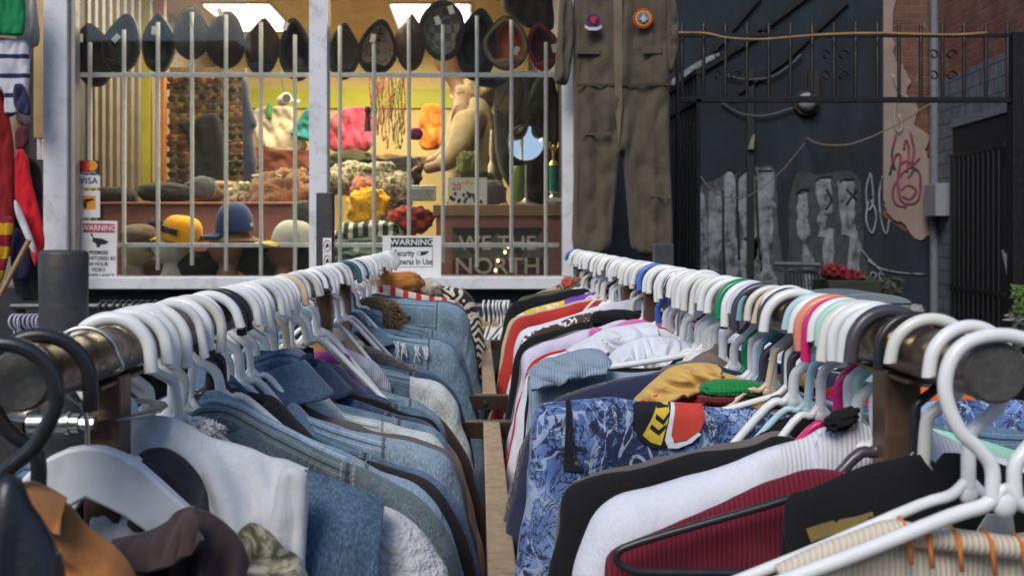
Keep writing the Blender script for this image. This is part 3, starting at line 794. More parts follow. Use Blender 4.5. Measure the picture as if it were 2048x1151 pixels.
sheet('', '', '', [(636, 706), (645, 690), (662, 684), (690, 694), (720, 708), (750, 722), (768, 742), (784, 772), (782, 792), (740, 770), (690, 742), (650, 726)], 1.97, grey_kn, .008, 71, .022, sub=(44, 30), freq=40, vstretch=.3, ruck=.018, ang=-.5, part='hood', parent=L9)
lump(L12, 'fur_collar', 747, 634, 2.56, 50, 34, furb, 72, 0.6, 0.15, 0.05, fur=(5200, 0.022, 0.0011))
lump(L13, 'sherpa_collar', 688, 655, 2.45, 40, 40, sherpa_w, 73, 0.6, 0.15, 0.05, fur=(3600, 0.011, 0.0017))
lump(L16, 'collar', 638, 668, 2.275, 48, 34, blackc, 74, 0.5, 0.10, 0.03)
sheet('', '', '', [(696, 704), (700, 692), (722, 688), (752, 696), (790, 714), (830, 736), (872, 756), (868, 768), (800, 756), (740, 742), (706, 726)], 2.10, char_c, .010, 75, .022, sub=(44, 26), freq=40, vstretch=.3, ruck=.020, ang=-.5, part='hood', parent=L10)
lump(L15b, 'rolled_collar', 800, 566, 3.10, 44, 22, orange_k, 76, 0.5, 0.2, 0.1)
lump(L15, 'shawl_collar', 845, 577, 3.22, 34, 18, fabric('cream_fluff', (0.6, 0.54, 0.45), 'fleece'), 77, 0.5, 0.2, 0.1, fur=(900, 0.014, 0.0016))
lump(L18, 'collar', 655, 716, 1.80, 42, 13, magenta, 78, 0.5, 0.15, 0.1)
# frayed slashes on the pale denim
fr = MB(); rnd = random.Random(5)
for gx in (792, 806, 832, 850):
    for k in range(7):
        a = P(gx + rnd.uniform(-6, 6), 682 + rnd.uniform(0, 8) + (gx - 792) * .12, 2.345); b = P(gx + rnd.uniform(-4, 9), 708 + rnd.uniform(-8, 10) + (gx - 792) * .15, 2.338)
        fr.tube([tuple(a - L11.location), tuple((a + b) / 2 - L11.location + Vector((rnd.uniform(-.002, .002), -.003, 0))), tuple(b - L11.location)], 0.0011, 5)
fr.build('frayed_threads', fabric('white_thread', (0.68, 0.70, 0.72)), L11)
# the white lining of the patchwork jacket, folded back over the shoulder as one soft sheet
def drape(root, name, top, bot, m, Y0, Y1, seed=1, amp=0.007, thick=0.006, nu=76, nv=44, bulge=0.03, ruck=0.006, fsc=1.0, tw=0.0):
    """a soft sheet between two pixel curves (upper at depth Y0, lower at depth Y1), bulging towards the viewer"""
    a = smoothpath([P(x, y, Y0) for x, y in top], 12); b = smoothpath([P(x, y, Y1) for x, y in bot], 12)
    def at(pl, t):
        k = t * (len(pl) - 1); i = min(len(pl) - 2, int(k)); return pl[i].lerp(pl[i + 1], k - i)
    vs = []; fs = []
    for i in range(nu + 1):
        for j in range(nv + 1):
            s_, t = i / nu, j / nv
            p = at(a, s_).lerp(at(b, s_), t)
            q = Vector((p.x * 14 * fsc, p.z * 9 * fsc, seed * 2.7)); X_ = (p.x * math.cos(tw) + p.z * math.sin(tw)) * fsc; Z_ = (p.z * math.cos(tw) - p.x * math.sin(tw)) * fsc
            n = amp * (mnoise.noise(q) * 1.3 + .5 * mnoise.noise(q * 2.6)) + ruck * (0.5 - 2 * abs(mnoise.noise(Vector((X_ * 34 + Z_ * 20, Z_ * 9 - X_ * 9, seed)))))
            w = math.sin(math.pi * min(1, t * 1.15 + .02)) ** .7 if t < .85 else math.sin(math.pi * min(1, t * 1.15 + .02))
            bz = bulge * math.sin(min(1, t * 2) * math.pi / 2)
            vs.append(p - root.location + Vector((0, -bz + Y0 * 0 - n * min(1, t * 3.5), n * .25 * min(1, t * 4))))
    for i in range(nu):
        for j in range(nv):
            k = i * (nv + 1) + j; fs.append((k, k + 1, k + nv + 2, k + nv + 1))
    mb = MB(); mb.add(vs, fs)
    o = mb.build(name, m, root, smooth=180)
    so = o.modifiers.new('thickness', 'SOLIDIFY'); so.thickness = thick; so.offset = 1
    return o
drape(L1, 'turned_back_lining', [(232, 862), (280, 838), (340, 842), (420, 880), (500, 905), (575, 928), (614, 945)],
      [(235, 1130), (300, 1180), (380, 1190), (450, 1200), (510, 1190), (560, 1180), (600, 1170)], white_tw, 0.885, 0.86, 4, bulge=0.03, ruck=.024, amp=.020)
drape(L1, 'denim_shoulder_panel', [(608, 943), (660, 962), (720, 985), (768, 1003)], [(604, 1180), (660, 1180), (720, 1180), (758, 1180)], den_panel, 0.884, 0.866, 5, nu=26, bulge=0.020, amp=.003, ruck=.002)
sheet('', '', '', [(556, 950), (574, 930), (596, 930), (616, 948), (618, 1000), (612, 1080), (608, 1200), (520, 1200), (532, 1080), (548, 1000)], 0.824, white_tw, .004, 92, .008, sub=(24, 30), freq=30, ruck=.006, ang=.1, part='lapel', parent=L1)
lump(L1, 'fleece_trim', 395, 860, 0.905, 42, 14, sherpa_w, 79, 0.7, 0.2, 0.1, fur=(900, 0.008, 0.0014))

# ---------------- bottom left foreground
G1 = garment('black_leather_jacket', 'black leather jacket in the bottom left corner, nearest of all', 'jacket', 'L', 0.56,
    [(5, 955), (60, 1010), (95, 1060), (118, 1110), (130, 1160)], (leath, leath), T=0.02, seed=81, fold=.004, other=[(0.05, -0.11), (0.2, -0.2)], split=False, us=0.3)
G2 = thing('tan_jacket', 'tan canvas jacket beside the black leather one', 'jacket', P(150, 1100, 0.67))
drape(G2, 'body', [(18, 990), (50, 974), (92, 984), (140, 1008), (170, 1044), (205, 1072), (240, 1100), (268, 1140), (290, 1200)], [(20, 1250), (50, 1290), (90, 1300), (130, 1300), (165, 1300), (200, 1300), (230, 1300), (260, 1300), (285, 1300)], tanc, .675, .645, 21, amp=.005, ruck=.016, fsc=1.9, tw=.5, bulge=.014, thick=.003, nu=80, nv=60)
drape(G2, 'collar', [(28, 984), (60, 972), (95, 984), (130, 1004)], [(40, 1030), (70, 1034), (100, 1046), (140, 1060)], tanc, .664, .650, 22, amp=.004, ruck=.008, fsc=2.6, tw=.4, bulge=.014, thick=.004, nu=40, nv=24)
G3 = thing('brown_shirt', 'dark brown jersey shirt slumped off the white wooden hanger', 'shirt', P(350, 1100, 0.76))
drape(G3, 'body', [(176, 1080), (230, 1084), (300, 1080), (340, 1060), (358, 1030), (385, 1016), (425, 1026), (462, 1054), (486, 1086), (500, 1140)], [(200, 1160), (250, 1230), (300, 1260), (340, 1280), (370, 1280), (400, 1280), (430, 1280), (460, 1280), (490, 1280), (510, 1280)], brn_sh, .77, .735, 23, amp=.007, ruck=.017, fsc=1.4, tw=-.7, bulge=.022, thick=.004, nu=90, nv=60)
drape(G3, 'fold', [(228, 1086), (290, 1072), (336, 1052), (362, 1026), (392, 1020)], [(236, 1120), (300, 1130), (350, 1120), (390, 1096), (425, 1066)], brn_sh, .742, .728, 25, amp=.004, ruck=.010, fsc=1.9, tw=-.6, bulge=.016, thick=.004, nu=50, nv=26)
G4 = thing('camouflage_jacket', 'leaf camouflage jacket bunched in front of the patchwork jacket', 'jacket', P(520, 1110, 0.79))
drape(G4, 'body', [(320, 1164), (372, 1150), (425, 1146), (446, 1118), (470, 1084), (500, 1050), (532, 1064), (562, 1096), (592, 1116), (612, 1160)], [(330, 1290), (370, 1290), (420, 1290), (450, 1290), (480, 1290), (510, 1290), (540, 1290), (570, 1290), (595, 1290), (616, 1290)], camo, .795, .755, 27, amp=.007, ruck=.016, fsc=2.0, tw=.9, bulge=.018, thick=.003, nu=90, nv=60)
G5 = sheet('rust_hoodie', 'hooded top with charcoal hood and rust orange lining edge', 'hoodie', [(395, 968), (420, 978), (446, 1002), (452, 1022), (440, 1045), (446, 1070), (470, 1120), (470, 1250), (300, 1250), (310, 1040), (380, 1000)],
    0.86, rustc, .010, 89, .018, sub=(44, 50), freq=60, vstretch=.35, ruck=.020, ang=.5, part='body')
drape(G5, 'hood', [(278, 952), (288, 914), (325, 904), (366, 926), (400, 972), (414, 1026)], [(290, 1050), (315, 1050), (345, 1050), (370, 1050), (395, 1050), (418, 1050)], fabric('charcoal_jersey', (0.018, 0.019, 0.026)), .855, .825, 35, amp=.008, ruck=.016, fsc=1.8, tw=.5, bulge=.018, thick=.005, nu=60, nv=40)

# ---------------- right rack, near to far
R0 = garment('cream_cardigan', 'cream knit cardigan edged with orange blanket stitching, nearest on the right rail', 'cardigan', 'R', 0.69,
    [(1800, 1050), (1730, 1066), (1660, 1100), (1600, 1128), (1545, 1165), (1520, 1230)], (cream_k, cream_k), T=0.018, seed=101, fold=.004, us=0.3, split=False)
R0b = garment('black_blouse', 'black top with a yellow print lying behind the white front hanger', 'top', 'R', 0.765,
    [(1840, 905), (1760, 918), (1680, 945), (1610, 975), (1572, 990), (1568, 1050), (1580, 1160)], (blackc, blackc), T=0.014, seed=103, fold=.003, us=0.3, split=False)
R1 = garment('maroon_sweater', 'maroon ribbed sweater draped over a black hanger', 'sweater', 'R', 0.825,
    [(1640, 930), (1552, 955), (1480, 990), (1400, 1025), (1300, 1060), (1235, 1085), (1208, 1115), (1203, 1180)], (maroon, maroon), T=0.018, seed=105, fold=.003, us=0.3, split=False)
R2 = garment('white_sweatshirt', 'white sweatshirt with ribbed shoulder behind the maroon sweater', 'sweatshirt', 'R', 0.885,
    [(1655, 850), (1600, 872), (1512, 902), (1420, 935), (1320, 962), (1240, 985), (1195, 1015), (1170, 1060), (1150, 1160)], (white_rib, white_c), T=0.024, seed=107, fold=.004, us=0.085)
R3 = garment('black_shirt', 'black shirt between the white sweatshirt and the blue flame print', 'shirt', 'R', 0.98,
    [(1560, 868), (1500, 886), (1400, 902), (1290, 930), (1190, 952), (1140, 972), (1122, 1010), (1112, 1100)], (blackc, blackc), T=0.02, seed=109, fold=.003)
R4 = garment('flame_print_shirt', 'blue shirt printed with pale flames, dark branches and a red, black and yellow emblem', 'shirt', 'R', 1.12,
    [(1512, 812), (1450, 812), (1380, 806), (1290, 803), (1200, 799), (1110, 800), (1078, 812), (1062, 850), (1052, 930), (1042, 1080)], (flame, flame), T=0.020, seed=113, fold=.003, us=0.215, R=0.018)
R5 = garment('navy_hoodie', 'navy sweatshirt with a long plain shoulder behind the flame print shirt', 'sweatshirt', 'R', 1.29,
    [(1420, 728), (1350, 738), (1270, 755), (1180, 780), (1120, 798), (1082, 822), (1058, 870), (1035, 950)], (navy_c, navy_c), T=0.022, seed=117, fold=.003, us=0.19)
R6 = garment('blue_knit_sweater', 'heather pale blue knit sweater folded over its hanger', 'sweater', 'R', 1.48,
    [(1330, 738), (1270, 742), (1200, 745), (1130, 740), (1080, 740), (1060, 755), (1056, 800), (1050, 900)], (blue_kn, blue_kn), T=0.026, seed=121, fold=.004, us=0.2)
R7 = garment('white_hooded_sweatshirt', 'white hooded sweatshirt bunched on a tubular hanger, its sleeve edge a long white curve', 'sweatshirt', 'R', 1.72,
    [(1320, 655), (1250, 668), (1190, 685), (1140, 700), (1088, 718), (1058, 745), (1042, 800), (1026, 880)], (white_c, white_c), T=0.014, seed=125, fold=.003, us=0.2)
R8 = garment('lilac_jacket', 'pale lilac jacket in front of the print tee', 'jacket', 'R', 2.0,
    [(1250, 640), (1190, 655), (1120, 673), (1070, 690), (1046, 712), (1040, 760), (1030, 820)], (lav_c, lav_c), T=0.022, seed=129, fold=.003, us=0.19)
R9 = garment('black_cardigan', 'thin black cardigan with grey edge behind the pale lilac jacket', 'cardigan', 'R', 2.16,
    [(1240, 625), (1180, 640), (1110, 658), (1060, 675), (1036, 705), (1022, 760), (1008, 860)], (blackc, blackc), T=0.02, seed=131, us=.19)
R10 = garment('printed_tee', 'brown tee shirt printed with white shapes', 'tee shirt', 'R', 2.34,
    [(1230, 610), (1170, 625), (1110, 645), (1060, 664), (1040, 684), (1030, 740)], (brown_pr, brown_pr), T=0.02, seed=133)
R11 = garment('white_tee', 'white long sleeved tee curving down beside the red sweater', 'tee shirt', 'R', 2.48,
    [(1220, 612), (1160, 628), (1100, 642), (1050, 656), (1034, 676), (1028, 720), (1015, 800)], (white_c, white_c), T=0.012, seed=135)
R12 = garment('red_sweater', 'brick red sweater with a long bright shoulder and sleeve', 'sweater', 'R', 2.72,
    [(1206, 592), (1170, 602), (1120, 614), (1070, 626), (1034, 636), (1017, 658), (1006, 710), (992, 800)], (red_c, red_c), T=0.026, seed=137, us=.19)
R13 = garment('purple_jersey', 'purple and gold sports jersey behind the red sweater', 'jersey', 'R', 2.86,
    [(1190, 583), (1150, 592), (1120, 602), (1080, 612), (1045, 624), (1024, 645), (1015, 700)], (purple, gold), T=0.02, seed=139, us=.105)
R14 = garment('black_coat', 'black coat with olive shoulder edge, far along the right rail', 'coat', 'R', 3.04,
    [(1170, 576), (1130, 583), (1090, 591), (1050, 598), (1024, 606), (1010, 630), (1000, 690), (985, 780)], (blackc, blackc), T=0.026, seed=141, us=.2)
R15 = garment('olive_shirt', 'olive shirt with a rolled brown edge at the far end of the right rail', 'shirt', 'R', 3.2,
    [(1165, 566), (1130, 574), (1095, 582), (1060, 590), (1040, 598), (1028, 620)], (oliv, oliv), T=0.02, seed=143)
R16 = garment('patterned_blouse', 'beige and brown patterned blouse bunched at the far right rail end', 'blouse', 'R', 3.36,
    [(1165, 560), (1140, 565), (1115, 572), (1085, 582), (1066, 596), (1060, 630)], (fabric('beige_brown_print', (0.42, 0.32, 0.22), 'print', c2=(0.1, 0.06, 0.04)),) * 2, T=0.02, seed=145)
lump(R16, 'neck_ruffle', 1150, 568, 3.33, 18, 14, fabric('brown_print_dark', (0.2, 0.13, 0.08), 'print', c2=(0.5, 0.4, 0.3)), 146, .6, .3, .3)
lump(R16, 'coral_frill', 1136, 566, 3.30, 12, 11, fabric('coral_knit', (0.5, 0.09, 0.05), 'fleece'), 147, .6, .3, .3)
# bunched things among the right hand hangers
R20 = garment('yellow_cardigan', 'mustard yellow cardigan with a knotted folded shoulder', 'cardigan', 'R', 1.25,
    [(1432, 742), (1400, 750), (1345, 790), (1290, 800), (1262, 812), (1240, 880)], (yellow, yellow), T=0.018, seed=151, us=.3, split=False)
drape(R20, 'folded_shoulder', [(1268, 796), (1308, 758), (1345, 732), (1400, 724), (1434, 728)], [(1262, 816), (1310, 802), (1352, 788), (1405, 772), (1432, 754)], yellow, 1.24, 1.215, 31, amp=.006, ruck=.020, fsc=2.0, tw=.9, bulge=.016, thick=.005, nu=60, nv=26)
R21 = garment('red_sweater', 'bright red ribbed sweater in front of the mustard yellow one', 'sweater', 'R', 1.215,
    [(1450, 790), (1380, 775), (1330, 782), (1285, 795), (1260, 815), (1250, 900)], (red_r, red_r), T=0.016, seed=153, us=.3, split=False)
R22 = garment('striped_knit', 'chunky knit rolled at the neck in green, gold and bordeaux', 'sweater', 'R', 1.175,
    [(1560, 772), (1500, 775), (1440, 785), (1410, 800), (1400, 840), (1400, 900)], (bord_kn, bord_kn), T=0.018, seed=155, us=.3, split=False)
lump(R22, 'rolled_neck', 1466, 776, 1.165, 66, 17, green_kn, 156, 0.6, 0.12, 0.08)
lump(R22, 'gold_inside', 1490, 778, 1.155, 38, 11, fabric('gold_knit', (0.35, 0.24, 0.05), 'knit'), 157, 0.5, 0.1, 0.05)
lump(R22, 'lower_band', 1446, 797, 1.16, 48, 10, bord_kn, 158, 0.6, 0.12, 0.05)
R23 = garment('orange_blouse', 'orange ribbed top behind the flame print shirt', 'top', 'R', 1.16,
    [(1600, 800), (1560, 798), (1510, 808), (1440, 822), (1400, 840), (1380, 900)], (orange_r, orange_r), T=0.014, seed=159, us=.3, split=False)
R24 = garment('black_vest', 'black vest on the white curved hanger next to the orange top', 'vest', 'R', 1.04,
    [(1620, 830), (1590, 826), (1555, 838), (1525, 860), (1500, 890), (1490, 960)], (blackc, blackc), T=0.014, seed=161, us=.3, split=False)
R25 = garment('pink_robe', 'bright pink fleece with a knotted belt above the white hooded sweatshirt', 'robe', 'R', 1.93,
    [(1280, 636), (1250, 642), (1215, 655), (1180, 672), (1160, 690), (1150, 740)], (pink_c, pink_c), T=0.018, seed=163, us=.3, split=False)
lump(R25, 'knot', 1192, 668, 1.86, 15, 13, pink_c, 164, .8, .15, .1)
sheet('', '', '', [(1160, 688), (1180, 672), (1206, 664), (1216, 654), (1262, 640), (1268, 656), (1220, 670), (1190, 684), (1168, 694)], 1.87, pink_c, .006, 165, .012, sub=(40, 20), freq=44, vstretch=.3, ruck=.018, ang=.6, part='folded_shoulder', parent=R25)
drape(R7, 'bunched_hood', [(1134, 704), (1180, 680), (1215, 662), (1262, 655), (1312, 646)], [(1142, 718), (1190, 711), (1230, 699), (1270, 686), (1314, 674)], white_c, 1.71, 1.68, 32, amp=.010, ruck=.022, fsc=1.5, tw=.6, bulge=.02, thick=.006, nu=64, nv=26)
R26 = garment('white_hoodie', 'white hooded top slumped under the double bar white hanger', 'hoodie', 'R', 1.66,
    [(1400, 690), (1340, 690), (1270, 700), (1225, 715), (1205, 735), (1200, 800)], (white_c, white_c), T=0.02, seed=167, us=.3, split=False)
drape(R26, 'hood', [(1206, 726), (1235, 694), (1290, 672), (1340, 674), (1402, 690)], [(1218, 740), (1270, 739), (1310, 730), (1350, 723), (1402, 706)], white_c, 1.62, 1.585, 33, amp=.012, ruck=.026, fsc=1.6, tw=-.7, bulge=.024, thick=.006, nu=64, nv=30)
drape(R6, 'folded_neck', [(1060, 748), (1088, 726), (1140, 712), (1190, 704), (1216, 726)], [(1064, 778), (1100, 770), (1140, 757), (1182, 750), (1212, 746)], blue_kn, 1.47, 1.44, 34, amp=.008, ruck=.014, fsc=1.5, tw=.8, bulge=.018, thick=.007, nu=56, nv=26)
R27 = garment('black_folded_top', 'black knit folded over a hanger bar beside the rack joint', 'top', 'R', 2.08,
    [(1285, 620), (1240, 624), (1200, 634), (1185, 650), (1180, 700)], (blackc, blackc), T=0.024, seed=171, us=.3, split=False)
lump(R27, 'fold', 1232, 636, 2.05, 50, 17, blackc, 172, .5, .12, .08)
R28 = garment('grey_marl_top', 'grey brown marl top showing between white hangers over the navy sweatshirt', 'top', 'R', 1.36,
    [(1420, 706), (1390, 716), (1350, 728), (1320, 742), (1310, 800)], (taupe, taupe), T=0.016, seed=173, us=.3, split=False)
R29 = garment('white_shirt', 'white shirt with a wide collar hanging before the rack joint', 'shirt', 'R', 2.24,
    [(1270, 596), (1235, 602), (1210, 612), (1200, 640)], (lav_c, lav_c), T=0.018, seed=175, us=.3, split=False)
R30 = garment('white_turtleneck', 'white ribbed turtleneck with a black tag by the front right post', 'sweater', 'R', 0.872,
    [(1700, 830), (1665, 848), (1640, 880), (1625, 930)], (white_rib, white_rib), T=0.018, seed=177, us=.3, split=False)
lump(R30, 'black_fringe', 1684, 838, 0.86, 34, 16, blackc, 178, .6, .35, .5, ang=25)
R31 = garment('grey_blouse', 'mid grey blouse glimpsed between the white hanger necks', 'blouse', 'R', 1.42,
    [(1460, 684), (1430, 694), (1400, 708), (1380, 728), (1370, 770)], (grey_m, grey_m), T=0.016, seed=179, us=.3, split=False)
# garments whose outer half shows at the right edge
def outer(label, nm, cat, Y, pts, m, seed, inner=None):
    return garment(nm, label, cat, 'R', Y, inner or [(0.05, -0.13), (0.15, -0.22), (0.17, -0.4)], m, T=0.016, seed=seed, other=[(abs(P(x, y, Y).x - XR), P(x, y, Y).z - ZRR) for x, y in pts], us=.3, split=False)
outer('folded blue denim jeans hanging on the outer side of the right rail', 'denim_jeans', 'jeans', 1.10, [(1800, 838), (1860, 842), (1960, 852), (2060, 862), (2140, 900)], den_mid, 181)
outer('hot pink top making a bright line above the blue jeans', 'pink_blouse', 'top', 1.17, [(1790, 818), (1860, 822), (1960, 828), (2060, 834), (2130, 870)], fabric('hot_pink', (0.62, 0.02, 0.2)), 183)
outer('black jacket on the outer side behind the hot pink line', 'black_jacket', 'jacket', 1.24, [(1780, 800), (1860, 804), (1960, 808), (2060, 816), (2120, 850)], blackc, 185)
outer('vivid orange top just visible behind the round rail end', 'orange_blouse', 'top', 1.34, [(1770, 770), (1850, 775), (1900, 782), (1960, 800), (2000, 860)], fabric('vivid_orange', (0.75, 0.12, 0.01)), 187)
outer('white blouse on the outer side next to the blue jeans', 'white_blouse', 'blouse', 1.0, [(1830, 868), (1900, 880), (1990, 905), (2070, 945), (2110, 1010)], white_c, 189)
outer('mint green top peeking out below the blue jeans', 'mint_top', 'top', 1.06, [(1840, 858), (1930, 872), (2010, 890), (2090, 915), (2130, 960)], fabric('mint_cotton', (0.33, 0.66, 0.5)), 191)

# thin further layers, each just behind a jacket or sweater named in its label
def under(base, nm, label, cat, m, dY, dpx, dpy, seed):
    side = 'L' if base.location.x < 0 else 'R'; Y = base.location.y; inf = root_info[base.name]; X, Z = rail(side); Y2 = Y + dY
    pl = []
    for u, v in inf['vis'][:-2]:
        wx = X + inf['sg'] * u; wz_ = Z + v
        pl.append((CX + wx * F / Y + dpx * (0 if u < .06 else 1), CY + (H - wz_) * F / Y + dpy))
    return garment(nm, label, cat, side, Y2, pl, m, T=.016, seed=seed, fold=.006)
under(L2, 'denim_jacket', 'pale denim shoulder line just behind the grey green faded jacket', 'jacket', den_light, .045, 6, -16, 301)
under(L3, 'denim_jacket', 'dark denim sliver just behind the black denim jacket', 'jacket', den_mid, .05, 4, -13, 302)
under(L4, 'grey_shirt', 'grey shirt edge just behind the light blue washed denim', 'shirt', grey_m, .055, 3, -12, 303)
under(L5, 'denim_jacket', 'blue denim sliver just behind the bleached white denim', 'jacket', den_soft, .05, 3, -11, 304)
under(L6, 'black_shirt', 'black shirt edge just behind the acid washed denim', 'shirt', blackc, .05, 2, -10, 305)
under(L7, 'denim_jacket', 'pale blue sliver just behind the big collared denim', 'jacket', den_pale, .045, 4, -9, 306)
under(L9, 'denim_jacket', 'thin dark denim line behind the jacket with knit hood', 'jacket', den_dark, .05, 2, -8, 307)
under(L11, 'denim_jacket', 'mid blue sliver just behind the frayed pale denim', 'jacket', den_mid, .05, 4, -7, 308)
under(L14, 'denim_jacket', 'dark line just behind the smooth pale denim', 'jacket', den_dark, .06, 2, -5, 309)
under(R3, 'grey_blouse', 'grey top edge just behind the black shirt', 'top', grey_m, .05, -5, -7, 310)
under(R5, 'charcoal_blouse', 'charcoal top edge just behind the navy sweatshirt', 'top', char_c, .05, -4, -5, 311)
under(R6, 'black_sweater', 'black sliver just behind the pale blue knit', 'sweater', blackc, .05, -4, -4, 312)
under(R7, 'red_shirt', 'red sliver just behind the long white sleeve curve', 'shirt', red_r, .05, -5, -4, 313)
under(R8, 'grey_shirt', 'grey sliver just behind the pale lilac jacket', 'shirt', grey_m, .05, -3, -3, 314)
under(R10, 'white_shirt', 'white line just behind the brown printed tee', 'shirt', white_c, .05, -4, -3, 315)
under(R12, 'beige_shirt', 'beige line just behind the brick red sweater', 'shirt', beige_k, .05, -3, -3, 316)
# emblem on the flame shirt
def on_front(root, polys, Yoff=0.0035, name='emblem'):
    """flat printed patches lying on the front of a garment; polys: (pixel polygon, material)"""
    inf = root_info[root.name]; out = []
    Yg = root.location.y
    for k, (pl, m) in enumerate(polys):
        mb = MB(); cs = []
        Yp = Yg - inf['T'] * 1.1
        pts = [P(x, y, Yp) for x, y in pl]
        bm = bmesh.new(); vv = [bm.verts.new((p.x - root.location.x, 0, p.z - root.location.z)) for p in pts]; bm.faces.new(vv)
        bmesh.ops.triangulate(bm, faces=bm.faces); 
        for _ in range(3): bmesh.ops.subdivide_edges(bm, edges=bm.edges, cuts=1, use_grid_fill=True)
        for v in bm.verts:
            u, z = v.co.x, v.co.z
            best = min(((abs(s_.x - u), s_.y) for s_ in inf['st'] if (s_.x > 0) == (u > 0)), default=(0, 0))
            top = max(s_.y for s_ in inf['st'] if abs(s_.x - u) < 0.012)
            d = max(0.0, top - z); e = min(1, d / 0.018); th = inf['T'] * math.sqrt(max(0, 1 - (1 - e) ** 2)) + 0.1 * inf['T'] * min(1, d / .2)
            v.co.y = -(th + inf['fy'](u, z, d, True)) - Yoff - 0.0005 * k
            v.co.z = min(z, top + .001)
        me = bpy.data.meshes.new(name); bm.to_mesh(me); bm.free(); me.materials.append(m)
        me.shade_smooth()
        o = bpy.data.objects.new(name, me); COL.objects.link(o); o.parent = root
        out.append(o)
    return out
em_w = fabric('emblem_white', (0.62, 0.64, 0.70)); em_b = fabric('emblem_black', (0.012, 0.013, 0.02)); em_y = fabric('emblem_yellow', (0.62, 0.45, 0.05)); em_r = fabric('emblem_red', (0.50, 0.055, 0.035))
on_front(R4, [
    ([(1268, 806), (1345, 806), (1332, 890), (1312, 896), (1290, 886), (1275, 872), (1264, 850)], em_b),
    ([(1316, 808), (1340, 806), (1338, 830), (1330, 860), (1320, 888), (1300, 882), (1284, 868), (1300, 840)], em_y),
    ([(1312, 826), (1326, 838), (1339, 822), (1338, 830), (1326, 848), (1310, 836)], em_b),
    ([(1302, 846), (1316, 858), (1332, 846), (1330, 854), (1316, 868), (1298, 854)], em_b),
    ([(1345, 804), (1352, 804), (1344, 840), (1338, 868), (1346, 884), (1372, 880), (1396, 862), (1400, 866), (1382, 884), (1354, 894), (1334, 893), (1328, 878)], em_w),
    ([(1353, 804), (1408, 806), (1408, 840), (1398, 860), (1372, 878), (1348, 882), (1341, 868), (1346, 838)], em_r),
    ([(1132, 800), (1142, 800), (1140, 860), (1132, 918), (1160, 930), (1172, 938), (1150, 940), (1126, 938), (1130, 880)], em_b),
])
# orange blanket stitches on the cream cardigan, yellow print on the black top
oth = fabric('orange_yarn', (0.62, 0.19, 0.03)); sm = MB()
i0 = root_info[R0.name]; rnd = random.Random(3)
edge = smoothpath([Vector(((x - CX) * 0.674 / F - R0.location.x, 0.674 - R0.location.y, H + (CY - y) * 0.674 / F - R0.location.z)) for x, y in [(1560, 1150), (1640, 1112), (1720, 1082), (1780, 1062), (1850, 1072), (1960, 1085), (2070, 1098)]], 14)
nb = MB(); nb.tube(edge, 0.0075, 10); nb.build('neck_band', cream_k, R0, smooth=180)
for k in range(47, len(edge) - 1, 8):
    p = edge[k]
    sm.tube([p + Vector((0.0, 0.004, 0.0088)), p + Vector((0.001, -0.008, 0.004)), p + Vector((0.003, -0.009, -0.012 - .006 * (k % 2)))], 0.0016, 6)
st_o = sm.build('blanket_stitch', oth, R0, smooth=180)
yp = fabric('yellow_print', (0.20, 0.15, 0.05), 'print', c2=(0.015, 0.015, 0.015))
on_front(R0b, [([(1612, 1056), (1680, 1036), (1740, 1018), (1742, 1036), (1690, 1060), (1620, 1082)], yp)], name='yellow_print')

# ================================================================== hangers
GL = 'hangers packed along the left rail'; GR = 'hangers packed along the right rail'
W = 'white'; O = 'offwhite'
def YT_(side, px): return (XL + .031 if side == 'L' else XR - .031) * F / (px - CX)      # depth of the hook whose tip the photograph shows at px
def row(side, spec, G):
    for (pa, pb, n, cols, label) in spec:
        for k in range(n):
            px = pa + (pb - pa) * (k / max(1, n - 1) if n > 1 else .5)
            hanger(side, YT_(side, px) + random.uniform(-.009, .009), cols[k % len(cols)], label, yaw=random.gauss(0, .24) + (.10 if side == 'L' else -.10), roll=random.gauss(0, .11), drop=.18, group=G, half=.155)
def one(side, px, c, label, **kw): hanger(side, YT_(side, px), c, label, drop=.18, half=.155, yaw=kw.pop('yaw', random.gauss(.08 if side == 'L' else -.08, .12)), **kw)
LB = 'white tubular plastic hanger '
one('L', 298, 'white', 'big white plastic hook nearest the front left post, first of the left row', var=0, yaw=.1)
one('L', 330, 'white', 'second big white plastic hook of the left row', var=0, yaw=.14)
row('L', [(350, 374, 3, [W], LB + 'just behind the two biggest hooks of the left rail'), (400, 470, 5, [W, W, O], LB + 'packed before the black pair on the left rail')], GL)
one('L', 483, 'black', 'black plastic hanger, nearer one of the pair in the left row', var=0, yaw=.1); one('L', 492, 'black', 'black plastic hanger, farther one of the pair in the left row', var=0, yaw=.1)
row('L', [(512, 546, 4, [W], LB + 'right behind the black pair on the left rail'), (558, 600, 5, [W, W, O], LB + 'in the close bunch beside the steel hooks, left rail')], GL)
one('L', 609, 'cream', 'peach coloured plastic hanger in the middle of the left row')
row('L', [(622, 642, 3, [W, O], LB + 'between the peach hook and the rack joint'), (655, 706, 6, [W], LB + 'above the rack joint of the left rail')], GL)
one('L', 719, 'teal', 'dark teal hanger in the far half of the left row', var=0); one('L', 732, 'teal', 'second dark teal hanger, thinner and farther along the left row', kind='slim')
row('L', [(723, 729, 2, [W], LB + 'between the two dark teal hooks'), (736, 760, 5, [W], LB + 'behind the dark teal hooks'), (764, 798, 8, [W, W, O], LB + 'crowded at the far end of the left rail')], GL)
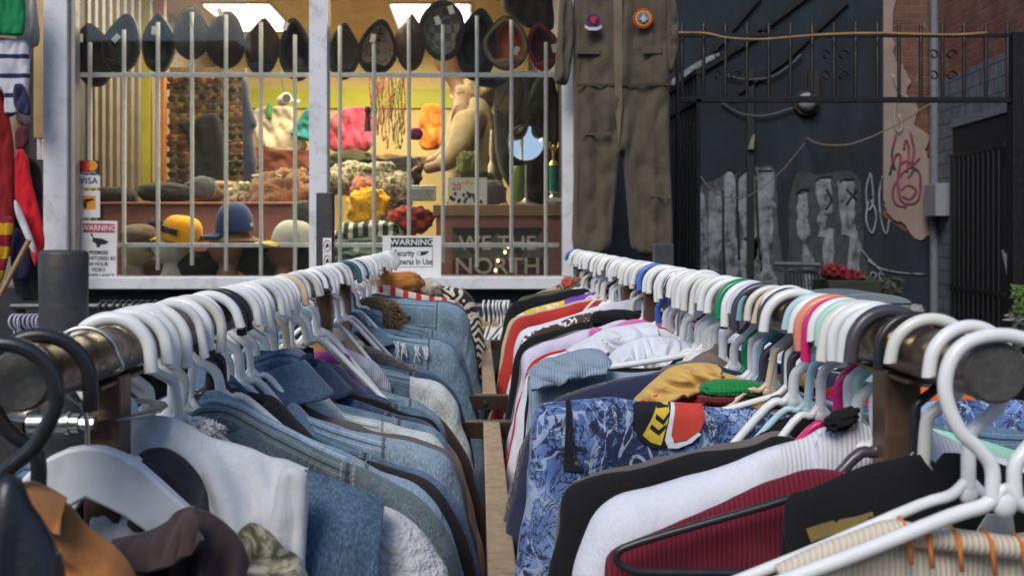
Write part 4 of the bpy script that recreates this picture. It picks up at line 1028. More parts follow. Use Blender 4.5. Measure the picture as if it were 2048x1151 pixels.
# right rail
RB = 'white plastic hanger '
hanger('R', 0.664, 'white', 'white hanger with a closed teardrop hook over the round rail end, nearest on the right', 'loop', yaw=0.03, roll=0, drop=.074, half=.21)
hanger('R', 0.705, 'white', 'white hanger hooked right behind the teardrop one on the right rail', yaw=.10, roll=0.02, drop=.078, half=.21, var=1)
hanger('R', 0.765, 'offwhite', 'white hanger standing apart in front of the right post', yaw=-.06, drop=.18, half=.05, var=1)
for c, p, l, v in [('charcoal', 1705, 'dark grey thick hanger first behind the right post', 0), ('white', 1693, 'white hanger touching the dark grey thick one', 0), ('white', 1670, 'white hanger second in the bright bunch behind the right post', 0),
    ('offwhite', 1654, 'off white hanger third in the bunch behind the right post', 2), ('mint', 1635, 'pale mint hanger behind the right post', 3), ('white', 1622, 'white hanger between the pale mint and the pink hook', 1),
    ('pink', 1614, 'hot pink hanger with its tip hanging low', 5), ('coral', 1600, 'coral hanger next to the hot pink one', 0), ('white', 1583, 'white hanger between the coral and the pale blue hook', 1), ('pale_blue', 1571, 'pale blue hanger in the right row', 3),
    ('white', 1537, 'white hanger standing free before the pale blue one', 6), ('charcoal', 1523, 'brownish grey hanger between two white ones in the right row', 1), ('cream', 1508, 'cream hanger in the right row', 7), ('offwhite', 1492, 'off white hanger right of the dark grey arched hook', 3),
    ('charcoal', 1475, 'dark grey arched hanger standing higher than its neighbours', 2), ('lilac', 1464, 'pale lilac hanger beside the dark grey arched one', 1), ('white', 1453, 'white hanger just in front of the green one', 3),
    ('green', 1438, 'bright green hanger in the right row', 0), ('white', 1422, 'broad white hanger just behind the green one', 6)]:
    one('R', p, c, l, var=v, roll=random.gauss(0, .06))
row('R', [(1404, 1382, 3, [W, O], RB + 'in the dense bunch left of the green hook'), (1374, 1341, 4, [O, W], RB + 'in the thin bunch between the green and the blue hook'), (1332, 1292, 5, [W], RB + 'right in front of the blue hook')], GR)
one('R', 1279, 'blue', 'bright blue hanger hooked above the rack joint', var=0)
row('R', [(1270, 1240, 5, [W, O], RB + 'above the rack joint of the right rail'), (1236, 1206, 6, [W, O, W], RB + 'directly behind the rack joint on the right'),
    (1200, 1165, 8, [W, W, O], RB + 'in the far half of the right rail'), (1161, 1138, 7, [W, O], RB + 'crowded near the far end of the right rail')], GR)
hanger('R', 3.60, 'blue', 'blue rimmed hanger at the very end of the right rail', kind='slim', drop=.18, half=.155)
# hangers whose arms show clearly
hanger('R', 1.53, 'white', 'white double bar hanger with long arms above the navy sweatshirt', 'plastic', yaw=.02, roll=.0, drop=.04, half=.215, dz=.003)
hanger('R', 1.118, 'white', 'white hanger with a wide curved shoulder next to the flame print shirt', 'plastic', yaw=.0, roll=0, drop=.055, half=.2, dz=.003)
hanger('R', 0.795, 'black', 'black hanger carrying the maroon sweater, its end bent like a hook', 'plastic', yaw=.0, roll=0, drop=.068, half=.232, var=7)
hanger('R', 1.13, 'charcoal', 'brownish grey hanger with a straight bar above the orange top', yaw=.05, roll=0)
hanger('R', 1.22, 'aqua', 'blue green hanger neck standing out among the white ones', yaw=.1, drop=.18, half=.16)
hanger('R', 1.27, 'white', 'white hanger with a thick bar carrying the mustard yellow cardigan', roll=0, drop=.085)
# wooden and steel hooks
white_wood = paint('chipped_white_wood', (0.63, 0.65, 0.69), 0.5, 0.05, 0, 9, 0.1, (0.52, 0.52, 0.53))
wire_wood('L', 0.78, 'white painted wooden hanger with chipped edges on a bent steel hook', white_wood, yaw=0.10, half=0.19, broad=0.054, drop=0.075, thick=0.014, lift=.020)
wire_wood('L', 1.62, 'natural wood hanger inside the acid washed denim jacket', wood_h, lift=-.02)
wire_wood('L', 1.90, 'natural wood hanger with round shoulder above the magenta collar', wood_h, lift=-.01)
wire_wood('L', 1.52, 'dark wood hanger on a steel hook by the black pair', paint('dark_wood', (0.05, 0.04, 0.04), 0.4), lift=-.01)
wire_wood('L', 2.10, 'pale wood hanger on a thin steel hook near the peach one', paint('grey_wood', (0.3, 0.27, 0.24), 0.4), lift=-.01)
wire_wood('R', 1.72, 'natural flat wood hanger between white ones in the right row', wood_h, lift=-.012)
hanger('L', 0.645, 'black', 'thick black hanger hooked over the left rail end, nearest on the left', 'plastic', s=-1, yaw=.15, roll=.0, drop=.2, half=.03)
hanger('L', 0.70, 'black', 'second thick black hanger directly behind the nearest one on the left', 'plastic', s=1, yaw=.2, drop=.2, half=.03)

tg_ = MB(); tg_.prism([(-.016, -.010), (-.006, .014), (.012, .012), (.018, -.006), (.004, -.016)], -.0006, .0006)
o = tg_.build('price_tag', paint('pale_tag', (.50, .52, .54), .5, .05), None, loc=P(1985, 1062, .70), rot=(.3, 0, .1)); tag(o, 'pale grey paper tag hanging by the teardrop hanger at the lower right', 'price tag')
SKY, SUN = 0.15, 2.7
# ================================================================== setting
g = MB(); g.box((-80, -60, -0.3), (80, 80, 0)); struct(g.build('pavement', paint('worn_asphalt', (0.06, 0.058, 0.056), .9, .3, 0, 3, .5, (0.035, 0.034, 0.033))))
white_fr = paint('white_painted_frame', (0.64, 0.64, 0.67), 0.45, 0.05, 0, 6, 0.08, (0.44, 0.44, 0.45))
beige_fr = paint('beige_glazing_bead', (0.42, 0.37, 0.31), 0.5, 0.1, 0, 8, 0.05)
dark_w = paint('dark_grey_render', (0.022, 0.023, 0.027), 0.7, 0.3, 0, 5, 0.5, (0.035, 0.033, 0.033))
cream_w = paint('cream_wall', (0.62, 0.47, 0.20), 0.7, 0.15, 0, 2, 0.2, (0.5, 0.38, 0.16))
lime_w = paint('lime_band', (0.42, 0.42, 0.03), 0.6, 0.12, 0, 4, 0.1)
FLZ = 0.70
def WX(px, Y): return (px - CX) * Y / F
def WZ(py, Y): return H + (CY - py) * Y / F

shop = thing('shop_building', 'shop front with white framed display window and dark wall below it', 'shop', (0, 4.3, 0))
def pbox(name, x0, x1, y0, y1, z0, z1, m, parent, bevel=0.0):
    b = MB(); l = parent.location if parent else Vector((0, 0, 0))
    b.box((x0 - l.x, y0 - l.y, z0 - l.z), (x1 - l.x, y1 - l.y, z1 - l.z)); return b.build(name, m, parent, bevel=bevel)
zs0, zs1 = WZ(578, 4.22), WZ(553, 4.25)
xl, xr = WX(92, 4.25), WX(1146, 4.25)
pbox('lower_wall', xl - .9, xr + .02, 4.30, 4.52, 0, zs0, dark_w, shop)
pbox('upper_wall', xl - .9, xr + .02, 4.26, 4.52, 3.05, 4.6, dark_w, shop)
pbox('side_wall', xr + .003, xr + .10, 4.29, 11.98, 0, 4.6, dark_w, shop)
pbox('back_wall', -2.1, xr + .0, 8.0, 8.1, FLZ, 3.0, cream_w, shop)
pbox('lime_band', -2.05, xr - .02, 7.97, 7.996, WZ(217, 8), WZ(178, 8), lime_w, shop)
pbox('ceiling', -2.1, xr + .0, 4.53, 8.1, 2.95, 3.05, cream_w, shop)
pbox('roof', xl - .9, xr + .12, 4.53, 12, 4.6, 4.7, dark_w, shop)
pbox('shop_floor', -2.1, xr + .0, 4.53, 8.0, FLZ - .1, FLZ, paint('brown_floor', (0.12, 0.08, 0.05), .6, .2), shop)
pbox('inner_left_wall', -2.15, -2.05, 4.53, 8.0, FLZ, 2.95, paint('taupe_wall', (0.22, 0.18, 0.13), .7, .15), shop)
fr = pbox('window_frame', xl, WX(140, 4.25), 4.22, 4.30, zs0, 3.06, white_fr, shop, 0.004)
for nm, a, b_, y0, m in (('glazing_bead', 140.5, 151, 4.245, beige_fr), ('mullion', 620, 656, 4.225, white_fr), ('right_jamb', 1125, 1146, 4.22, white_fr), ('glazing_bead', 650.5, 657, 4.27, beige_fr)):
    pbox(nm, WX(a, 4.25), WX(b_, 4.25), y0, 4.30, zs1 + .002, 3.06, m, shop, 0.003)
s_ = MB(); s_.prism([(WX(140.5, 4.25), zs0), (xr + .002, zs0), (xr + .002, zs1), (WX(140.5, 4.25), zs1)], 4.215 - 4.3, 0.03); s_.build('window_sill', white_fr, shop, bevel=.004)
pbox('window_head', WX(140.5, 4.25), xr, 4.225, 4.30, 2.72, 3.04, white_fr, shop)
# glass
gs = NT('window_glass'); gm = gs.m
tr = gs.add('ShaderNodeBsdfTransparent'); gl = gs.add('ShaderNodeBsdfGlossy'); gl.inputs['Roughness'].default_value = 0.02
tr.inputs['Color'].default_value = (0.93, 0.95, 0.94, 1); df = gs.add('ShaderNodeBsdfDiffuse'); df.inputs['Color'].default_value = (.6, .6, .55, 1)
fz = gs.add('ShaderNodeFresnel'); fz.inputs['IOR'].default_value = 1.45
mx = gs.add('ShaderNodeMixShader'); gs.link(fz.outputs[0], mx.inputs[0]); gs.link(tr.outputs[0], mx.inputs[1]); gs.link(gl.outputs[0], mx.inputs[2])
mx2 = gs.add('ShaderNodeMixShader'); dn = gs.ramp(gs.noise(gs.tc.outputs['Object'], 2.2, 5, .65), [(.35, (.004,) * 3), (.8, (.022,) * 3)]); gs.link(dn, mx2.inputs[0])
gs.link(mx.outputs[0], mx2.inputs[1]); gs.link(df.outputs[0], mx2.inputs[2]); gs.link(mx2.outputs[0], gs.out.inputs['Surface'])
for a, b_ in ((150, 621), (655, 1126)):
    pbox('window_pane', WX(a, 4.31), WX(b_, 4.31), 4.310, 4.313, zs1 - .004, 2.73, gm, shop)

# ceiling lamps (lit panels) and an added one
lampm = emit('lit_panel', (1.0, 0.93, 0.80), 9.0)
for k, (a, b_, lab) in enumerate(((440, 560, 'lit square ceiling panel on the left above the caps'), (793, 938, 'lit square ceiling panel on the right above the bowler hat'))):
    x0, x1 = WX(a, 6.9), WX(b_, 6.9)
    t = thing('ceiling_light', lab, 'ceiling light', ((x0 + x1) / 2, 6.9, 2.95))
    hw = (x1 - x0) / 2
    b = MB(); b.box((-hw, -.40, -.022), (hw, .40, -.012)); b.build('diffuser', lampm, t)
    b = MB(); b.box((-hw - .02, -.42, -.012), (hw + .02, .42, -.001)); b.build('frame', white_fr, t)
t = thing('ceiling_light', 'added lit tube standing in for a bright reflection in the upper left window corner', 'ceiling light', (-1.62, 5.0, 2.95))  # added lamp, stands in for a white reflection in the pane
b = MB(); b.box((-.10, -.30, -.03), (.10, .30, -.012)); b.build('diffuser', lampm, t)
b = MB(); b.box((-.12, -.32, -.012), (.12, .32, -.001)); b.build('frame', white_fr, t)
al = bpy.data.lights.new('shop_fill_light', 'AREA'); al.energy = 75; al.size = 1.2; al.color = (1, .83, .55)  # unseen area lights without a fixture, added to brighten the shop inside
ao = bpy.data.objects.new('shop_fill_light', al); COL.objects.link(ao); ao.location = (-0.75, 6.6, 2.90)
ao2 = bpy.data.objects.new('shop_fill_light', al); COL.objects.link(ao2); ao2.location = (-0.9, 5.0, 2.90)

# ------------------------------------------------------------------ window grille
grille_m = paint('grey_painted_bars', (0.78, 0.80, 0.81), 0.45, 0.12, 0.1, 30, 0.1)
YG = 4.38
barsL = [(180, 85, 330), (248, 60, 551), (316, 45, 540), (384, 25, 530), (452, 30, 541), (522, 45, 551), (590, 70, 551)]
barsR = [(680, 52, 545), (748, 88, 540), (818, 38, 540), (886, 50, 525), (954, 32, 534), (1023, 40, 545), (1092, 85, 551)]
for lab, bars, xa, xb, xl2 in (('light grey iron window grille in the left pane, its bar tips holding caps', barsL, 152, 622, 232), ('light grey iron window grille in the right pane, its bar tips holding caps', barsR, 655, 1118, 655)):
    t = thing('window_grille', lab, 'window grille', (WX((xa + xb) / 2, YG), YG, WZ(490, YG)))
    l = t.location
    for bx, ya, yb in bars:
        m = MB(); m.tube([(WX(bx, YG) - l.x, 0, WZ(yb, YG) - l.z), (WX(bx, YG) - l.x, 0, WZ(ya, YG) - l.z)], 0.0088, 10); m.build('bar', grille_m, t, smooth=40)
    for hy, x0_ in ((150, xa), (490, xl2)):
        m = MB(); m.box((WX(x0_, YG) - l.x, -.006, WZ(hy + 4.5, YG) - l.z), (WX(xb, YG) - l.x, .006, WZ(hy - 4.5, YG) - l.z)); m.build('cross_bar', grille_m, t, bevel=.002)

# ------------------------------------------------------------------ caps hung on the bars
tag_m = paint('price_tag_card', (0.66, 0.65, 0.61), 0.6, 0.05); edge_m = fabric('cap_edge', (0.045, 0.042, 0.04))
def hung_cap(label, cx, yt, yb, w, cm, lm, tg=None, tilt=0.0, bowl=0.05, peak=True, Y=4.43, peak_m=None, narrow=0.38, name='flat_cap'):
    hh = (yb - yt) / 2 * Y / F; hw = w / 2 * Y / F; c = P(cx, (yt + yb) / 2, Y)
    t = thing(name, label, 'cap', c, None, (0, tilt, 0))
    A = 40
    def rim(a, k=1.0):
        z = math.cos(a); x = math.sin(a) * (1 - narrow * max(0, z) ** 1.5) * (1 + .06 * math.sin(3 * a + cx))
        return x * hw * k, z * hh * k
    def shell(prof, mi=0):
        m = MB(); vs = []; fs = []
        for k, y in prof:
            for i in range(A):
                a = 6.2832 * i / A; x, z = rim(a, k); n = .006 * mnoise.noise(Vector((x * 30, y * 20, z * 22 + cx)))
                vs.append((x, y + n * (2 if k < .95 else .6), z))
        for q in range(len(prof) - 1):
            for i in range(A): fs.append((q * A + i, q * A + (i + 1) % A, (q + 1) * A + (i + 1) % A, (q + 1) * A + i))
        fs.append(tuple((len(prof) - 1) * A + i for i in range(A)))
        m.add(vs, fs); return m
    shell([(.80, -.012), (.9, -.02), (.97, -.016), (1.0, 0), (.98, bowl * .5), (.86, bowl * .9), (.6, bowl * 1.2), (.25, bowl * 1.3), (.02, bowl * 1.32)]).build('crown', cm, t, smooth=180)
    shell([(.81, -.0115), (.78, .004), (.70, bowl * .5), (.5, bowl * .8), (.2, bowl * .95), (.02, bowl)]).build('lining', lm, t, smooth=180)
    if peak:
        m = MB(); vs = []; fs = []; N = 18
        for i in range(N + 1):
            a = math.pi * (0.68 + 0.64 * i / N); x, z = rim(a, .99); q = math.sin(math.pi * i / N)
            for k in range(4):
                f = k / 3; vs.append((x * (1 - .12 * f * q), -.018 - .014 * math.sin(f * 2.6) * q, z * (1 - .42 * f * q)))
        for i in range(N):
            for k in range(3): a = i * 4 + k; fs.append((a, a + 1, a + 5, a + 4))
        m.add(vs, fs); o = m.build('peak', peak_m or cm, t, smooth=180); s = o.modifiers.new('thickness', 'SOLIDIFY'); s.thickness = .005
    bd = MB(); kk = .985 if bowl > 0 else 1.0
    bd.tube([(rim(6.2832 * i / 30, kk)[0], -.019, rim(6.2832 * i / 30, kk)[1]) for i in range(30)], .0032 if bowl > 0 else .0022, 6, closed=True); bd.build('rim_binding', edge_m, t, smooth=180)
    if bowl < 0:
        for a_ in (-.9, 0, .9):
            sm_ = MB(); sm_.tube([(math.sin(a_ * q_ / 6) * hw * .98 * math.sin(q_ / 6 * 1.5708) if a_ else 0, -.020 + bowl * 1.25 * 0 - .034 * math.cos(q_ / 6 * 1.5708), hh * (.9 - 1.75 * q_ / 6) * (1 if not a_ else .9)) for q_ in range(7)], .0012, 5); sm_.build('seam', edge_m, t, smooth=180)
    for g_ in (tg or []):
        p = P(g_[0], g_[1], YG - .03) - c; m = MB(); m.box((-.0115, -.0006, -.018), (.0115, .0006, .018))
        m.build('price_tag', tag_m, t, loc=p, rot=(0, g_[2] if len(g_) > 2 else .1, 0))
    return t
ck = fabric('cap_black', (0.018, 0.018, 0.02)); ck2 = fabric('cap_grey_black', (0.035, 0.034, 0.034)); cgb = fabric('cap_grey_brown', (0.06, 0.05, 0.042), 'print', c2=(0.09, 0.075, 0.06)); cbr = fabric('cap_brown', (0.045, 0.026, 0.02))
cnv = fabric('cap_navy', (0.025, 0.032, 0.075)); clt = fabric('cap_leather', (0.075, 0.03, 0.022), 'shiny'); ctn = fabric('cap_tan_tweed', (0.26, 0.19, 0.13), 'print', c2=(0.34, 0.26, 0.19)); cred = fabric('cap_red', (0.30, 0.02, 0.03)); cdr = fabric('cap_dark_red', (0.10, 0.015, 0.025))
lin_or = fabric('orange_satin', (0.50, 0.10, 0.025), 'shiny'); lin_d = fabric('dark_lining', (0.012, 0.012, 0.013), 'shiny'); lin_pk = fabric('patterned_lining', (0.28, 0.20, 0.15), 'print', c2=(0.05, 0.04, 0.04)); chk = fabric('checked_grey', (0.10, 0.10, 0.095), 'plaid', c2=(0.25, 0.24, 0.22))
for a in [
    ('black flat cap at the left end of the bars with white tag', 187, 48, 174, 80, ck, lin_d, [(164, 75, .1)], -.12),
    ('charcoal cap hanging crooked on the second bar from the left', 246, 28, 147, 72, ck, lin_d, [(231, 77, .5)], .22),
    ('black pointed cap with white tag, third from the left', 318, 28, 146, 66, ck, lin_d, [(308, 61, .05)], .02, .05, True, 4.43, None, .6),
    ('round grey brown herringbone cap seen from its top, fourth from the left', 385, 15, 121, 72, cgb, cgb, None, 0, -.03, False, 4.42, None, .15),
    ('dark brown leather cap with a tag on its top edge', 453, 22, 139, 78, cbr, cbr, [(440, 24, -.5)], 0, -.03, False, 4.43, None, .2),
    ('dark brown studded cap with navy peak at its bottom', 526, 36, 152, 72, cbr, cbr, None, .06, -.02, True, 4.44, cnv, .55),
    ('black cap with cable pattern just left of the mullion', 592, 37, 163, 66, ck2, lin_d, [(574, 51, .5)], -.08),
    ('black cap with grey lining just right of the mullion', 688, 47, 160, 62, ck, fabric('grey_olive_lining', (0.06, 0.06, 0.05)), None, .05, .05, True, 4.43, None, .5),
    ('black cap with patterned brown lining and cardboard tag', 756, 39, 152, 78, ck, lin_pk, [(744, 78, 0)], .18),
    ('shiny brown leather cap folded to a point', 822, 28, 143, 62, clt, clt, None, .03, -.03, False, 4.44, None, .75),
    ('round black bowler shaped cap with checked peak and two tags, highest of the row', 885, 2, 122, 90, ck2, chk, [(875, 41, -.3), (902, 20, -.3)], 0, .05, False, 4.42, None, .05),
    ('black cap with a strap between the bowler shaped and the tan cap', 955, 18, 163, 84, ck, lin_d, None, .1),
    ('tan tweed cap showing its bright orange satin lining', 1012, 33, 141, 92, ctn, lin_or, [(1032, 102, .4)], -.02, .05, True, 4.42, None, .4),
    ('red cap at the right end of the bars', 1084, 46, 143, 62, cred, cdr, [(1107, 101, 0)], -.2)]:
    hung_cap(*a)
# checked band of the bowler shaped cap hangs as its own little peak in its mesh: caps below the bar
for a in [('khaki baseball cap hanging peak down below the grille bar', 1018, 150, 234, 56, fabric('khaki_twill', (0.20, 0.15, 0.08)), lin_d, None, .1, -.03, False, 4.5, None, -.25),
          ('dark green cap hanging under the red one', 1078, 150, 238, 44, fabric('dark_green_twill', (0.05, 0.06, 0.04)), lin_d, None, .35, -.03, False, 4.52, None, -.1),
          ('navy cap hanging behind the khaki one', 985, 156, 176, 70, cnv, lin_d, None, 0, -.03, False, 4.5, None, .1)]:
    hung_cap(*a)

# ------------------------------------------------------------------ stickers and signs on the glass
ink = paint('black_print', (0.015, 0.015, 0.017), .5, .1); wht = paint('white_print', (0.66, 0.66, 0.64), .5, .05); redp = paint('red_print', (0.42, 0.05, 0.05), .5, .15)
def card(name, label, cat, x0, y0, x1, y1, m, Y=4.306, rot=0):
    c = P((x0 + x1) / 2, (y0 + y1) / 2, Y); t = thing(name, label, cat, c, None, (0, rot, 0)); w, h = (x1 - x0) / 2 * Y / F, (y1 - y0) / 2 * Y / F
    b = MB(); b.box((-w, -.0008, -h), (w, .0008, h)); b.build('board', m, t); return t, Y / F
t, k = card('sticker', 'black payment sticker with overlapping red and orange discs', 'sticker', 157, 321, 198, 348, ink)
for dx, c, z in ((-7, (0.60, 0.01, 0.015), -.0012), (7, (0.75, 0.30, 0.01), -.0014)):
    m = MB(); m.lathe([(0, z - .0003), (10.5 * k, z - .0003), (10.5 * k, z), (0, z)], (dx * k, 0, 3 * k), 28, axis='y'); m.build('disc', paint('disc%d' % dx, c, .5, .05), t)
m = MB(); m.prism([(0 + 7.4 * k * math.sin(a / 10 * 6.283) * .47, 3 * k + 7.6 * k * math.cos(a / 10 * 6.283)) for a in range(10)], -.0021, -.0018); m.build('disc_overlap', paint('disc_mid', (0.72, 0.10, 0.01), .5, .05), t)
text('mastercard', 6.5 * k, wht, t, (0, -.0012, -10 * k))
t, k = card('sticker', 'white payment sticker with blue lettering and a yellow stripe', 'sticker', 155, 351, 200, 377, wht)
text('VISA', 17 * k, paint('blue_print', (0.02, 0.035, 0.16), .5), t, (0, -.0012, 2 * k), bold=.0006, sx=1.1)
m = MB(); m.box((-22 * k, -.0013, -12.5 * k), (22 * k, -.0009, -9.5 * k)); m.build('yellow_stripe', paint('yellow_stripe', (0.65, 0.40, 0.05), .5), t)
t, k = card('sticker', 'white sticker with an orange square showing a small card reader', 'sticker', 155, 381, 200, 435, wht)
m = MB(); m.box((-13 * k, -.0013, -11 * k), (14 * k, -.0009, 17 * k)); m.build('orange_square', paint('orange_print', (0.72, 0.28, 0.01), .5), t)
m = MB(); m.prism([(-11 * k, 0), (-8 * k, 10 * k), (10 * k, 12 * k), (10 * k, 8 * k), (-3 * k, 4 * k), (-4 * k, -9 * k), (-8 * k, -9 * k)], -.0019, -.0014); m.build('drawing', ink, t)
t, k = card('warning_sign', 'white warning sign with red header and black camera, leaning in the left window corner', 'sign', 160, 441, 235, 553, wht, 4.305, .015)
m = MB(); m.box((-32 * k, -.0014, 32 * k), (32 * k, -.001, 50 * k)); m.build('header', redp, t)
text('WARNING', 15 * k, wht, t, (0, -.0017, 41 * k), sx=.95, bold=.0004)
m = MB(); m.prism([(x * k, z * k) for x, z in [(-18, 30), (-13, 30), (-10, 22), (8, 20), (20, 14), (14, 9), (4, 8), (2, 3), (-4, 3), (-5, 10), (-13, 14), (-12, 22)]], -.0015, -.001); m.build('camera_drawing', ink, t)
for i, s in enumerate(('PREMISES', 'MONITORED BY', '24 HOUR', 'VIDEO', 'SURVEILLANCE')): text(s, 10.5 * k, ink, t, (0, -.0012, (-8 - 11.5 * i) * k), sx=.9, bold=.0004)
m = MB()
for a, b_, c, d in ((-37, -36, -56, 56), (36, 37, -56, 56)): m.box((a * k, -.0013, c * k), (b_ * k, -.0009, d * k))
m.build('red_border', redp, t)
t, k = card('warning_sign', 'white security sign with black header above the far end of the left rail', 'sign', 765, 471, 882, 552, wht, 4.306)
for a, b_, c, d in ((-42, 42, -22.5, -21.5), (-42, -41, -21.5, 18), (41, 42, -21.5, 18)):
    m = MB(); m.box((a * k, -.0013, c * k), (b_ * k, -.0009, d * k)); m.build('border_line', ink, t)
m = MB(); m.box((-42 * k, -.0014, 18 * k), (42 * k, -.001, 36 * k)); m.build('header', ink, t)
text('WARNING', 17 * k, wht, t, (0, -.0017, 27 * k), sx=1.05, bold=.0006)
text('Security', 17 * k, ink, t, (-15 * k, -.0012, 5 * k), sx=.72, bold=.0006); text('Cameras In Use', 17 * k, ink, t, (0, -.0012, -12 * k), sx=.76, bold=.0006)
m = MB(); m.prism([(x * k, z * k) for x, z in [(10, 5), (13, 9), (22, 9), (36, 10), (28, 3), (22, 1), (13, 1)]], -.0015, -.001); m.build('camera_drawing', ink, t)
m = MB(); m.lathe([(0, -.0019), (3 * k, -.0019), (3 * k, -.0016), (0, -.0016)], (15 * k, 0, 5 * k), 16, axis='y'); m.build('camera_lens', wht, t)
# ================================================================== inside the shop
pinkw = paint('dusty_pink_paint', (0.33, 0.135, 0.11), .6, .12, 0, 4, .15, (0.25, 0.10, 0.085)); browntop = paint('brown_worktop', (0.27, 0.165, 0.08), .5, .2, 0, 6, .1)
t = thing('display_counter', 'low dusty pink counter behind the mannequin heads', 'counter', (WX(400, 5.0), 5.0, FLZ))
l = t.location; b = MB(); b.box((WX(205, 5.0) - l.x, 0, 0), (WX(615, 5.0) - l.x, .45, WZ(410, 5.0) - FLZ)); b.build('body', pinkw, t, bevel=.006)
b = MB(); b.box((WX(200, 5.0) - l.x, -.02, WZ(410, 5.0) - FLZ + .001), (WX(620, 5.0) - l.x, .48, WZ(404, 5.0) - FLZ)); b.build('top', pinkw, t, bevel=.004)
t = thing('display_cabinet', 'pink cabinet with brown worktop carrying mirror and trophy, right of the security sign', 'cabinet', (WX(995, 4.62), 4.62, FLZ))
l = t.location; b = MB(); b.box((WX(872, 4.62) - l.x, 0, 0), (WX(1122, 4.62) - l.x, .4, WZ(432, 4.62) - FLZ)); b.build('body', pinkw, t, bevel=.004)
b = MB(); b.box((WX(866, 4.6) - l.x, -.03, WZ(432, 4.6) - FLZ + .001), (WX(1124, 4.6) - l.x, .42, WZ(409, 4.6) - FLZ)); b.build('worktop', browntop, t, bevel=.004)
ZT = WZ(409, 4.6)
pbox('display_ledge', WX(150, 4.4), xr, 4.40, 4.60, zs1 - .06, zs1 - .005, paint('ledge', (0.2, 0.15, 0.12), .6), shop)
# banner
t = thing('banner', 'grey and purple banner reading WE THE NORTH on the cabinet front', 'banner', P(995, 503, 4.60))
def ban_m():
    s = NT('banner_cloth'); o = s.tc.outputs['Object']; sep = s.add('ShaderNodeSeparateXYZ'); s.link(o, sep.inputs[0])
    z = sep.outputs['Z']; x = sep.outputs['X']
    tri = s.math('MULTIPLY', s.math('ABSOLUTE', s.math('SUBTRACT', s.math('FRACT', s.math('ADD', s.math('MULTIPLY', x, 5.1), .5)), .5)), .24)
    dark = s.math('GREATER_THAN', s.math('ADD', s.math('SUBTRACT', z, 0.035), tri), 0.055)
    col = s.mix(dark, s.ramp(s.noise(o, 9), [(.3, (0.07, 0.08, 0.08)), (.7, (0.14, 0.155, 0.15))]), (0.025, 0.025, 0.027))
    low = s.math('LESS_THAN', z, s.math('MULTIPLY', s.noise(o, 14), -.06))
    col = s.mix(low, col, s.ramp(s.noise(o, 18), [(.45, (0.022, 0.022, 0.024)), (.55, (0.085, 0.02, 0.06))]))
    ln = s.math('LESS_THAN', s.math('FRACT', s.math('MULTIPLY', z, 110)), .35)
    s.base(s.mix(s.math('MULTIPLY', ln, .45), col, (0.02, 0.02, 0.02))); s.rough(.8); return s.m
k = 4.6 / F; b = MB(); b.box((-90 * k, -.002, -48 * k), (90 * k, .002, 48 * k)); b.build('cloth', ban_m(), t)
lett = paint('cream_letters', (0.48, 0.44, 0.38), .6, .1)
text('WE THE', 40 * k, lett, t, (0, -.004, 16 * k), sx=1.06, bold=.0012); text('NORTH', 46 * k, lett, t, (0, -.004, -30 * k), sx=1.06, bold=.0012)
# string of little lamps inside the glass
t = thing('string_light', 'short string of small warm bulbs before the banner', 'string light', P(1010, 515, 4.50)); l = t.location
bp = [P(x, y, 4.50) - l for x, y in ((1026, 488), (1016, 493), (1010, 504), (996, 521), (991, 540))]
m = MB(); m.tube(smoothpath([P(1040, 470, 4.5) - l] + bp, 5), .0012, 6); m.build('wire', ink, t)
for p in bp:
    m = MB(); m.blob(p, (.006, .006, .008), amp=0, n=10, m=8); m.build('bulb', emit('warm_bulb', (1, .62, .22), 6), t, smooth=180)

# mannequin heads and their hats
def head(label, px, ytop, ybot, w, m, Y=4.52, face=-1, neck=.42):
    c = P(px, ybot, Y); hh = (ybot - ytop) * Y / F; hw = w / 2 * Y / F
    t = thing('mannequin_head', label, 'mannequin head', c)
    b = MB(); n, mm = 28, 26; vs = []; fs = []
    for i in range(mm + 1):
        f = i / mm; z = f * hh
        if f < .30: r = hw * (.72 - .22 * math.sin(f / .30 * math.pi / 2)) ; off = .0
        else:
            q = (f - .30) / .70; r = hw * max(.02, math.sin(math.pi * min(1, (.13 + .87 * q))) ** .55) * (0.8 + .25 * q); off = .0
        for j in range(n):
            a = 6.2832 * j / n; x = math.cos(a) * r; y = math.sin(a) * r * 1.0
            if f > .30:
                fr_ = max(0, math.cos(a - (math.pi if face < 0 else 0)))
                q = (f - .30) / .70
                x += face * hw * (.30 * fr_ ** 18 * math.exp(-((q - .36) / .07) ** 2) + .12 * fr_ ** 6 * math.exp(-((q - .10) / .07) ** 2) + .10 * fr_ ** 10 * math.exp(-((q - .22) / .04) ** 2) - .10 * fr_ ** 8 * math.exp(-((q - .47) / .05) ** 2) + .10 * fr_ ** 2)
            vs.append((x, y, z))
    for i in range(mm):
        for j in range(n): fs.append((i * n + j, i * n + (j + 1) % n, (i + 1) * n + (j + 1) % n, (i + 1) * n + j))
    fs.append(tuple(range(n))); fs.append(tuple(mm * n + j for j in range(n)))
    b.add(vs, fs); b.build('head', m, t, smooth=180); return t
foam = paint('white_foam', (0.55, 0.56, 0.47), .7, .08); tan_h = paint('tan_plastic_skin', (0.30, 0.145, 0.085), .5, .15); tan2 = paint('cream_plastic_skin', (0.42, 0.35, 0.25), .5, .15)
head('cream mannequin head under a brown wool hat, leftmost of the heads', 272, 470, 556, 62, tan2, face=1)
head('white foam mannequin head wearing the yellow cap', 345, 452, 556, 74, foam, face=-1)
head('brown mannequin head under the royal blue cap', 455, 455, 556, 70, tan_h, face=-1)
head('tan mannequin head under the white anchor cap', 568, 470, 556, 64, tan_h, face=-1)
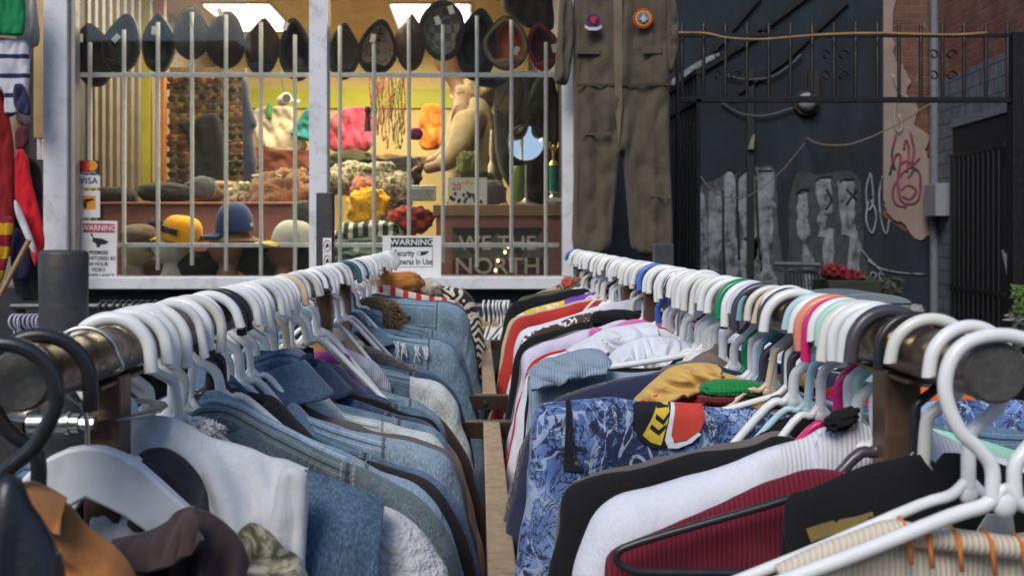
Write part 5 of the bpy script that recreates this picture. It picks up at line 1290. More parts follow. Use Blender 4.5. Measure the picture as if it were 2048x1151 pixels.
def ball_cap(label, px, py, w, h, m, Y=4.5, rz=0.3, tilt=0.0, peak=1, flat=False, pm=None):
    c = P(px, py, Y); hw, hh = w / 2 * Y / F, h * Y / F
    t = thing('baseball_cap', label, 'cap', c, None, (0, tilt, rz)); b = MB()
    pr = [(hw * math.cos(a / 9 * 1.5708) ** (.45 if flat else .7), hh * math.sin(a / 9 * 1.5708)) for a in range(9)] + [(0.002, hh)]
    b.lathe([(hw * .97, -.004)] + pr, n=28); b.blob((0, 0, hh), (.006, .006, .003), amp=0, n=8, m=6); b.build('crown', m, t, smooth=50)
    if peak:
        m2 = MB(); vs = []; fs = []; N = 14
        for i in range(N + 1):
            a = math.pi + (i / N - .5) * 1.9
            for kk in range(5):
                f = kk / 4; R_ = hw * (.94 + .75 * f * math.cos((i / N - .5) * 1.9) ** .8); vs.append((R_ * math.cos(a), R_ * math.sin(a) * .95, .004 - .016 * f - .010 * abs(i / N - .5) * 2))
        for i in range(N):
            for kk in range(4): q = i * 5 + kk; fs.append((q, q + 1, q + 6, q + 5))
        m2.add(vs, fs); o = m2.build('peak', pm or m, t, smooth=180); s = o.modifiers.new('thickness', 'SOLIDIFY'); s.thickness = .004
    return t
ycap = ball_cap('bright yellow cap with dark lettering tilted on the white foam head', 362, 478, 84, 46, fabric('yellow_cotton', (0.78, 0.36, 0.01)), 4.49, -.5, .22, 1, True)
text('MIRAGE', .036, ink, ycap, (0, -.093, .040), (1.45, 0, 0), bold=.0012, ext=.006)
bc = ball_cap('royal blue baseball cap with a white and red emblem on the brown head', 470, 462, 78, 58, fabric('royal_blue', (0.028, 0.055, 0.18)), 4.50, .2, -.06, 1)
for nm, pl, c in (('emblem_white', [(-.03, .02), (-.022, .05), (.004, .062), (.010, .040), (-.004, .015), (-.014, .008)], (.6, .62, .68)), ('emblem_red', [(-.004, .040), (.006, .062), (.016, .052), (.026, .050), (.020, .036), (.010, .030)], (.45, .02, .04)), ('emblem_blue', [(-.028, .045), (-.026, .066), (0, .075), (.006, .066), (-.010, .058)], (.08, .14, .5))):
    m = MB(); m.prism([(x - .012, z + .012) for x, z in pl], -.004, .004); m.build(nm, paint(nm, c, .6), bc, loc=(0, -.079, 0), rot=(-.18, 0, 0))
m = MB(); m.prism([(-.006, -.004), (.008, -.002), (.009, .012), (-.004, .010)], -.002, .002); m.build('side_tag', wht, bc, loc=(.072, -.045, .02), rot=(0, 0, 1.0))
wc = ball_cap('white cap with a dark anchor and navy peak behind the mullion', 588, 486, 92, 46, fabric('white_twill', (0.52, 0.53, 0.50)), 4.48, .3, .10, 1, False, fabric('yellow_under', (0.5, 0.38, 0.06)))
m = MB(); m.tube([(0, 0, .008), (0, 0, .042)], .003, 6); m.tube([(-.012, 0, .035), (.012, 0, .035)], .0025, 6); m.tube(smoothpath([(-.016, 0, .022), (-.010, 0, .010), (0, 0, .006), (.010, 0, .010), (.016, 0, .022)], 4), .003, 6)
m.build('anchor', cnv, wc, loc=(.048, -.080, .0), rot=(-.25, 0, .5))
t = thing('wool_hat', 'brown wool hat on the leftmost head', 'hat', P(278, 470, 4.5)); m = MB(); m.blob((0, 0, 0), (.085, .085, .05), 3, .1); m.build('crown', fabric('brown_wool', (0.11, 0.075, 0.05), 'fleece'), t, smooth=180)
t = thing('felt_hat', 'taupe felt hat under the royal blue cap', 'hat', P(462, 474, 4.53)); m = MB(); m.lathe([(.0, .03), (.07, .03), (.085, .01), (.13, -.012), (.135, -.016), (.08, -.012), (0, -.01)], n=30); m.build('brim', fabric('taupe_felt', (0.20, 0.13, 0.08)), t, smooth=60)
for i, (px, py, w, h, c, lab) in enumerate(((312, 470, 26, 30, (.012, .012, .013), 'black knit hat behind the yellow cap'), (402, 535, 52, 30, (.012, .010, .010), 'black bundle between the white foam and the brown head'), (315, 540, 36, 18, (.12, .035, .03), 'maroon leather pouch at the foot of the white foam head'), (518, 520, 40, 40, (.012, .012, .013), 'black wool cap between the brown and the tan head'), (618, 530, 30, 40, (.03, .028, .025), 'dark knit cap at the mullion foot'), (612, 435, 30, 34, (.05, .055, .045), 'olive hat above the white anchor cap'))):
    t = thing('cloth_bundle', lab, 'bundle', P(px, py, 4.56)); lump(t, 'cloth', px, py, 4.56, w, h, fabric('bundle%d' % i, c), 200 + i, .7, .2, .15);
# counter things: dark boxes, brown furs, bags
def bundle(label, px, py, Y, w, h, m, seed, amp=.28, ridged=.3, name='folded_clothing', cat='clothing', fur=None, depth=.6):
    t = thing(name, label, cat, P(px, py, Y)); lump(t, 'cloth', px, py, Y, w, h, m, seed, depth, amp, ridged, fur=fur); return t
bundle('rust brown fur heap behind the blue cap', 560, 420, 5.2, 62, 66, fabric('rust_fur', (0.16, 0.06, 0.022), 'fleece', .4), 220, .3, .3, fur=(900, .04, .003))
bundle('brown plush heap above the rust brown fur', 585, 375, 5.4, 50, 36, fabric('brown_plush', (0.20, 0.085, 0.03), 'fleece', .4), 221, fur=(600, .04, .003))
bundle('tan cloth pile left of the rust fur heap', 430, 385, 5.4, 70, 22, fabric('tan_pile', (0.25, 0.17, 0.09)), 222)
bundle('camouflage cloth heap beside the pile', 505, 395, 5.3, 48, 30, fabric('dark_camo', (.1, .1, .06), 'camo'), 223)
bundle('black bag on the pink counter', 330, 385, 5.1, 55, 20, ck, 224, .1, .05, 'bag', 'bag')
bundle('black bag at the left end of the pink counter', 228, 395, 5.1, 45, 22, ck, 225, .1, .05, 'bag', 'bag')
bundle('grey folded bag under the black coat', 405, 375, 5.12, 28, 22, fabric('slate', (.07, .08, .095)), 226, .15, .1, 'bag', 'bag')
bundle('pale pink folded shirt under the white tray', 530, 372, 5.35, 28, 14, fabric('pale_pink', (.5, .25, .22)), 227)
t = thing('tray', 'white oval tray among the brown plush', 'tray', P(533, 355, 5.3)); m = MB(); m.lathe([(0, 0), (.065, 0), (.078, .008), (.075, .012), (.06, .005), (0, .004)], n=28); m.build('dish', wht, t, smooth=50)
# left side: slat panels, posts, sunglasses board
for i in range(9):
    px = 160 + i * 14.5; Yv = 4.75 + i * .11
    t = thing('wall_slat', 'vertical taupe slats lining the inner left wall', 'wall slat', (WX(px, Yv), Yv, FLZ), 'vertical slats on the inner left wall')
    b = MB(); b.box((-.012, -.02, 0), (.012, .02, 2.24)); b.build('board', paint('taupe_slat', (0.15, 0.125, 0.095), .55, .2, 0, 10, .1), t, bevel=.004)
for lab, px, w, c in (('yellow green square post left of the sunglasses board', 294, 17, (0.36, 0.33, 0.03)), ('orange brown square post next to the sunglasses board', 322, 18, (0.33, 0.12, 0.025))):
    t = thing('post', lab, 'post', (WX(px, 6.0), 6.0, FLZ)); h_ = w / 2 * 6.0 / F; b = MB(); b.box((-h_, -h_, 0), (h_, h_, 2.24)); b.build('shaft', paint(lab[:6] + '_post', c, .5, .15), t, bevel=.004)
t = thing('sunglasses_board', 'cream display board full of sunglasses behind the left pane', 'display board', P(415, 300, 6.25))
k = 6.25 / F; b = MB(); b.box((-76 * k, 0, -250 * k), (76 * k, .03, 165 * k)); b.build('board', paint('cream_board', (0.20, 0.145, 0.085), .6, .4, 0, 9, .1, (0.09, 0.06, 0.04)), t)
b = MB()
sg_m = [paint('lens%d' % i, c, .15, .2) for i, c in enumerate(((.02, .018, .018), (.05, .03, .02), (.12, .03, .02), (.02, .03, .015), (.14, .08, .03)))]
proto = {}
for r in range(13):
    for c in range(5):
        px = 352 + c * 30 + random.uniform(-7, 7); py = 158 + r * 19 + random.uniform(-4, 4); i = random.choice([0, 0, 1, 1, 2, 3, 4])
        if i not in proto:
            t = thing('sunglasses', 'sunglasses resting in rows on the cream display board', 'sunglasses', (0, 0, 0), 'sunglasses on the display board')
            m = MB()
            for s in (-1, 1): m.blob((s * .032, -.02, 0), (.026, .005, .021), amp=0, n=14, m=8)
            m.build('lens', sg_m[i], t, smooth=180)
            m = MB(); m.tube([(-.06, 0, .006), (-.058, -.02, .010), (0, -.021, .008), (.058, -.02, .010), (.06, 0, .006)], .004, 6); m.build('frame', random.choice([ink, browntop]), t, smooth=60)
            proto[i] = t; t.location = P(px, py, 6.22)
        else: dup(proto[i], P(px, py, 6.22))
# black coat in front of the board
sheet('coat', 'black coat hanging before the sunglasses board', 'coat', [(352, 245), (385, 240), (420, 225), (438, 228), (446, 270), (450, 330), (455, 400), (440, 425), (390, 425), (385, 330), (372, 268)], 5.7, blackc, .03, 3, .05)
sheet('navy_coat', 'navy coat hanging at the right edge of the sunglasses board', 'coat', [(482, 150), (497, 160), (500, 205), (516, 250), (505, 262), (510, 300), (515, 330), (500, 420), (488, 420), (486, 260)], 5.9, cnv, .02, 5, .04)
# far clothes
sheet('white_fur_coat', 'white fur coat hanging below the security camera', 'coat', [(505, 215), (570, 212), (590, 215), (600, 260), (620, 300), (560, 310), (520, 295), (505, 260)], 7.6, fabric('cream_fur', (0.62, 0.52, 0.38), 'fleece'), .03, 7, .06, freq=16, ruck=.05, ang=.25)
sheet('teal_dress', 'teal garment left of the mullion at the shop back', 'dress', [(612, 215), (655, 210), (655, 290), (620, 284), (575, 270), (595, 245)], 7.5, fabric('teal_cloth', (0.03, 0.20, 0.20)), .03, 9, .05, freq=16, ruck=.05, ang=.25)
sheet('pink_dress', 'raspberry pink fluffy garment behind the right pane', 'dress', [(655, 240), (690, 212), (745, 215), (748, 300), (700, 310), (655, 300)], 7.4, fabric('raspberry', (0.48, 0.045, 0.09), 'fleece'), .04, 11, .06, freq=16, ruck=.05, ang=.25)
sheet('orange_dress', 'bright orange garment left of the person', 'dress', [(838, 208), (884, 206), (890, 298), (835, 302)], 7.4, fabric('bright_orange', (0.60, 0.16, 0.02)), .02, 13, .05, freq=16, ruck=.05, ang=.25)
sheet('red_dress', 'brown red garment between the coat and the white fur', 'dress', [(500, 290), (560, 300), (655, 300), (655, 345), (500, 345)], 7.55, fabric('brown_red', (0.16, 0.05, 0.03)), .03, 15, .04, freq=16, ruck=.05, ang=.25)
sheet('green_ribbon', 'green pennant beside the security camera', 'pennant', [(536, 205), (546, 205), (544, 245), (530, 225)], 7.5, fabric('green_flag', (0.05, 0.22, 0.05)), .005, 16, .008, sub=(4, 6))
# dark clothes at the back of the right pane
sheet('dark_coats', 'dark coat hanging behind the round mirror', 'coat', [(985, 150), (1060, 140), (1118, 150), (1118, 410), (1040, 410), (990, 330)], 5.1, fabric('near_black_wool', (0.012, 0.012, 0.013)), .04, 17, .05)
sheet('black_scarf', 'black fringe of cloth above the tan cap', 'scarf', [(1003, 0), (1020, -40), (1100, -40), (1112, 60), (1085, 62), (1050, 55), (1030, 40), (1006, 22)], 4.62, ck, .02, 18, .03)
# security camera
t = thing('security_camera', 'white security camera hanging at the shop back', 'camera', P(568, 200, 7.0))
m = MB(); m.lathe([(0, -.10), (.034, -.10), (.038, -.09), (.038, .06), (.02, .08), (0, .08)], n=20, axis='y'); m.build('body', wht, t, smooth=40, rot=(0, 0, .35))
m = MB(); m.lathe([(0, -.104), (.030, -.104), (.030, -.101), (0, -.101)], n=20, axis='y'); m.build('lens', ink, t, rot=(0, 0, .35))
m = MB(); m.tube(smoothpath([(0, .05, .03), (-.02, .06, .12), (-.06, .08, .30)], 5), .004, 6); m.build('cable', ink, t)
m = MB(); m.tube([(.03, 0, 0), (.10, .02, -.01)], .012, 8); m.build('bracket', wht, t)
# shop assistant seen from the side
t = thing('person', 'person in a beige hooded sweatshirt bent towards the table, head hidden behind a cap', 'person', P(930, 300, 5.6))
l = t.location
def skin(name, nodes, edges, m, parent, sub=2):
    me = bpy.data.meshes.new(name); me.from_pydata([n[0] for n in nodes], edges, []); o = bpy.data.objects.new(name, me); COL.objects.link(o); o.parent = parent
    s = o.modifiers.new('skin', 'SKIN'); 
    for v, n in zip(me.skin_vertices[0].data, nodes): v.radius = n[1] if isinstance(n[1], tuple) else (n[1], n[1])
    me.skin_vertices[0].data[0].use_root = True
    ss = o.modifiers.new('smooth', 'SUBSURF'); ss.levels = sub; ss.render_levels = sub; me.materials.append(m)
    s.use_smooth_shade = True
    return o
def q(px, py, dy=0): return tuple(P(px, py, 5.6 + dy) - l)
skin_m = paint('skin_tone', (0.17, 0.085, 0.05), .55, .1); hood_m = fabric('beige_jersey', (0.36, 0.29, 0.18), 'cotton', .35)
body = skin('body', [(q(945, 520), (.15, .13)), (q(948, 420), (.16, .14)), (q(948, 300), (.155, .14)), (q(945, 225), (.14, .13)), (q(930, 185), (.085, .08)), (q(912, 160), (.050, .050)), (q(893, 110), (.085, .10)), (q(885, 80), (.08, .09)),
    (q(935, 225, -.14), (.075, .075)), (q(925, 285, -.18), (.06, .06)), (q(895, 325, -.2), (.042, .042)), (q(862, 336, -.2), (.030, .026)), (q(846, 338, -.2), (.036, .018)),
    (q(935, 225, .14), (.075, .075)), (q(915, 290, .18), (.058, .058)), (q(875, 320, .16), (.04, .04)), (q(850, 330, .15), (.034, .02))],
    [(0, 1), (1, 2), (2, 3), (3, 4), (4, 5), (5, 6), (6, 7), (3, 8), (8, 9), (9, 10), (10, 11), (11, 12), (3, 13), (13, 14), (14, 15), (15, 16)], skin_m, t)
for i in range(5):
    y0 = -.24 + i * .018; ln = (.035, .05, .055, .05, .04)[i]
    skin('finger', [(tuple(Vector(q(842, 338)) + Vector((0, y0 + .04 - .0, 0))), .009), (tuple(Vector(q(842, 338)) + Vector((-ln * .6, y0 + .04, -.012))), .0085), (tuple(Vector(q(842, 338)) + Vector((-ln, y0 + .04, -.032))), .007)], [(0, 1), (1, 2)], skin_m, body, 1)
skin('sweatshirt', [(q(946, 440), (.185, .165)), (q(950, 360), (.19, .17)), (q(948, 290), (.178, .165)), (q(945, 225), (.16, .16)), (q(936, 193), (.11, .11)),
    (q(935, 228, -.15), (.10, .10)), (q(928, 285, -.19), (.082, .082)), (q(898, 322, -.21), (.06, .06)), (q(872, 334, -.2), (.045, .045)),
    (q(935, 228, .15), (.10, .10)), (q(915, 290, .19), (.08, .08)), (q(880, 318, .17), (.055, .055))],
    [(0, 1), (1, 2), (2, 3), (3, 4), (3, 5), (5, 6), (6, 7), (7, 8), (3, 9), (9, 10), (10, 11)], hood_m, t)
m = MB(); m.blob(q(950, 190), (.115, .13, .085), 4, .22, 2.5, ridged=.25); m.build('hood', hood_m, t, smooth=180)
m = MB(); m.blob(q(898, 90, 0), (.10, .105, .10), 6, .1); m.build('hair', fabric('dark_hair', (.02, .015, .012), 'fleece'), t, smooth=180)
# necklaces
for i in range(11):
    px = 742 + i * 6.4 + random.uniform(-1, 1); y1 = random.choice([250, 270, 285, 300, 330, 240]); c = random.choice([(.5, .38, .16), (.45, .36, .22), (.6, .55, .42), (.35, .22, .08), (.03, .18, .06), (.35, .03, .02), (.05, .03, .02)])
    t = thing('necklace', ['string of beads hanging in the bunch at the right pane', 'short bead string hanging in the bunch at the right pane'][y1 < 255], 'necklace', P(px, 150, 5.2), ['long bead strings in the right pane', 'short bead strings in the right pane'][y1 < 255])
    m = MB(); rnd = random.Random(i); n = int((y1 - 150) / 4)
    for s in (-1, 1):
        for j in range(n):
            p = P(px + s * (2.4 + 1.6 * math.sin(j * .35 + i)) * min(1, (n - j) / 4), 152 + j * 4, 5.2 + .02 * s) - t.location; r = rnd.uniform(.0035, .0065); m.blob(p, (r, r, r), amp=0, n=7, m=5)
    m.build('beads', paint('bead%.2f%.2f' % c[:2], c, .3, .2), t, smooth=180)
t = thing('tassel', 'black tassel pendant beside the bead strings', 'pendant', P(735, 235, 5.15)); m = MB(); m.lathe([(0, .06), (.012, .055), (.016, .03), (.010, .02), (.014, -.01), (.018, -.07), (0, -.07)], n=12); m.build('tassel', ink, t, smooth=40)
# clothes table under the necklaces
for a in [('camouflage trousers heap on the sale table', 720, 360, 5.3, 70, 34, camo, 240), ('dark olive heap at the back of the sale table', 700, 330, 5.6, 50, 26, fabric('olive_d', (.05, .05, .025)), 241), ('black knit heap behind the yellow shirt', 800, 350, 5.6, 40, 36, ck, 242),
          ('grey camouflage jacket beside the yellow shirt', 792, 385, 5.1, 34, 38, fabric('grey_camo', (.2, .2, .2), 'camo'), 243), ('yellow printed shirt spread on the sale table', 735, 415, 4.9, 42, 34, fabric('yellow_shirt', (.62, .36, .02), 'print', c2=(.55, .2, .03)), 244),
          ('orange and blue dotted shirt above the yellow one', 728, 375, 5.0, 26, 20, fabric('orange_dots', (.6, .2, .02), 'print', c2=(.05, .07, .4)), 245), ('red plaid shirt on the sale table', 820, 440, 4.8, 44, 26, fabric('red_plaid', (.35, .03, .02), 'plaid', c2=(.08, .02, .02)), 246),
          ('dark green striped scarf across the sale table', 740, 470, 4.75, 62, 26, fabric('green_stripe', (.02, .05, .04), stripes=('X', 22, .45, (.5, .5, .46))), 247), ('grey blue denim heap at the table front', 720, 510, 4.7, 62, 38, fabric('slate_cloth', (.06, .085, .10)), 248),
          ('black skirt heap between scarf and security sign', 790, 460, 4.85, 40, 30, ck, 249), ('dark green tracksuit low in the right pane', 735, 530, 4.6, 70, 30, fabric('bottle_green', (.02, .06, .05), 'print', c2=(.05, .1, .09)), 250), ('brown hide heap right of the bead strings', 800, 325, 6.2, 60, 14, fabric('brown_hide', (.13, .07, .03)), 251)]:
    bundle(*a)
t = thing('sale_table', 'low table buried under clothes behind the right pane', 'table', (WX(770, 5.2), 5.2, FLZ)); l = t.location
b = MB(); b.box((-.34, -.5, .50), (.30, .6, .54)); b.build('tabletop', browntop, t, bevel=.004)
for sx in (-.3, .26):
    for sy in (-.45, .55): b = MB(); b.box((sx - .02, sy - .02, 0), (sx + .02, sy + .02, .499)); b.build('leg', browntop, t)
m = MB(); m.box((-.012, -.001, -.02), (.012, .001, .02)); tg = m.build('price_tag', tag_m, None, loc=P(714, 495, 4.52), rot=(0, .35, 0)); tag(tg, 'white paper tag dangling on the dark green tracksuit', 'price tag')
t = thing('tin_box', 'pale metal tin box with open lid on the sale table edge', 'box', P(846, 402, 4.8)); m = MB(); m.box((-.06, -.04, 0), (.06, .04, .062)); m.build('box', chrome, t, bevel=.006)
m = MB(); m.box((-.063, -.043, .063), (.063, .043, .072)); m.build('lid', white_fr, t, bevel=.003)
# on the cabinet
t = thing('postcard', 'white card with a yellow crown, red digits and a crowd drawing', 'card', P(935, 409, 4.66)); k = 4.66 / F
m = MB(); m.box((-39 * k, -.001, 0), (39 * k, .001, 54 * k)); m.build('card', wht, t)
m = MB(); m.prism([(x * k, z * k) for x, z in [(-13, 43), (-9, 46), (-5, 43), (0, 51), (5, 43), (9, 46), (14, 43), (6, 40), (-5, 40)]], -.0016, -.0011); m.build('crown_print', paint('yellow_ink', (.7, .48, .02), .5), t)
text('20', 19 * k, redp, t, (-22 * k, -.0014, 35 * k), bold=.0005)
rnd = random.Random(9)
m = MB()
for i in range(16):
    x, z = rnd.uniform(-34, 34), rnd.uniform(4, 24 - abs(0)); m.prism([((x + 3.5 * math.cos(a)) * k, (z + 4.5 * math.sin(a)) * k) for a in (0, 1, 2, 3, 4, 5)], -.0016, -.0011 - i * .00002)
m.build('crowd_print', paint('grey_ink', (.05, .05, .06), .5), t)
t = thing('mirror', 'round chrome table mirror on a slim stand, on the cabinet', 'mirror', P(1052, 409, 4.75)); k = 4.75 / F
mm_ = NT('mirror_glass'); mm_.base(mm_.ramp(mm_.noise(mm_.tc.outputs['Object'], 3), [(0, (.8, .83, .85)), (1, (.8, .83, .85))])); mm_.b.inputs['Metallic'].default_value = 1; mm_.rough(.03)
m = MB(); m.lathe([(0, 0), (24 * k, 0), (24 * k, .006), (10 * k, .014), (3 * k, .03), (3.5 * k, .06), (2.5 * k, .10), (2.5 * k, 80 * k), (0, 80 * k)], n=24); m.build('stand', chrome, t, smooth=40)
zc = 122 * k
m = MB(); m.lathe([(0, 0), (35 * k, 0), (35 * k, .004), (0, .004)], (0, 0, 0), 36, axis='y'); m.build('glass', mm_.m, t, loc=(0, -.01, zc), rot=(-.10, 0, -.10))
m = MB(); m.tube([(36.5 * k * math.cos(a / 40 * 6.2832), 0, 36.5 * k * math.sin(a / 40 * 6.2832)) for a in range(40)], .005, 8, closed=True); m.build('rim', ink, t, smooth=180, loc=(0, -.008, zc), rot=(-.10, 0, -.10))
t = thing('trophy', 'small trophy with green column and gold figure on the cabinet corner', 'trophy', P(1107, 404, 4.62)); k = 4.62 / F
m = MB(); m.box((-18 * k, -.03, 0), (18 * k, .03, 8 * k)); m.build('base', wht, t, bevel=.002)
m = MB(); m.lathe([(6 * k, 8 * k), (9 * k, 10 * k), (5 * k, 16 * k), (10 * k, 20 * k), (10 * k, 22 * k), (0, 22 * k)], n=16); m.build('foot', chrome, t, smooth=40)
m = MB(); m.lathe([(0, 22 * k), (9 * k, 22 * k), (9 * k, 72 * k), (0, 72 * k)], n=20); m.build('column', paint('green_column', (.01, .17, .12), .3), t, smooth=40)
gold_m = paint('gold_plastic', (.6, .42, .16), .3, .1, .8)
m = MB(); m.lathe([(0, 72 * k), (10 * k, 73 * k), (8 * k, 80 * k), (2 * k, 85 * k), (0, 86 * k)], n=16); m.build('capital', gold_m, t, smooth=40)
m = MB(); m.tube([(0, 0, 84 * k), (0, 0, 104 * k)], [.006, .008], 8); m.tube([(0, 0, 100 * k), (-.02, 0, 112 * k), (-.015, 0, 120 * k)], .0035, 6); m.tube([(0, 0, 100 * k), (.02, 0, 110 * k), (.024, 0, 120 * k)], .0035, 6); m.blob((0, 0, 110 * k), (.009, .009, .011), amp=0, n=10, m=8); m.build('figure', gold_m, t, smooth=60)
t = thing('candle', 'white twisted candle standing before the person', 'candle', P(983, 352, 4.85)); k = 4.85 / F
m = MB(); m.lathe([(0, 0), (7 * k, 0), (7 * k, 22 * k), (5 * k, 24 * k), (3 * k, 34 * k), (5 * k, 50 * k), (3.5 * k, 70 * k), (1.5 * k, 92 * k), (0, 93 * k)], n=14); m.build('wax', paint('candle_wax', (.6, .52, .38), .5), t, smooth=60)
m = MB(); m.lathe([(0, -50 * k), (16 * k, -50 * k), (5 * k, -44 * k), (4 * k, -4 * k), (9 * k, -.001), (0, -.001)], n=16); m.build('candlestick', chrome, t, smooth=40)
t = thing('vase', 'green glass vase behind the mirror stand', 'vase', P(1040, 409, 4.92)); k = 4.92 / F
m = MB(); m.lathe([(0, 0), (16 * k, 0), (14 * k, 30 * k), (18 * k, 75 * k), (17 * k, 76 * k), (0, 70 * k)], n=20); m.build('glass', paint('green_glass', (.09, .13, .03), .15), t, smooth=60)
t = thing('wreath', 'dark leafy wreath behind the white card', 'wreath', P(965, 409, 4.78)); l = t.location; m = MB(); rnd = random.Random(4)
for i in range(90):
    a = rnd.uniform(0, math.pi); R_ = rnd.uniform(44, 56) ; c = P(955 + R_ * math.cos(a), 400 - R_ * math.sin(a), 4.78 + rnd.uniform(-.03, .03)) - l
    d = Vector((-math.sin(a) + rnd.uniform(-.5, .5), rnd.uniform(-.4, .4), math.cos(a) + rnd.uniform(-.5, .5))).normalized() * .045; s = d.cross(Vector((0, 1, .3))).normalized() * .007
    m.add([c - d, c + s, c + d, c - s], [(0, 1, 2, 3)])
m.build('leaves', paint('dark_leaf', (.035, .045, .02), .6, .3), t)
bundle('grey lavender bundle beside the white card', 985, 385, 4.74, 28, 24, fabric('grey_lavender', (.10, .09, .11), 'fleece'), 260, .2, .1, 'bundle', 'bundle')
bundle('green plant like cloth before the person', 935, 330, 4.95, 20, 26, fabric('moss', (.10, .12, .04)), 261)
bundle('dark purple toy head near the bead strings', 832, 268, 5.3, 13, 12, fabric('violet', (.09, .02, .08)), 262, .15, .1, 'toy', 'toy')
# ================================================================== flight coverall hanging at the shop corner
khaki = fabric('faded_khaki_twill', (0.092, 0.075, 0.052), 'cotton', .18)
YC = 4.12
cov = sheet('coverall', 'faded khaki flight coverall with two round patches hanging at the shop corner', 'coverall',
    [(1150, -60), (1200, -90), (1290, -92), (1335, -60), (1338, 60), (1338, 180), (1338, 300), (1345, 430), (1346, 512), (1262, 512), (1256, 420), (1244, 300), (1238, 330), (1228, 420), (1222, 512), (1142, 512), (1146, 400), (1148, 300), (1146, 180), (1148, 60)], YC, khaki, .016, 31, .045, sub=(80, 80), freq=15, vstretch=.08, part='body', ruck=.017)
l = cov.location
def onc(name, pl, m, dy=-.056, parent=cov, depth=.004, bev=0):
    b = MB(); c = [P(x, y, YC) - l for x, y in pl]; b.prism([(p.x, p.z) for p in c], dy - depth, dy); return b.build(name, m, parent, smooth=30)
for pl, nm, sd in (([(1142, -20), (1150, 40), (1148, 90), (1140, 150), (1134, 172), (1106, 168), (1112, 110), (1116, 40), (1122, -40)], 'sleeve', 1), ([(1330, -30), (1352, 0), (1358, 60), (1356, 105), (1345, 150), (1334, 140), (1330, 60)], 'sleeve', 2)):
    sheet('x', '', '', pl, YC - .03, khaki, .014, 40 + sd, .03, part=nm, parent=cov, sub=(24, 40), freq=26, vstretch=.12, ruck=.020)
onc('pocket_flap', [(1148, 98), (1196, 100), (1196, 113), (1148, 113)], khaki); onc('pocket_flap', [(1280, 98), (1318, 98), (1318, 112), (1280, 112)], khaki)
onc('zip_placket', [(1222, -60), (1240, -60), (1240, 220), (1234, 290), (1226, 220)], fabric('khaki_light', (.17, .135, .09)), -.058)
onc('knee_zip', [(1158, 268), (1218, 268), (1218, 273), (1158, 273)], khaki, -.066); onc('knee_zip', [(1296, 392), (1336, 392), (1336, 395), (1296, 395)], khaki, -.06)
onc('waist_seam', [(1148, 172), (1338, 170), (1338, 175), (1148, 177)], fabric('khaki_dark', (.06, .045, .03)), -.055)
def patch(px, py, r, rings, parent=cov, dy=-.075):
    k = YC / F; c = P(px, py, YC) - l; o0 = None
    for i, (f, col, nm) in enumerate(rings):
        m = MB(); y = dy - .0012 * i; m.lathe([(0, y - .003), (r * f * k, y - .003), (r * f * k, y + .002), (0, y + .002)], (c.x, 0, c.z), 30, axis='y')
        o = m.build('patch' if i == 0 else nm, fabric('patch_' + nm + str(px), col), o0 or parent); o0 = o0 or o
    return c, k, o0
c, k, o = patch(1280, 45, 19, [(1, (.62, .10, .01), 'orange_edge'), (.93, (.50, .015, .012), 'red_ring'), (.80, (.62, .36, .02), 'gold_ring'), (.66, (.12, .17, .22), 'blue_centre')])
m = MB(); m.prism([(c.x + x * k, c.z + z * k) for x, z in [(0, 10), (2, 3), (9, -4), (3, -4), (4, -9), (0, -7), (-4, -9), (-3, -4), (-9, -4), (-2, 3)]], -.090, -.083); m.build('plane_shape', fabric('patch_silver', (.45, .47, .5)), o)
c, k, o = patch(1182, 50, 14, [(1, (.10, .03, .14), 'navy_edge'), (.86, (.05, .03, .06), 'dark_field')])
m = MB(); m.prism([(c.x + x * k, c.z + z * k) for x, z in [(-6, 6), (0, 9), (7, 7), (8, 2), (3, 3), (8, -2), (2, -1), (6, -6), (-2, -5), (-5, 0)]], -.085, -.079); m.build('red_shape', fabric('patch_red', (.40, .03, .05)), o)
m = MB(); m.prism([(c.x + x * k, c.z + z * k) for x, z in [(-16, -8), (-8, -13), (8, -13), (16, -8), (17, -14), (8, -19), (-8, -19), (-17, -14)]], -.083, -.075); m.build('ribbon', fabric('patch_ribbon', (.55, .45, .55)), o)
t = thing('wooden_hanger', 'hanger holding the coverall against the shop corner', 'hanger', P(1240, -80, YC)); m = MB(); m.prism([(-.18, -.03), (0, .03), (.18, -.03), (.18, -.05), (0, .0), (-.18, -.05)], -.01, .01); m.build('body', wood_h, t)
m = MB(); m.tube(smoothpath([(0, 0, .03), (0, 0, .07), (.02, 0, .09), (.03, 0, .12), (0, .02, .14), (-.02, .08, .13)], 4), .002, 6); m.build('hook', chrome, t)

# ================================================================== clothes and gear at the left edge
dk = pbox('left_facade', -4.2, xl - .03, 4.60, 4.75, 0, 4.6, dark_w, shop)
b = MB(); c = P(80, 100, 4.40); b.box((-.020, -.02, -.38), (.024, .02, .6)); o = b.build('timber_board', paint('pale_pine', (.42, .29, .14), .6, .15, 0, 8, .1), None, loc=c, bevel=.003); tag(o, 'pale pine board standing beside the white window frame', 'board')
b = MB(); c = P(82, 250, 4.44); b.tube([(0, 0, -.15), (0, 0, .25)], .016, 12); o = b.build('downpipe', white_fr, None, loc=c, smooth=40); tag(o, 'short white pipe below the pine board', 'pipe')
green_c = fabric('kelly_green', (.01, .20, .07), 'cotton', .15); stripe_w = fabric('white_navy_stripe', (.55, .55, .60), 'knit', .05, stripes=('Z', 13.0, .24, (.015, .02, .08))); redj = fabric('sports_red', (.55, .01, .02), 'cotton', .2)
dred = fabric('deep_red', (.22, .008, .01), 'cotton', .3); whitec2 = fabric('white_red_band', (.6, .6, .6)); 
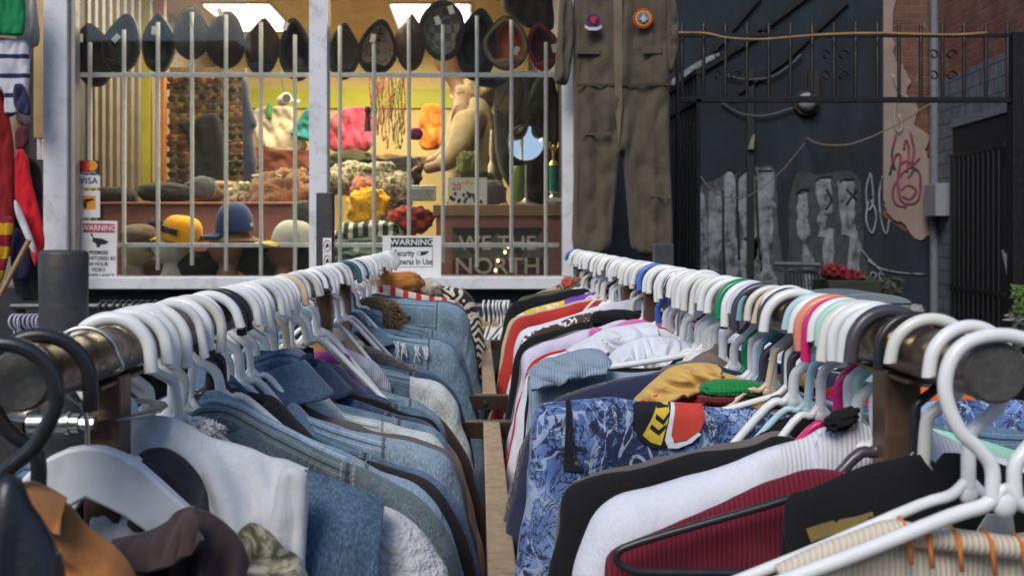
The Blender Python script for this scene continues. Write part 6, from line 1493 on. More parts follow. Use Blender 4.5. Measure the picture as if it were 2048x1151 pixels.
sheet('green_jersey', 'kelly green jersey in the upper left corner', 'jersey', [(-60, -60), (45, -60), (52, 20), (50, 60), (44, 74), (0, 70), (-60, 72)], 4.05, green_c, .006, 51, .014, freq=26, vstretch=.15, ruck=.012, sub=(36, 40))
sheet('white_jersey', 'greyish white jersey behind the green one', 'jersey', [(40, -60), (62, -60), (72, 0), (82, 90), (60, 98), (56, 200), (60, 250), (30, 250), (30, 60)], 4.22, fabric('grey_white', (.42, .38, .36)), .006, 52, .014, freq=26, vstretch=.15, ruck=.012, sub=(36, 40))
sheet('striped_scarf', 'white scarf with navy stripes hanging below the green jersey', 'scarf', [(-40, 72), (25, 78), (58, 82), (60, 160), (52, 215), (20, 236), (8, 228), (10, 175), (-40, 170)], 4.08, stripe_w, .006, 53, .014, freq=26, vstretch=.15, ruck=.012, sub=(36, 40))
sheet('navy_scarf', 'navy scarf end under the striped white one', 'scarf', [(26, 168), (46, 166), (58, 195), (64, 235), (28, 222)], 4.02, cnv, .006, 54, .014, freq=26, vstretch=.15, ruck=.012, sub=(36, 40))
sheet('red_jersey', 'deep red jersey hanging at the left picture edge', 'jersey', [(-60, 165), (5, 172), (20, 240), (30, 300), (28, 480), (20, 520), (-60, 520)], 4.14, dred, .006, 55, .014, freq=26, vstretch=.15, ruck=.012, sub=(36, 40))
sheet('red_scarf', 'bright red scarf with a white stripe falling beside the window frame', 'scarf', [(30, 300), (46, 296), (58, 320), (60, 350), (78, 420), (90, 478), (88, 500), (72, 540), (60, 500), (42, 440), (30, 400)], 3.98, redj, .006, 56, .014, freq=26, vstretch=.15, ruck=.012, sub=(36, 40))
sheet('white_scarf', 'white stripe scarf edge inside the bright red one', 'scarf', [(28, 398), (36, 405), (52, 440), (70, 490), (72, 512), (62, 500), (44, 460), (30, 425)], 3.92, whitec2, .006, 57, .014, freq=26, vstretch=.15, ruck=.012, sub=(36, 40))
sheet('maroon_cap_cloth', 'dark maroon cloth above the bright red scarf', 'cloth', [(30, 255), (56, 250), (60, 285), (46, 298), (30, 300)], 4.02, cdr, .006, 58, .014, freq=26, vstretch=.15, ruck=.012, sub=(36, 40))
sheet('team_scarf', 'maroon and gold striped scarf at the left edge', 'scarf', [(0, 440), (18, 430), (30, 440), (20, 500), (5, 565), (-12, 575), (-14, 500)], 3.94, fabric('gold_maroon', (.55, .30, .01), 'knit', stripes=('Z', 11.0, .5, (.2, .008, .015))), .006, 59, .014, freq=26, vstretch=.15, ruck=.012, sub=(36, 40))
sheet('black_hanging', 'black clothes hanging behind the maroon and gold scarf', 'clothes', [(20, 290), (92, 330), (96, 600), (20, 600)], 4.3, ck, .006, 60, .014, freq=26, vstretch=.15, ruck=.012, sub=(36, 40))
sheet('navy_jersey', 'navy jersey under the bright red scarf', 'jersey', [(28, 440), (60, 500), (56, 560), (20, 560)], 4.0, cnv, .006, 61, .014, freq=26, vstretch=.15, ruck=.012, sub=(36, 40))
t = thing('wooden_pole', 'slanting wooden pole in front of the scarves on the left', 'pole', P(20, 570, 3.8)); m = MB(); m.tube([P(-12, 612, 3.75) - t.location, P(58, 480, 3.85) - t.location], .010, 10); m.build('pole', paint('brown_pole', (.25, .13, .05), .5), t, smooth=40)
# low rack standing under the window with dark hangers and trousers
t = thing('clothes_rack', 'low clothes rack standing under the shop window', 'clothes rack', (-.9, 4.0, 0)); l = t.location
zr = WZ(612, 4.0)
m = MB(); m.tube([(WX(22, 4.0) - l.x, 0, zr), (WX(1060, 4.0) - l.x, 0, zr)], .012, 14); m.build('rail', paint('dull_steel', (.14, .14, .14), .5, .1, .6), t, smooth=40)
for px in (30, 520, 1050): m = MB(); m.box((WX(px, 4.) - .015 - l.x, .03, 0), (WX(px, 4.) + .015 - l.x, .06, zr - .0)); m.build('post', bar_dk, t)
def low_hanger(px, c, lab, grp, first):
    m = MB(); r = .021; m.tube(smoothpath([(r, 0, -.012)] + [(r * math.cos(a), 0, r * math.sin(a) - .006) for a in (0, .6, 1.2, 1.8, 2.4, 3.14, 3.9)] + [(0, 0, -.04), (0, 0, -.08)], 3), .0042, 7)
    m.tube([(-.19, 0, -.15), (-.03, 0, -.085), (0, 0, -.078), (.03, 0, -.085), (.19, 0, -.15)], .005, 7)
    o = m.build('clothes_hanger', c, smooth=60); tag(o, lab, 'hanger', grp); return o
ch = low_hanger(0, HM['charcoal'], 'thin dark hanger in the close row under the left pane', 'dark hangers on the low rack', True)
wh = low_hanger(0, HM['white'], 'thin white hanger in the small row at the end of the centre aisle', 'white hangers on the low rack', True)
def puth(o, px, first):
    n = o if first else o.copy()
    if not first: COL.objects.link(n)
    n.location = (WX(px, 4.0), 4.0, zr + .006); n.rotation_euler = (0, 0, 1.25 + random.uniform(-.15, .15)); return n
for i in range(40): puth(ch, 205 + i * 13.2, i == 0)
for i, px in enumerate((968, 978, 987, 995, 1002, 1008, 1013, 1018)): puth(wh, px, i == 0)
cols = [ck, cnv, char_c, fabric('dk_olive', (.03, .03, .02)), fabric('dk_brown', (.04, .025, .02))]
for i in range(16):
    px = 200 + i * 33; bl = P(px, 648, 4.0)
    t = thing('dark_clothing', 'dark garment hanging on the low rack under the left pane', 'clothing', bl, 'dark garments on the low rack')
    m = MB(); w_ = .012; m.blob((0, 0, -.1), (.026, .22, .13), 300 + i, .12, 3); m.build('cloth', cols[i % 5], t, smooth=180)
for i in range(8):
    px = 966 + i * 7; o = thing('clothes_clip', 'pale wooden clip on the white hangers at the aisle end', 'clip', P(px, 648 + (i % 3) * 9, 3.97), 'wooden clips at the aisle end', (0, random.uniform(-.5, .5), .4))
    m = MB(); m.box((-.007, -.004, -.028), (.007, .004, .028)); m.build('clip', paint('pine_clip', (.42, .27, .12), .5, .15), o, bevel=.002)
for i, (px, c) in enumerate(((60, (.25, .02, .01)), (90, (.3, .3, .3)), (40, (.5, .25, .02)), (120, (.02, .03, .08)), (10, (.3, .02, .02)))):
    t = thing('bright_clothing', ('red', 'grey', 'yellow', 'navy', 'maroon')[i] + ' garment under glassy hangers at the far left', 'clothing', P(px, 690, 3.9)); m = MB(); m.blob((0, 0, -.06), (.05, .10, .08), 320 + i, .2, 3, ridged=.2); m.build('cloth', fabric('lowcol%d' % i, c), t, smooth=180)
for i in range(7): o = hanger('L', 1, 'lilac', 'clear plastic hanger at the far left behind the dark pipe', 'slim', yaw=1.2, group='clear hangers at the far left'); o.location = (WX(28 + i * 9, 3.9), 3.9, WZ(640, 3.9)); o.scale = (.8, .8, .8)
for i in range(7):
    pass

# ================================================================== alley: dark wall with graffiti, brick walls, iron gate
YB = 12.0
def wall_mat(name, base, var, stain, brick=False):
    s = NT(name); o = s.tc.outputs['Object']; s.rough(.85)
    c = s.ramp(s.noise(o, .9, 5, .65), [(.3, mul(base, 1 - var)), (.7, mul(base, 1 + var))])
    st = s.noise(s.mapping((2.5, 2.5, .35)), 1.0, 5, .7); c = s.mix(s.ramp(st, [(.5, (0, 0, 0)), (.75, (.6,) * 3)]), c, stain)
    s.base(c); s.normal(s.bump(s.noise(o, 25, 5), .4, .01)); return s.m
blackwall = wall_mat('black_painted_wall', (.0075, .0140, .0225), .65, (.024, .036, .052))
def brick_mat(name, c1, c2, mort, course=.075, ax='X', paintc=None):
    s = NT(name); s.rough(.88); o = s.tc.outputs['Object']
    sep = s.add('ShaderNodeSeparateXYZ'); s.link(o, sep.inputs[0]); cmb = s.add('ShaderNodeCombineXYZ'); s.link(sep.outputs[ax], cmb.inputs[0]); s.link(sep.outputs['Z'], cmb.inputs[1])
    wn = s.add('ShaderNodeTexNoise'); wn.inputs['Scale'].default_value = 3; s.link(o, wn.inputs['Vector'])
    vec = s.mix(.006, cmb.outputs[0], wn.outputs['Color'])
    b = s.add('ShaderNodeTexBrick'); b.inputs['Scale'].default_value = 1; b.inputs['Brick Width'].default_value = .225; b.inputs['Row Height'].default_value = course; b.inputs['Mortar Size'].default_value = .009; b.inputs['Mortar Smooth'].default_value = .3
    b.inputs['Color1'].default_value = (*c1, 1); b.inputs['Color2'].default_value = (*c2, 1); b.inputs['Mortar'].default_value = (*mort, 1); b.inputs['Bias'].default_value = -.1
    s.link(vec, b.inputs['Vector'])
    n = s.noise(o, 3, 6, .7); col = s.mix(s.ramp(n, [(.35, (.75,) * 3), (.7, (0, 0, 0))]), b.outputs['Color'], mul(c1, .35))
    ef = s.noise(o, 5.5, 5, .7, 1); col = s.mix(s.ramp(ef, [(.60, (0, 0, 0)), (.72, (.5,) * 3)]), col, (.30, .26, .23))
    s.base(col); inv = s.math('SUBTRACT', 1.0, b.outputs['Fac']); s.normal(s.bump(s.math('ADD', inv, s.math('MULTIPLY', n, .5)), .9, .012)); return s.m
brick_back = brick_mat('red_brick_back', (.21, .085, .05), (.14, .06, .04), (.17, .14, .12))
brick_side = brick_mat('red_brick_side', (.30, .095, .06), (.19, .065, .045), (.2, .16, .14), ax='Y')
grey_brick = brick_mat('grey_painted_brick', (.17, .19, .22), (.13, .15, .18), (.05, .055, .065), ax='Y', course=.15)
bw = thing('graffiti_wall', 'black painted alley wall with tall grey spray letters', 'wall', P(1500, 463, YB)); l = bw.location
b = MB(); b.box((WX(1160, YB) - l.x, 0, -H), (WX(1766, YB) - l.x, .3, 5)); b.build('wall', blackwall, bw)
def spray(name, c, cov_=.42):
    s = NT(name); o = s.tc.outputs['Object']; s.rough(.8)
    n = s.noise(o, 6, 6, .7); c_ = s.ramp(n, [(.36, (.016, .021, .028)), (.47, mul(c, .6)), (.62, mul(c, .95)), (.8, mul(c, 1.2))])
    n2 = s.noise(s.mapping((16, 16, 2.2)), 1.0, 4, .7); c_ = s.mix(s.ramp(n2, [(.5, (0, 0, 0)), (.75, (.7,) * 3)]), c_, (.05, .055, .065)); s.base(c_); s.normal(s.bump(n, .3, .01)); return s.m
gr1 = spray('grey_spray', (.25, .275, .31)); blk = paint('black_spray', (.008, .008, .010), .8, .2); wsp = spray('white_spray_line', (.30, .33, .36)); pksp = spray('pink_spray', (.30, .05, .10))
def wpoly(name, pl, m, parent=bw, Y=YB, dy=-.012, th=.006, sm=True):
    lo = parent.location; pts = smoothpath([P(x, y, Y - .01) for x, y in pl], 6, True) if sm else [P(x, y, Y - .01) for x, y in pl]
    if name.startswith('graffiti'):
        if not sm: pts = [pts[i].lerp(pts[(i + 1) % len(pts)], k / 6) for i in range(len(pts)) for k in range(6)]
        pts = [p + Vector((mnoise.noise(p * 7) * .035 + mnoise.noise(p * 23) * .02, 0, mnoise.noise(p * 7 + Vector((9, 9, 9))) * .05)) for p in pts]
    b = MB(); b.prism([(p.x - lo.x, p.z - lo.z) for p in pts], dy - th, dy); return b.build(name, m, parent)
def wline(name, lines, r, m, parent=bw, Y=YB, dy=-.02, closed=False, n=6):
    lo = parent.location; b = MB()
    for pl in lines: b.tube([Vector((p.x - lo.x, dy, p.z - lo.z)) for p in smoothpath([P(x, y, Y - .01) for x, y in pl], n, closed)], r, 6, closed=closed, flat=(.25, 1))
    return b.build(name, m, parent, smooth=180)
G_ = [[(1400, 380), (1408, 395), (1412, 470), (1410, 540), (1400, 575), (1396, 500)], [(1428, 366), (1440, 390), (1444, 450), (1436, 520), (1430, 560), (1420, 545), (1418, 470), (1418, 400)],
    [(1456, 342), (1466, 352), (1470, 390), (1468, 440), (1474, 520), (1466, 560), (1452, 540), (1450, 470), (1448, 400), (1450, 355)], [(1482, 350), (1500, 340), (1508, 352), (1508, 400), (1514, 470), (1506, 520), (1490, 470), (1480, 420), (1478, 380)],
    [(1514, 344), (1542, 344), (1545, 400), (1542, 470), (1536, 520), (1550, 560), (1548, 590), (1520, 590), (1524, 500), (1518, 430)], [(1486, 480), (1512, 478), (1520, 520), (1512, 570), (1496, 590), (1484, 560)]]
wpoly('graffiti_shade', [(1395, 400), (1430, 358), (1500, 338), (1548, 340), (1556, 470), (1560, 600), (1395, 600)], spray('dark_spray', (.075, .085, .10)), dy=-.006)
for pl in G_: wpoly('graffiti_letter', [(x + (x - sum(q_[0] for q_ in pl) / len(pl)) * .18, y) for x, y in pl], gr1, dy=-.014)
wpoly('graffiti_shade', [(1586, 372), (1640, 346), (1716, 352), (1726, 480), (1732, 600), (1590, 600)], spray('dark_spray2', (.05, .058, .07)), dy=-.006)
for pl in [[(1594, 388), (1616, 384), (1616, 440), (1620, 470), (1608, 476), (1628, 520), (1626, 590), (1608, 590), (1606, 480), (1594, 470)], [(1630, 362), (1662, 358), (1664, 420), (1652, 452), (1668, 458), (1664, 590), (1640, 590), (1648, 475), (1634, 470), (1640, 420)], [(1678, 364), (1706, 362), (1708, 420), (1710, 455), (1722, 500), (1712, 590), (1690, 590), (1702, 470), (1680, 470)]]:
    wpoly('graffiti_letter', pl, gr1, dy=-.014, sm=False)
wline('graffiti_outline', [[(1448, 346), (1458, 338), (1470, 345)], [(1478, 352), (1492, 338), (1508, 340), (1512, 352)], [(1514, 342), (1544, 342)], [(1592, 388), (1604, 378), (1618, 380)], [(1630, 362), (1646, 354), (1664, 354)], [(1678, 364), (1690, 358), (1708, 360)], [(1652, 378), (1662, 400), (1650, 420)], [(1692, 378), (1712, 400)], [(1712, 380), (1692, 410)], [(1474, 346), (1474, 420), (1478, 520)], [(1512, 360), (1514, 440), (1520, 520)], [(1446, 380), (1446, 470), (1450, 560)], [(1486, 476), (1502, 482), (1516, 474)]], .016, blk)
wline('graffiti_tag', [[(1740, 346), (1732, 380), (1736, 420), (1746, 400), (1742, 350)], [(1736, 402), (1732, 440), (1744, 466), (1752, 430), (1742, 400)], [(1764, 352), (1758, 390), (1762, 440), (1772, 468), (1778, 440)]], .012, wsp)
wline('graffiti_tag', [[(1735, 520), (1760, 536), (1800, 545), (1850, 548)], [(1740, 560), (1742, 545), (1752, 548), (1748, 560)], [(1760, 560), (1758, 546), (1768, 550)], [(1710, 510), (1722, 500), (1740, 520), (1765, 545)]], .010, wsp)
# remains of a lean-to roof on the black wall
for pl in ([(1422, 100), (1515, -4), (1522, -4), (1428, 106)], [(1512, 62), (1640, -40), (1650, -30), (1516, 70)], [(1340, 172), (1440, 108), (1520, 60), (1530, 66), (1446, 120), (1352, 176)], [(1452, 190), (1560, 120), (1690, 0), (1696, 6), (1566, 128), (1460, 200)]):
    wpoly('roof_scar', pl, blk, sm=False, dy=-.02, th=.03)
wpoly('pale_streak', [(1345, 158), (1400, 122), (1440, 106), (1432, 116), (1400, 134), (1350, 172)], wsp, dy=-.055)
b = MB(); b.box((WX(1492, YB) - l.x, -.05, -H), (WX(1506, YB) - l.x, -.002, 1.9)); b.build('drain_pipe', paint('black_drain', (.014, .015, .018), .6), bw)
wline('cable', [[(1445, 150), (1490, 160), (1540, 155), (1580, 130), (1600, 110)], [(1440, 205), (1480, 228), (1530, 232), (1590, 215)]], .014, paint('grey_cable', (.06, .065, .075), .6), dy=-.05)
t = thing('wire', 'thin pale wire sagging from the black wall to the brick corner', 'wire', P(1700, 280, 11.7)); lo = t.location; m = MB(); m.tube([p - lo for p in smoothpath([P(1612, 275, 11.95), (P(1640, 288, 11.7)), P(1690, 290, 11.5), P(1740, 275, 11.4), P(1800, 245, 11.3), P(1880, 195, 11.2)], 6)], .009, 6); m.build('wire', paint('wire_tan', (.16, .12, .08), .6), t, smooth=180)
t = thing('wire', 'thin pale wire sagging low over the grey spray letters', 'wire', P(1430, 400, 11.7)); lo = t.location; m = MB(); m.tube([p - lo for p in smoothpath([P(1398, 348, 11.9), P(1420, 376, 11.8), P(1452, 394, 11.8), P(1500, 390, 11.8), P(1560, 345, 11.8), P(1610, 285, 11.8)], 6)], .007, 6); m.build('wire', paint('wire_grey', (.10, .09, .085), .6), t, smooth=180)
# wall lamp
t = thing('wall_lamp', 'round white bulkhead lamp on the black wall', 'wall lamp', P(1612, 205, 11.95)); m = MB(); m.lathe([(0, -.14), (.06, -.13), (.10, -.09), (.112, -.04), (.10, 0), (0, 0)], n=24, axis='y'); m.build('globe', paint('opal_glass', (.27, .28, .29), .35, .2), t, smooth=60)
m = MB(); m.tube([(-.14, -.07, 0), (.14, -.07, 0)], .012, 6); m.lathe([(0, -.02), (.15, -.02), (.15, .03), (0, .03)], n=20, axis='y'); m.box((.02, -.05, .06), (.14, .02, .36)); m.build('cage', paint('rusty_black', (.025, .018, .015), .7), t)
m = MB(); m.prism([(-.04, -.08), (.02, -.08), (.035, .10), (.0, .06)], -.04, 0); o = m.build('torn_paper', paint('torn_paper', (.20, .18, .10), .7), None, loc=P(1502, 285, 11.93)); tag(o, 'small torn yellowish paper on the black wall', 'paper')
# back brick wall with render
XB = WX(1868, YB)
kb = thing('brick_wall', 'weathered red brick wall at the alley end with crumbling beige render', 'wall', (WX(1766, YB), YB, 0)); l = kb.location
b = MB(); b.box((.001, 0, 0), (XB - l.x, .3, 6.5)); b.build('brickwork', brick_back, kb)
ren = wall_mat('beige_render', (.25, .195, .165), .3, (.13, .10, .085))
ew = random.Random(2)
edge_l = [(1766, y) for y in (-60, 100, 260, 400)] + [(1772, 425), (1786, 440), (1800, 442), (1812, 452), (1822, 470), (1836, 480), (1852, 470), (1866, 464)]
edge_r = [(1866, 380), (1862, 330), (1848, 300), (1856, 270), (1826, 250), (1834, 215), (1812, 190), (1820, 160), (1806, 130), (1790, 120), (1784, 60), (1790, -60)]
jit = []
pl = edge_l + edge_r
for i, (x, y) in enumerate(pl):
    x2, y2 = pl[(i + 1) % len(pl)]; jit.append((x, y))
    if x > 1767 or x2 > 1767:
        for t_ in (.25, .5, .75): jit.append((min(1867, x + (x2 - x) * t_ + ew.uniform(-4, 4)), y + (y2 - y) * t_ + ew.uniform(-3, 3)))
wpoly('black_paint', [(1766, 430), (1790, 448), (1830, 476), (1867, 468), (1867, 760), (1766, 760)], blackwall, kb, dy=-.003, th=.004, sm=False)
wpoly('render_patch', jit, ren, kb, dy=-.008, th=.02, sm=False)
wline('graffiti_tag', [[(1778, 350), (1786, 320), (1794, 308), (1800, 318), (1794, 360), (1800, 400), (1820, 408), (1836, 396), (1838, 350), (1820, 335), (1800, 350), (1784, 380), (1790, 408), (1812, 414)], [(1790, 270), (1782, 310), (1788, 340)], [(1818, 262), (1826, 300), (1822, 330), (1838, 316)], [(1798, 330), (1812, 322), (1826, 338), (1814, 356)], [(1800, 380), (1815, 370), (1830, 382), (1818, 398), (1802, 392)], [(1806, 300), (1810, 280), (1816, 300), (1812, 345)]], .016, pksp, kb, dy=-.032)
wline('loose_cable', [[(1788, 200), (1786, 240), (1790, 262), (1800, 258), (1796, 230)], [(1782, 150), (1800, 190), (1840, 200), (1866, 190)]], .010, paint('white_cable', (.3, .29, .27), .5), kb, dy=-.06)
# right hand wall runs towards the viewer
def RW(px, py, off=0.0):
    Y = 3.968 / ((px - CX) / F - .111); return P(px, py, Y)
a0 = math.atan(.111); rwl = thing('side_brick_wall', 'long red brick wall on the right with grey painted lower part and barred door', 'wall', (XB, YB, 0), None, (0, 0, math.atan2(-1, -.111) + math.pi))
# local: +Y points away from the viewer along the wall, so use negative y; local +X points into the wall
ang = math.atan2(.111, 1.0); rwl.rotation_euler = (0, 0, -ang)
def wy(px): return -(YB - 3.968 / ((px - CX) / F - .111)) / math.cos(ang)
def wz(px, py): return RW(px, py).z
b = MB(); b.box((.002, -9.5, 0), (.3, -.0, 6.5)); b.build('brickwork', brick_side, rwl)
zl = wz(1866, 168)
def rpoly(name, pl, m, th=.006, off=.004):
    b = MB(); vs = []; n = len(pl)
    A = [(-off, wy(x), wz(x, y)) for x, y in pl]; B = [(-off - th, p[1], p[2]) for p in A]
    b.add(A + B, [tuple(range(n)), tuple(range(2 * n - 1, n - 1, -1))] + [(i, (i + 1) % n, (i + 1) % n + n, i + n) for i in range(n)]); return b.build(name, m, rwl)
zlow = .0
b = MB(); y1 = wy(1898); y0 = wy(1870); yd = wy(2060)
topz = wz(1950, 130)
b.box((-.006, -9.4, wz(1960, 222)), (-.001, y0, topz)); b.box((-.006, y1, 0), (-.001, y0, wz(1960, 222) - .001)); b.build('grey_painted_band', grey_brick, rwl)
b = MB(); b.box((-.02, wy(2100), wz(1960, 238)), (-.008, y1, wz(1960, 222))); b.build('lintel', paint('grey_lintel', (.15, .16, .18), .7), rwl)
b = MB(); b.box((-.005, wy(2100), 0), (-.003, y1 + .0, wz(1960, 238))); b.build('painted_door_dark', paint('deep_black', (.006, .006, .007), .8), rwl)  # flat sheet painted black for the darkness inside the door opening
m = MB(); n_ = 11
for i in range(n_):
    yy = y1 - .08 - i * .135; m.tube([(-.05, yy, .1), (-.05, yy, wz(1960, 300))], .012, 6)
for zz in (.15, .9, wz(1960, 300)): m.box((-.06, y1 - .08 - n_ * .135, zz - .02), (-.045, y1 - .05, zz + .02))
dg_ = m.build('security_door', paint('black_iron', (.010, .010, .012), .5, .2), rwl)
b = MB(); b.tube([(-.04, y0 + .03, 0), (-.04, y0 + .03, 6)], .05, 10); b.build('conduit', paint('grey_conduit', (.13, .145, .165), .5, .15), rwl, smooth=40)
b = MB(); c_ = RW(1880, 400); b.box((-.16, wy(1893), wz(1880, 432)), (-.002, wy(1869), wz(1880, 368))); mb_ = b.build('meter_box', paint('grey_meter', (.22, .23, .25), .5, .1), None, bevel=.006); mb_.location = rwl.location; mb_.rotation_euler = rwl.rotation_euler; tag(mb_, 'grey meter box on the brick corner next to the barred door', 'meter box')
# ------------------------------------------------------------------ iron gate
iron = paint('black_wrought_iron', (.010, .010, .012), .5, .25, .3, 20, .1, (.03, .018, .012))
YT = 4.62
t = thing('iron_gate', 'black wrought iron gate header with spear bars and scrolls across the alley', 'gate', (WX(1700, YT), YT, 0)); l = t.location
for nm, yy, r in (('top_rail', 71, .0085), ('bottom_rail', 200, .012)):
    m = MB(); m.box((WX(1358, YT) - l.x, -r, WZ(yy, YT) - r), (WX(2042, YT) - l.x, r, WZ(yy, YT) + r)); m.build(nm, iron, t, bevel=.002)
m = MB(); m.box((WX(1400, YT) - l.x, -.004, WZ(194, YT)), (WX(1765, YT) - l.x, .004, WZ(192, YT))); m.build('flat_bar', iron, t)
for i in range(16):
    px = 1364 + i * 43.4; m = MB(); m.tube([(WX(px, YT) - l.x, 0, WZ(200, YT)), (WX(px, YT) - l.x, 0, WZ(52, YT)), (WX(px, YT) - l.x, 0, WZ(44, YT))], [.0085, .0085, .0015], 8); m.build('spear_bar', iron, t, smooth=40)
def scroll(cx, cz, r, sg): return [Vector((cx + sg * r * (1 - a / 9) * math.cos(a), 0, cz + r * (1 - a / 9) * math.sin(a))) for a in [i * .45 for i in range(16)]]
for px in (1452, 1668, 1885):
    for dx in (-22, 22):
        for py in (110, 152): m = MB(); m.tube(scroll(WX(px + dx * .8, YT) - l.x, WZ(py, YT), .026, 1 if dx > 0 else -1), .004, 6); m.build('scroll', iron, t, smooth=60)
for px in (2030,): m = MB(); m.box((WX(px - 10, YT) - l.x, -.03, 0), (WX(px + 12, YT) - l.x, .03, WZ(66, YT))); m.build('gate_post', iron, t, bevel=.003)
m = MB(); m.box((WX(1352, YT) - l.x, -.02, 0), (WX(1358, YT) - l.x, .02, WZ(66, YT))); m.build('gate_post', iron, t, bevel=.003)
lf = thing('gate_leaf', 'tall black iron gate leaf swung open beside the coverall', 'gate', (WX(1396, YT), YT, 0))
for i in range(9):
    yy = i * .078; m = MB(); m.box((-.009, yy - .009, .05), (.009, yy + .009, WZ(140, YT) + .0)); m.build('bar', iron, lf)
for zz, h_ in ((WZ(140, YT), .02), (WZ(200, YT), .012), (.1, .02), (1.05, .02)): m = MB(); m.box((-.012, -.012, zz - h_), (.012, .66, zz + h_ * .2)); m.build('rail', iron, lf)
for i in range(3): m = MB(); m.box((.012, .12 + i * .16, WZ(345, YT)), (.015, .18 + i * .16, WZ(320, YT))); m.build('white_label', wht, lf)
t = thing('bamboo_pole', 'bent bamboo pole tied along the top of the iron gate', 'pole', P(1650, 70, 4.59)); lo = t.location
m = MB(); m.tube([p - lo for p in smoothpath([P(1357, 66, 4.58), P(1410, 67, 4.58), P(1455, 76, 4.57), P(1520, 79, 4.57), P(1590, 74, 4.57), P(1660, 69, 4.57), P(1760, 67, 4.57), P(1900, 70, 4.57), P(1975, 66, 4.57)], 8)], .0062, 8); m.build('cane', paint('bamboo', (.27, .165, .075), .5, .3, 0, 9), t, smooth=180)
# ------------------------------------------------------------------ things in the alley
t = thing('shopping_trolley', 'grey metal trolley standing in front of the grey spray letters', 'trolley', P(1605, 590, 8.5)); lo = t.location; gm_ = paint('grey_trolley', (.16, .17, .18), .45, .1, .5)
m = MB(); m.tube([P(1548, 527, 8.5) - lo, P(1640, 529, 8.5) - lo], .02, 8); m.build('handle', gm_, t, smooth=40)
m = MB()
for a, b_ in (((1575, 540), (1585, 640)), ((1640, 545), (1650, 640)), ((1575, 540), (1640, 545)), ((1648, 530), (1660, 640)), ((1580, 620), (1650, 622))): m.tube([P(*a, 8.5) - lo, P(*b_, 8.6) - lo], .018, 6)
m.build('frame', gm_, t, smooth=40)
m = MB()
for i in range(9): m.tube([P(1580 + i * 7, 545, 8.52) - lo, P(1586 + i * 7, 618, 8.6) - lo], .005, 5)
m.build('basket', paint('dark_wire', (.04, .04, .045), .5), t)
for sx in (1585, 1650): m = MB(); m.lathe([(0, -.02), (.06, -.02), (.06, .02), (0, .02)], P(sx, 780, 8.5) * 0 + Vector((WX(sx, 8.5) - lo.x, 0, .06 - lo.z)), 14, axis='y'); m.build('wheel', ink, t); m = MB(); m.tube([(WX(sx, 8.5) - lo.x, 0, .06 - lo.z), P(sx, 630, 8.5) - lo], .015, 6); m.build('leg', gm_, t)
t = thing('crate', 'dark crate under the red plaid cloth', 'crate', (WX(1690, 8.3), 8.3, 0)); b = MB(); b.box((-.2, -.2, 0), (.22, .2, WZ(558, 8.3))); b.build('box', paint('dark_green_crate', (.03, .035, .025), .7), t, bevel=.01)
t = thing('plaid_cloth', 'red and black plaid cloth thrown over the crate', 'cloth', P(1685, 548, 8.2)); 
for i, (x, y, w_, h_) in enumerate(((1668, 543, 26, 14), (1695, 552, 30, 12), (1712, 560, 16, 12))): lump(t, 'cloth', x, y, 8.2, w_, h_, fabric('alley_plaid', (.26, .015, .02), 'plaid', c2=(.02, .008, .008)), 400 + i, .6, .3, .3)
t = thing('plastic_bag', 'crumpled whitish bag on the alley ground right of the hangers', 'bag', P(1832, 622, 7.5)); lump(t, 'bag', 1832, 622, 7.5, 14, 12, paint('dirty_white_plastic', (.28, .28, .29), .4), 410, .8, .3, .4)
def bush(label, px0, px1, py0, py1, Y, n, c, seed, size=.05, group=None):
    t = thing('plant', label, 'plant', P((px0 + px1) / 2, py1, Y)); lo = t.location; rnd = random.Random(seed); m = MB()
    for _ in range(n):
        p = P(rnd.uniform(px0, px1), rnd.uniform(py0, py1), Y + rnd.uniform(-.25, .25)) - lo; d = Vector((rnd.uniform(-1, 1), rnd.uniform(-1, 1), rnd.uniform(-.8, .6))).normalized() * size * rnd.uniform(.5, 1.2); s = d.orthogonal().normalized() * size * .35
        m.add([p - d, p + s, p + d, p - s], [(0, 1, 2, 3)], rnd.choice([0, 0, 1]))
    m.build('leaves', [paint('leaf%d' % seed, c, .6, .3), paint('leafd%d' % seed, mul(c, .45), .6, .3)], t)
    m = MB(); 
    for i in range(3): x = px0 + (px1 - px0) * (.2 + .3 * i); m.tube([P(x, py1 + 40, Y) - lo, P(x + 4, (py0 + py1) / 2, Y) - lo], .008, 5)
    m.build('stem', paint('stem_brown', (.06, .045, .03), .7), t)
bush('bright green plant cut by the right picture edge', 2026, 2080, 570, 650, 4.3, 260, (.07, .13, .02), 1, .02)
bush('dark leafy plants behind the crate in the alley', 1700, 1800, 555, 625, 8.6, 260, (.05, .06, .035), 2, .05)
bush('pale dry plant hanging below the bright green one', 2018, 2055, 625, 720, 4.4, 120, (.22, .22, .19), 3, .03)
t = thing('folded_board', 'grey slatted board leaning at the right picture edge', 'board', P(2012, 540, 6.0)); lo = t.location
m = MB()
for i in range(6): a, b_ = P(2005 + i * 5, 500 + i * 6, 6.0) - lo, P(2022 + i * 7, 575 + i * 4, 6.0) - lo; m.tube([a, b_], .007, 5)
m.build('slats', paint('grey_slat', (.16, .165, .17), .6), t)
t = thing('plastic_tub', 'grey green round tub lid rising behind the right hangers', 'tub', P(1725, 605, 3.2)); k = 3.2 / F
m = MB(); vs = [(86 * k * math.cos(a / 20 * math.pi), 20 * k * math.sin(a / 20 * math.pi)) for a in range(21)]; m.prism(vs, -.05, .25); m.build('lid', paint('grey_green_plastic', (.19, .23, .24), .4), t, smooth=40, bevel=.006)
b = MB(); b.box((-86 * k, -.05, -.9), (86 * k, .25, -.001)); b.build('body', paint('grey_green_plastic2', (.12, .15, .16), .5), t, bevel=.01)

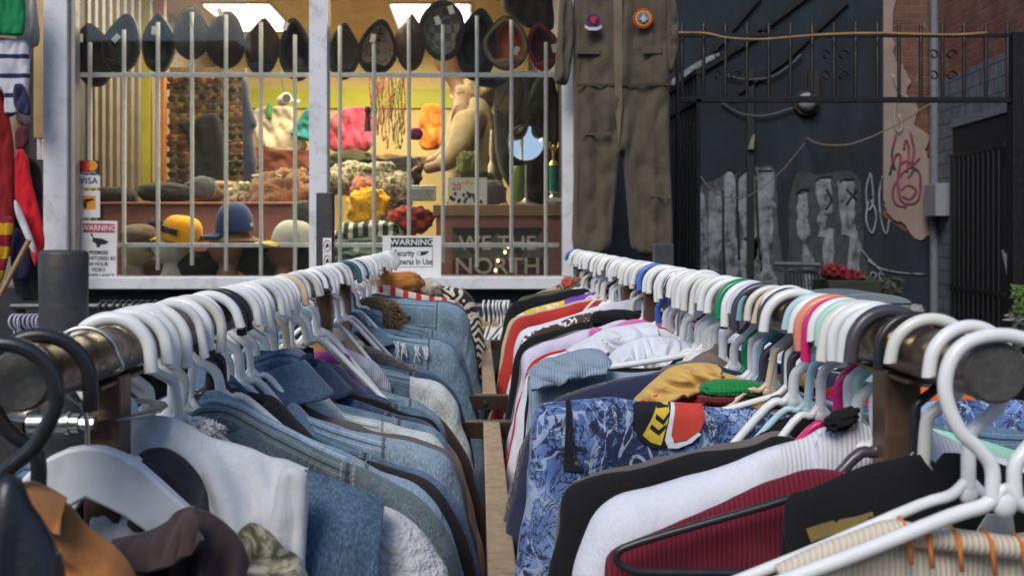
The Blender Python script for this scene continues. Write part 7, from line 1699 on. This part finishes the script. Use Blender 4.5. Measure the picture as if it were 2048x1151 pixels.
# the other side of the street, met by reflections in the window
for i in range(5):
    b = MB(); x0 = -24 + i * 9.6; hgt = (6.2, 5.6, 6.6, 5.9, 6.3)[i]; b.box((x0, -17, 0), (x0 + 9.2, -13 - (i % 2) * .4, hgt))
    o = struct(b.build('street_row', brick_mat('street_brick%d' % i, (.16 + .02 * i, .09, .07), (.11, .07, .055), (.16, .14, .12)), None))
# ================================================================== camera, sky, sun
cam = bpy.data.cameras.new('camera'); co = bpy.data.objects.new('camera', cam); COL.objects.link(co)
co.location = (0, 0, H); co.rotation_euler = (math.pi / 2, 0, 0)
cam.sensor_width = 36; cam.lens = 36.0 * F / 2048
cam.shift_x = (1024 - CX) / 2048; cam.shift_y = (CY - 575.5) / 2048
cam.clip_start = 0.02; cam.clip_end = 600
cam.dof.use_dof = True; cam.dof.focus_distance = 1.45; cam.dof.aperture_fstop = 11.0
sc.camera = co
w = bpy.data.worlds.new('World'); sc.world = w; w.use_nodes = True
nt = w.node_tree; bg = nt.nodes['Background']
sky = nt.nodes.new('ShaderNodeTexSky'); sky.sky_type = 'NISHITA'; sky.sun_disc = False
SE, SR = math.radians(44), math.radians(205)
sky.sun_elevation = SE; sky.sun_rotation = SR; sky.air_density = 1.0; sky.dust_density = 0.6; sky.ozone_density = 1.6
nt.links.new(sky.outputs['Color'], bg.inputs['Color']); bg.inputs['Strength'].default_value = SKY
sun = bpy.data.lights.new('sun', 'SUN'); so_ = bpy.data.objects.new('sun', sun); COL.objects.link(so_)
sun.energy = SUN; sun.angle = math.radians(28); sun.color = (1.0, 0.93, 0.84)
# nishita: rotation 0 puts the sun towards +Y, growing clockwise seen from above
d = Vector((math.sin(SR) * math.cos(SE), math.cos(SR) * math.cos(SE), math.sin(SE)))
so_.rotation_euler = (-d).to_track_quat('-Z', 'Y').to_euler()
sc.view_settings.view_transform = 'Standard'; sc.view_settings.look = 'None'; sc.view_settings.exposure = 0; sc.view_settings.gamma = 1
sc.cycles.use_denoising = True
sc.cycles.max_bounces = 6; sc.cycles.transparent_max_bounces = 12
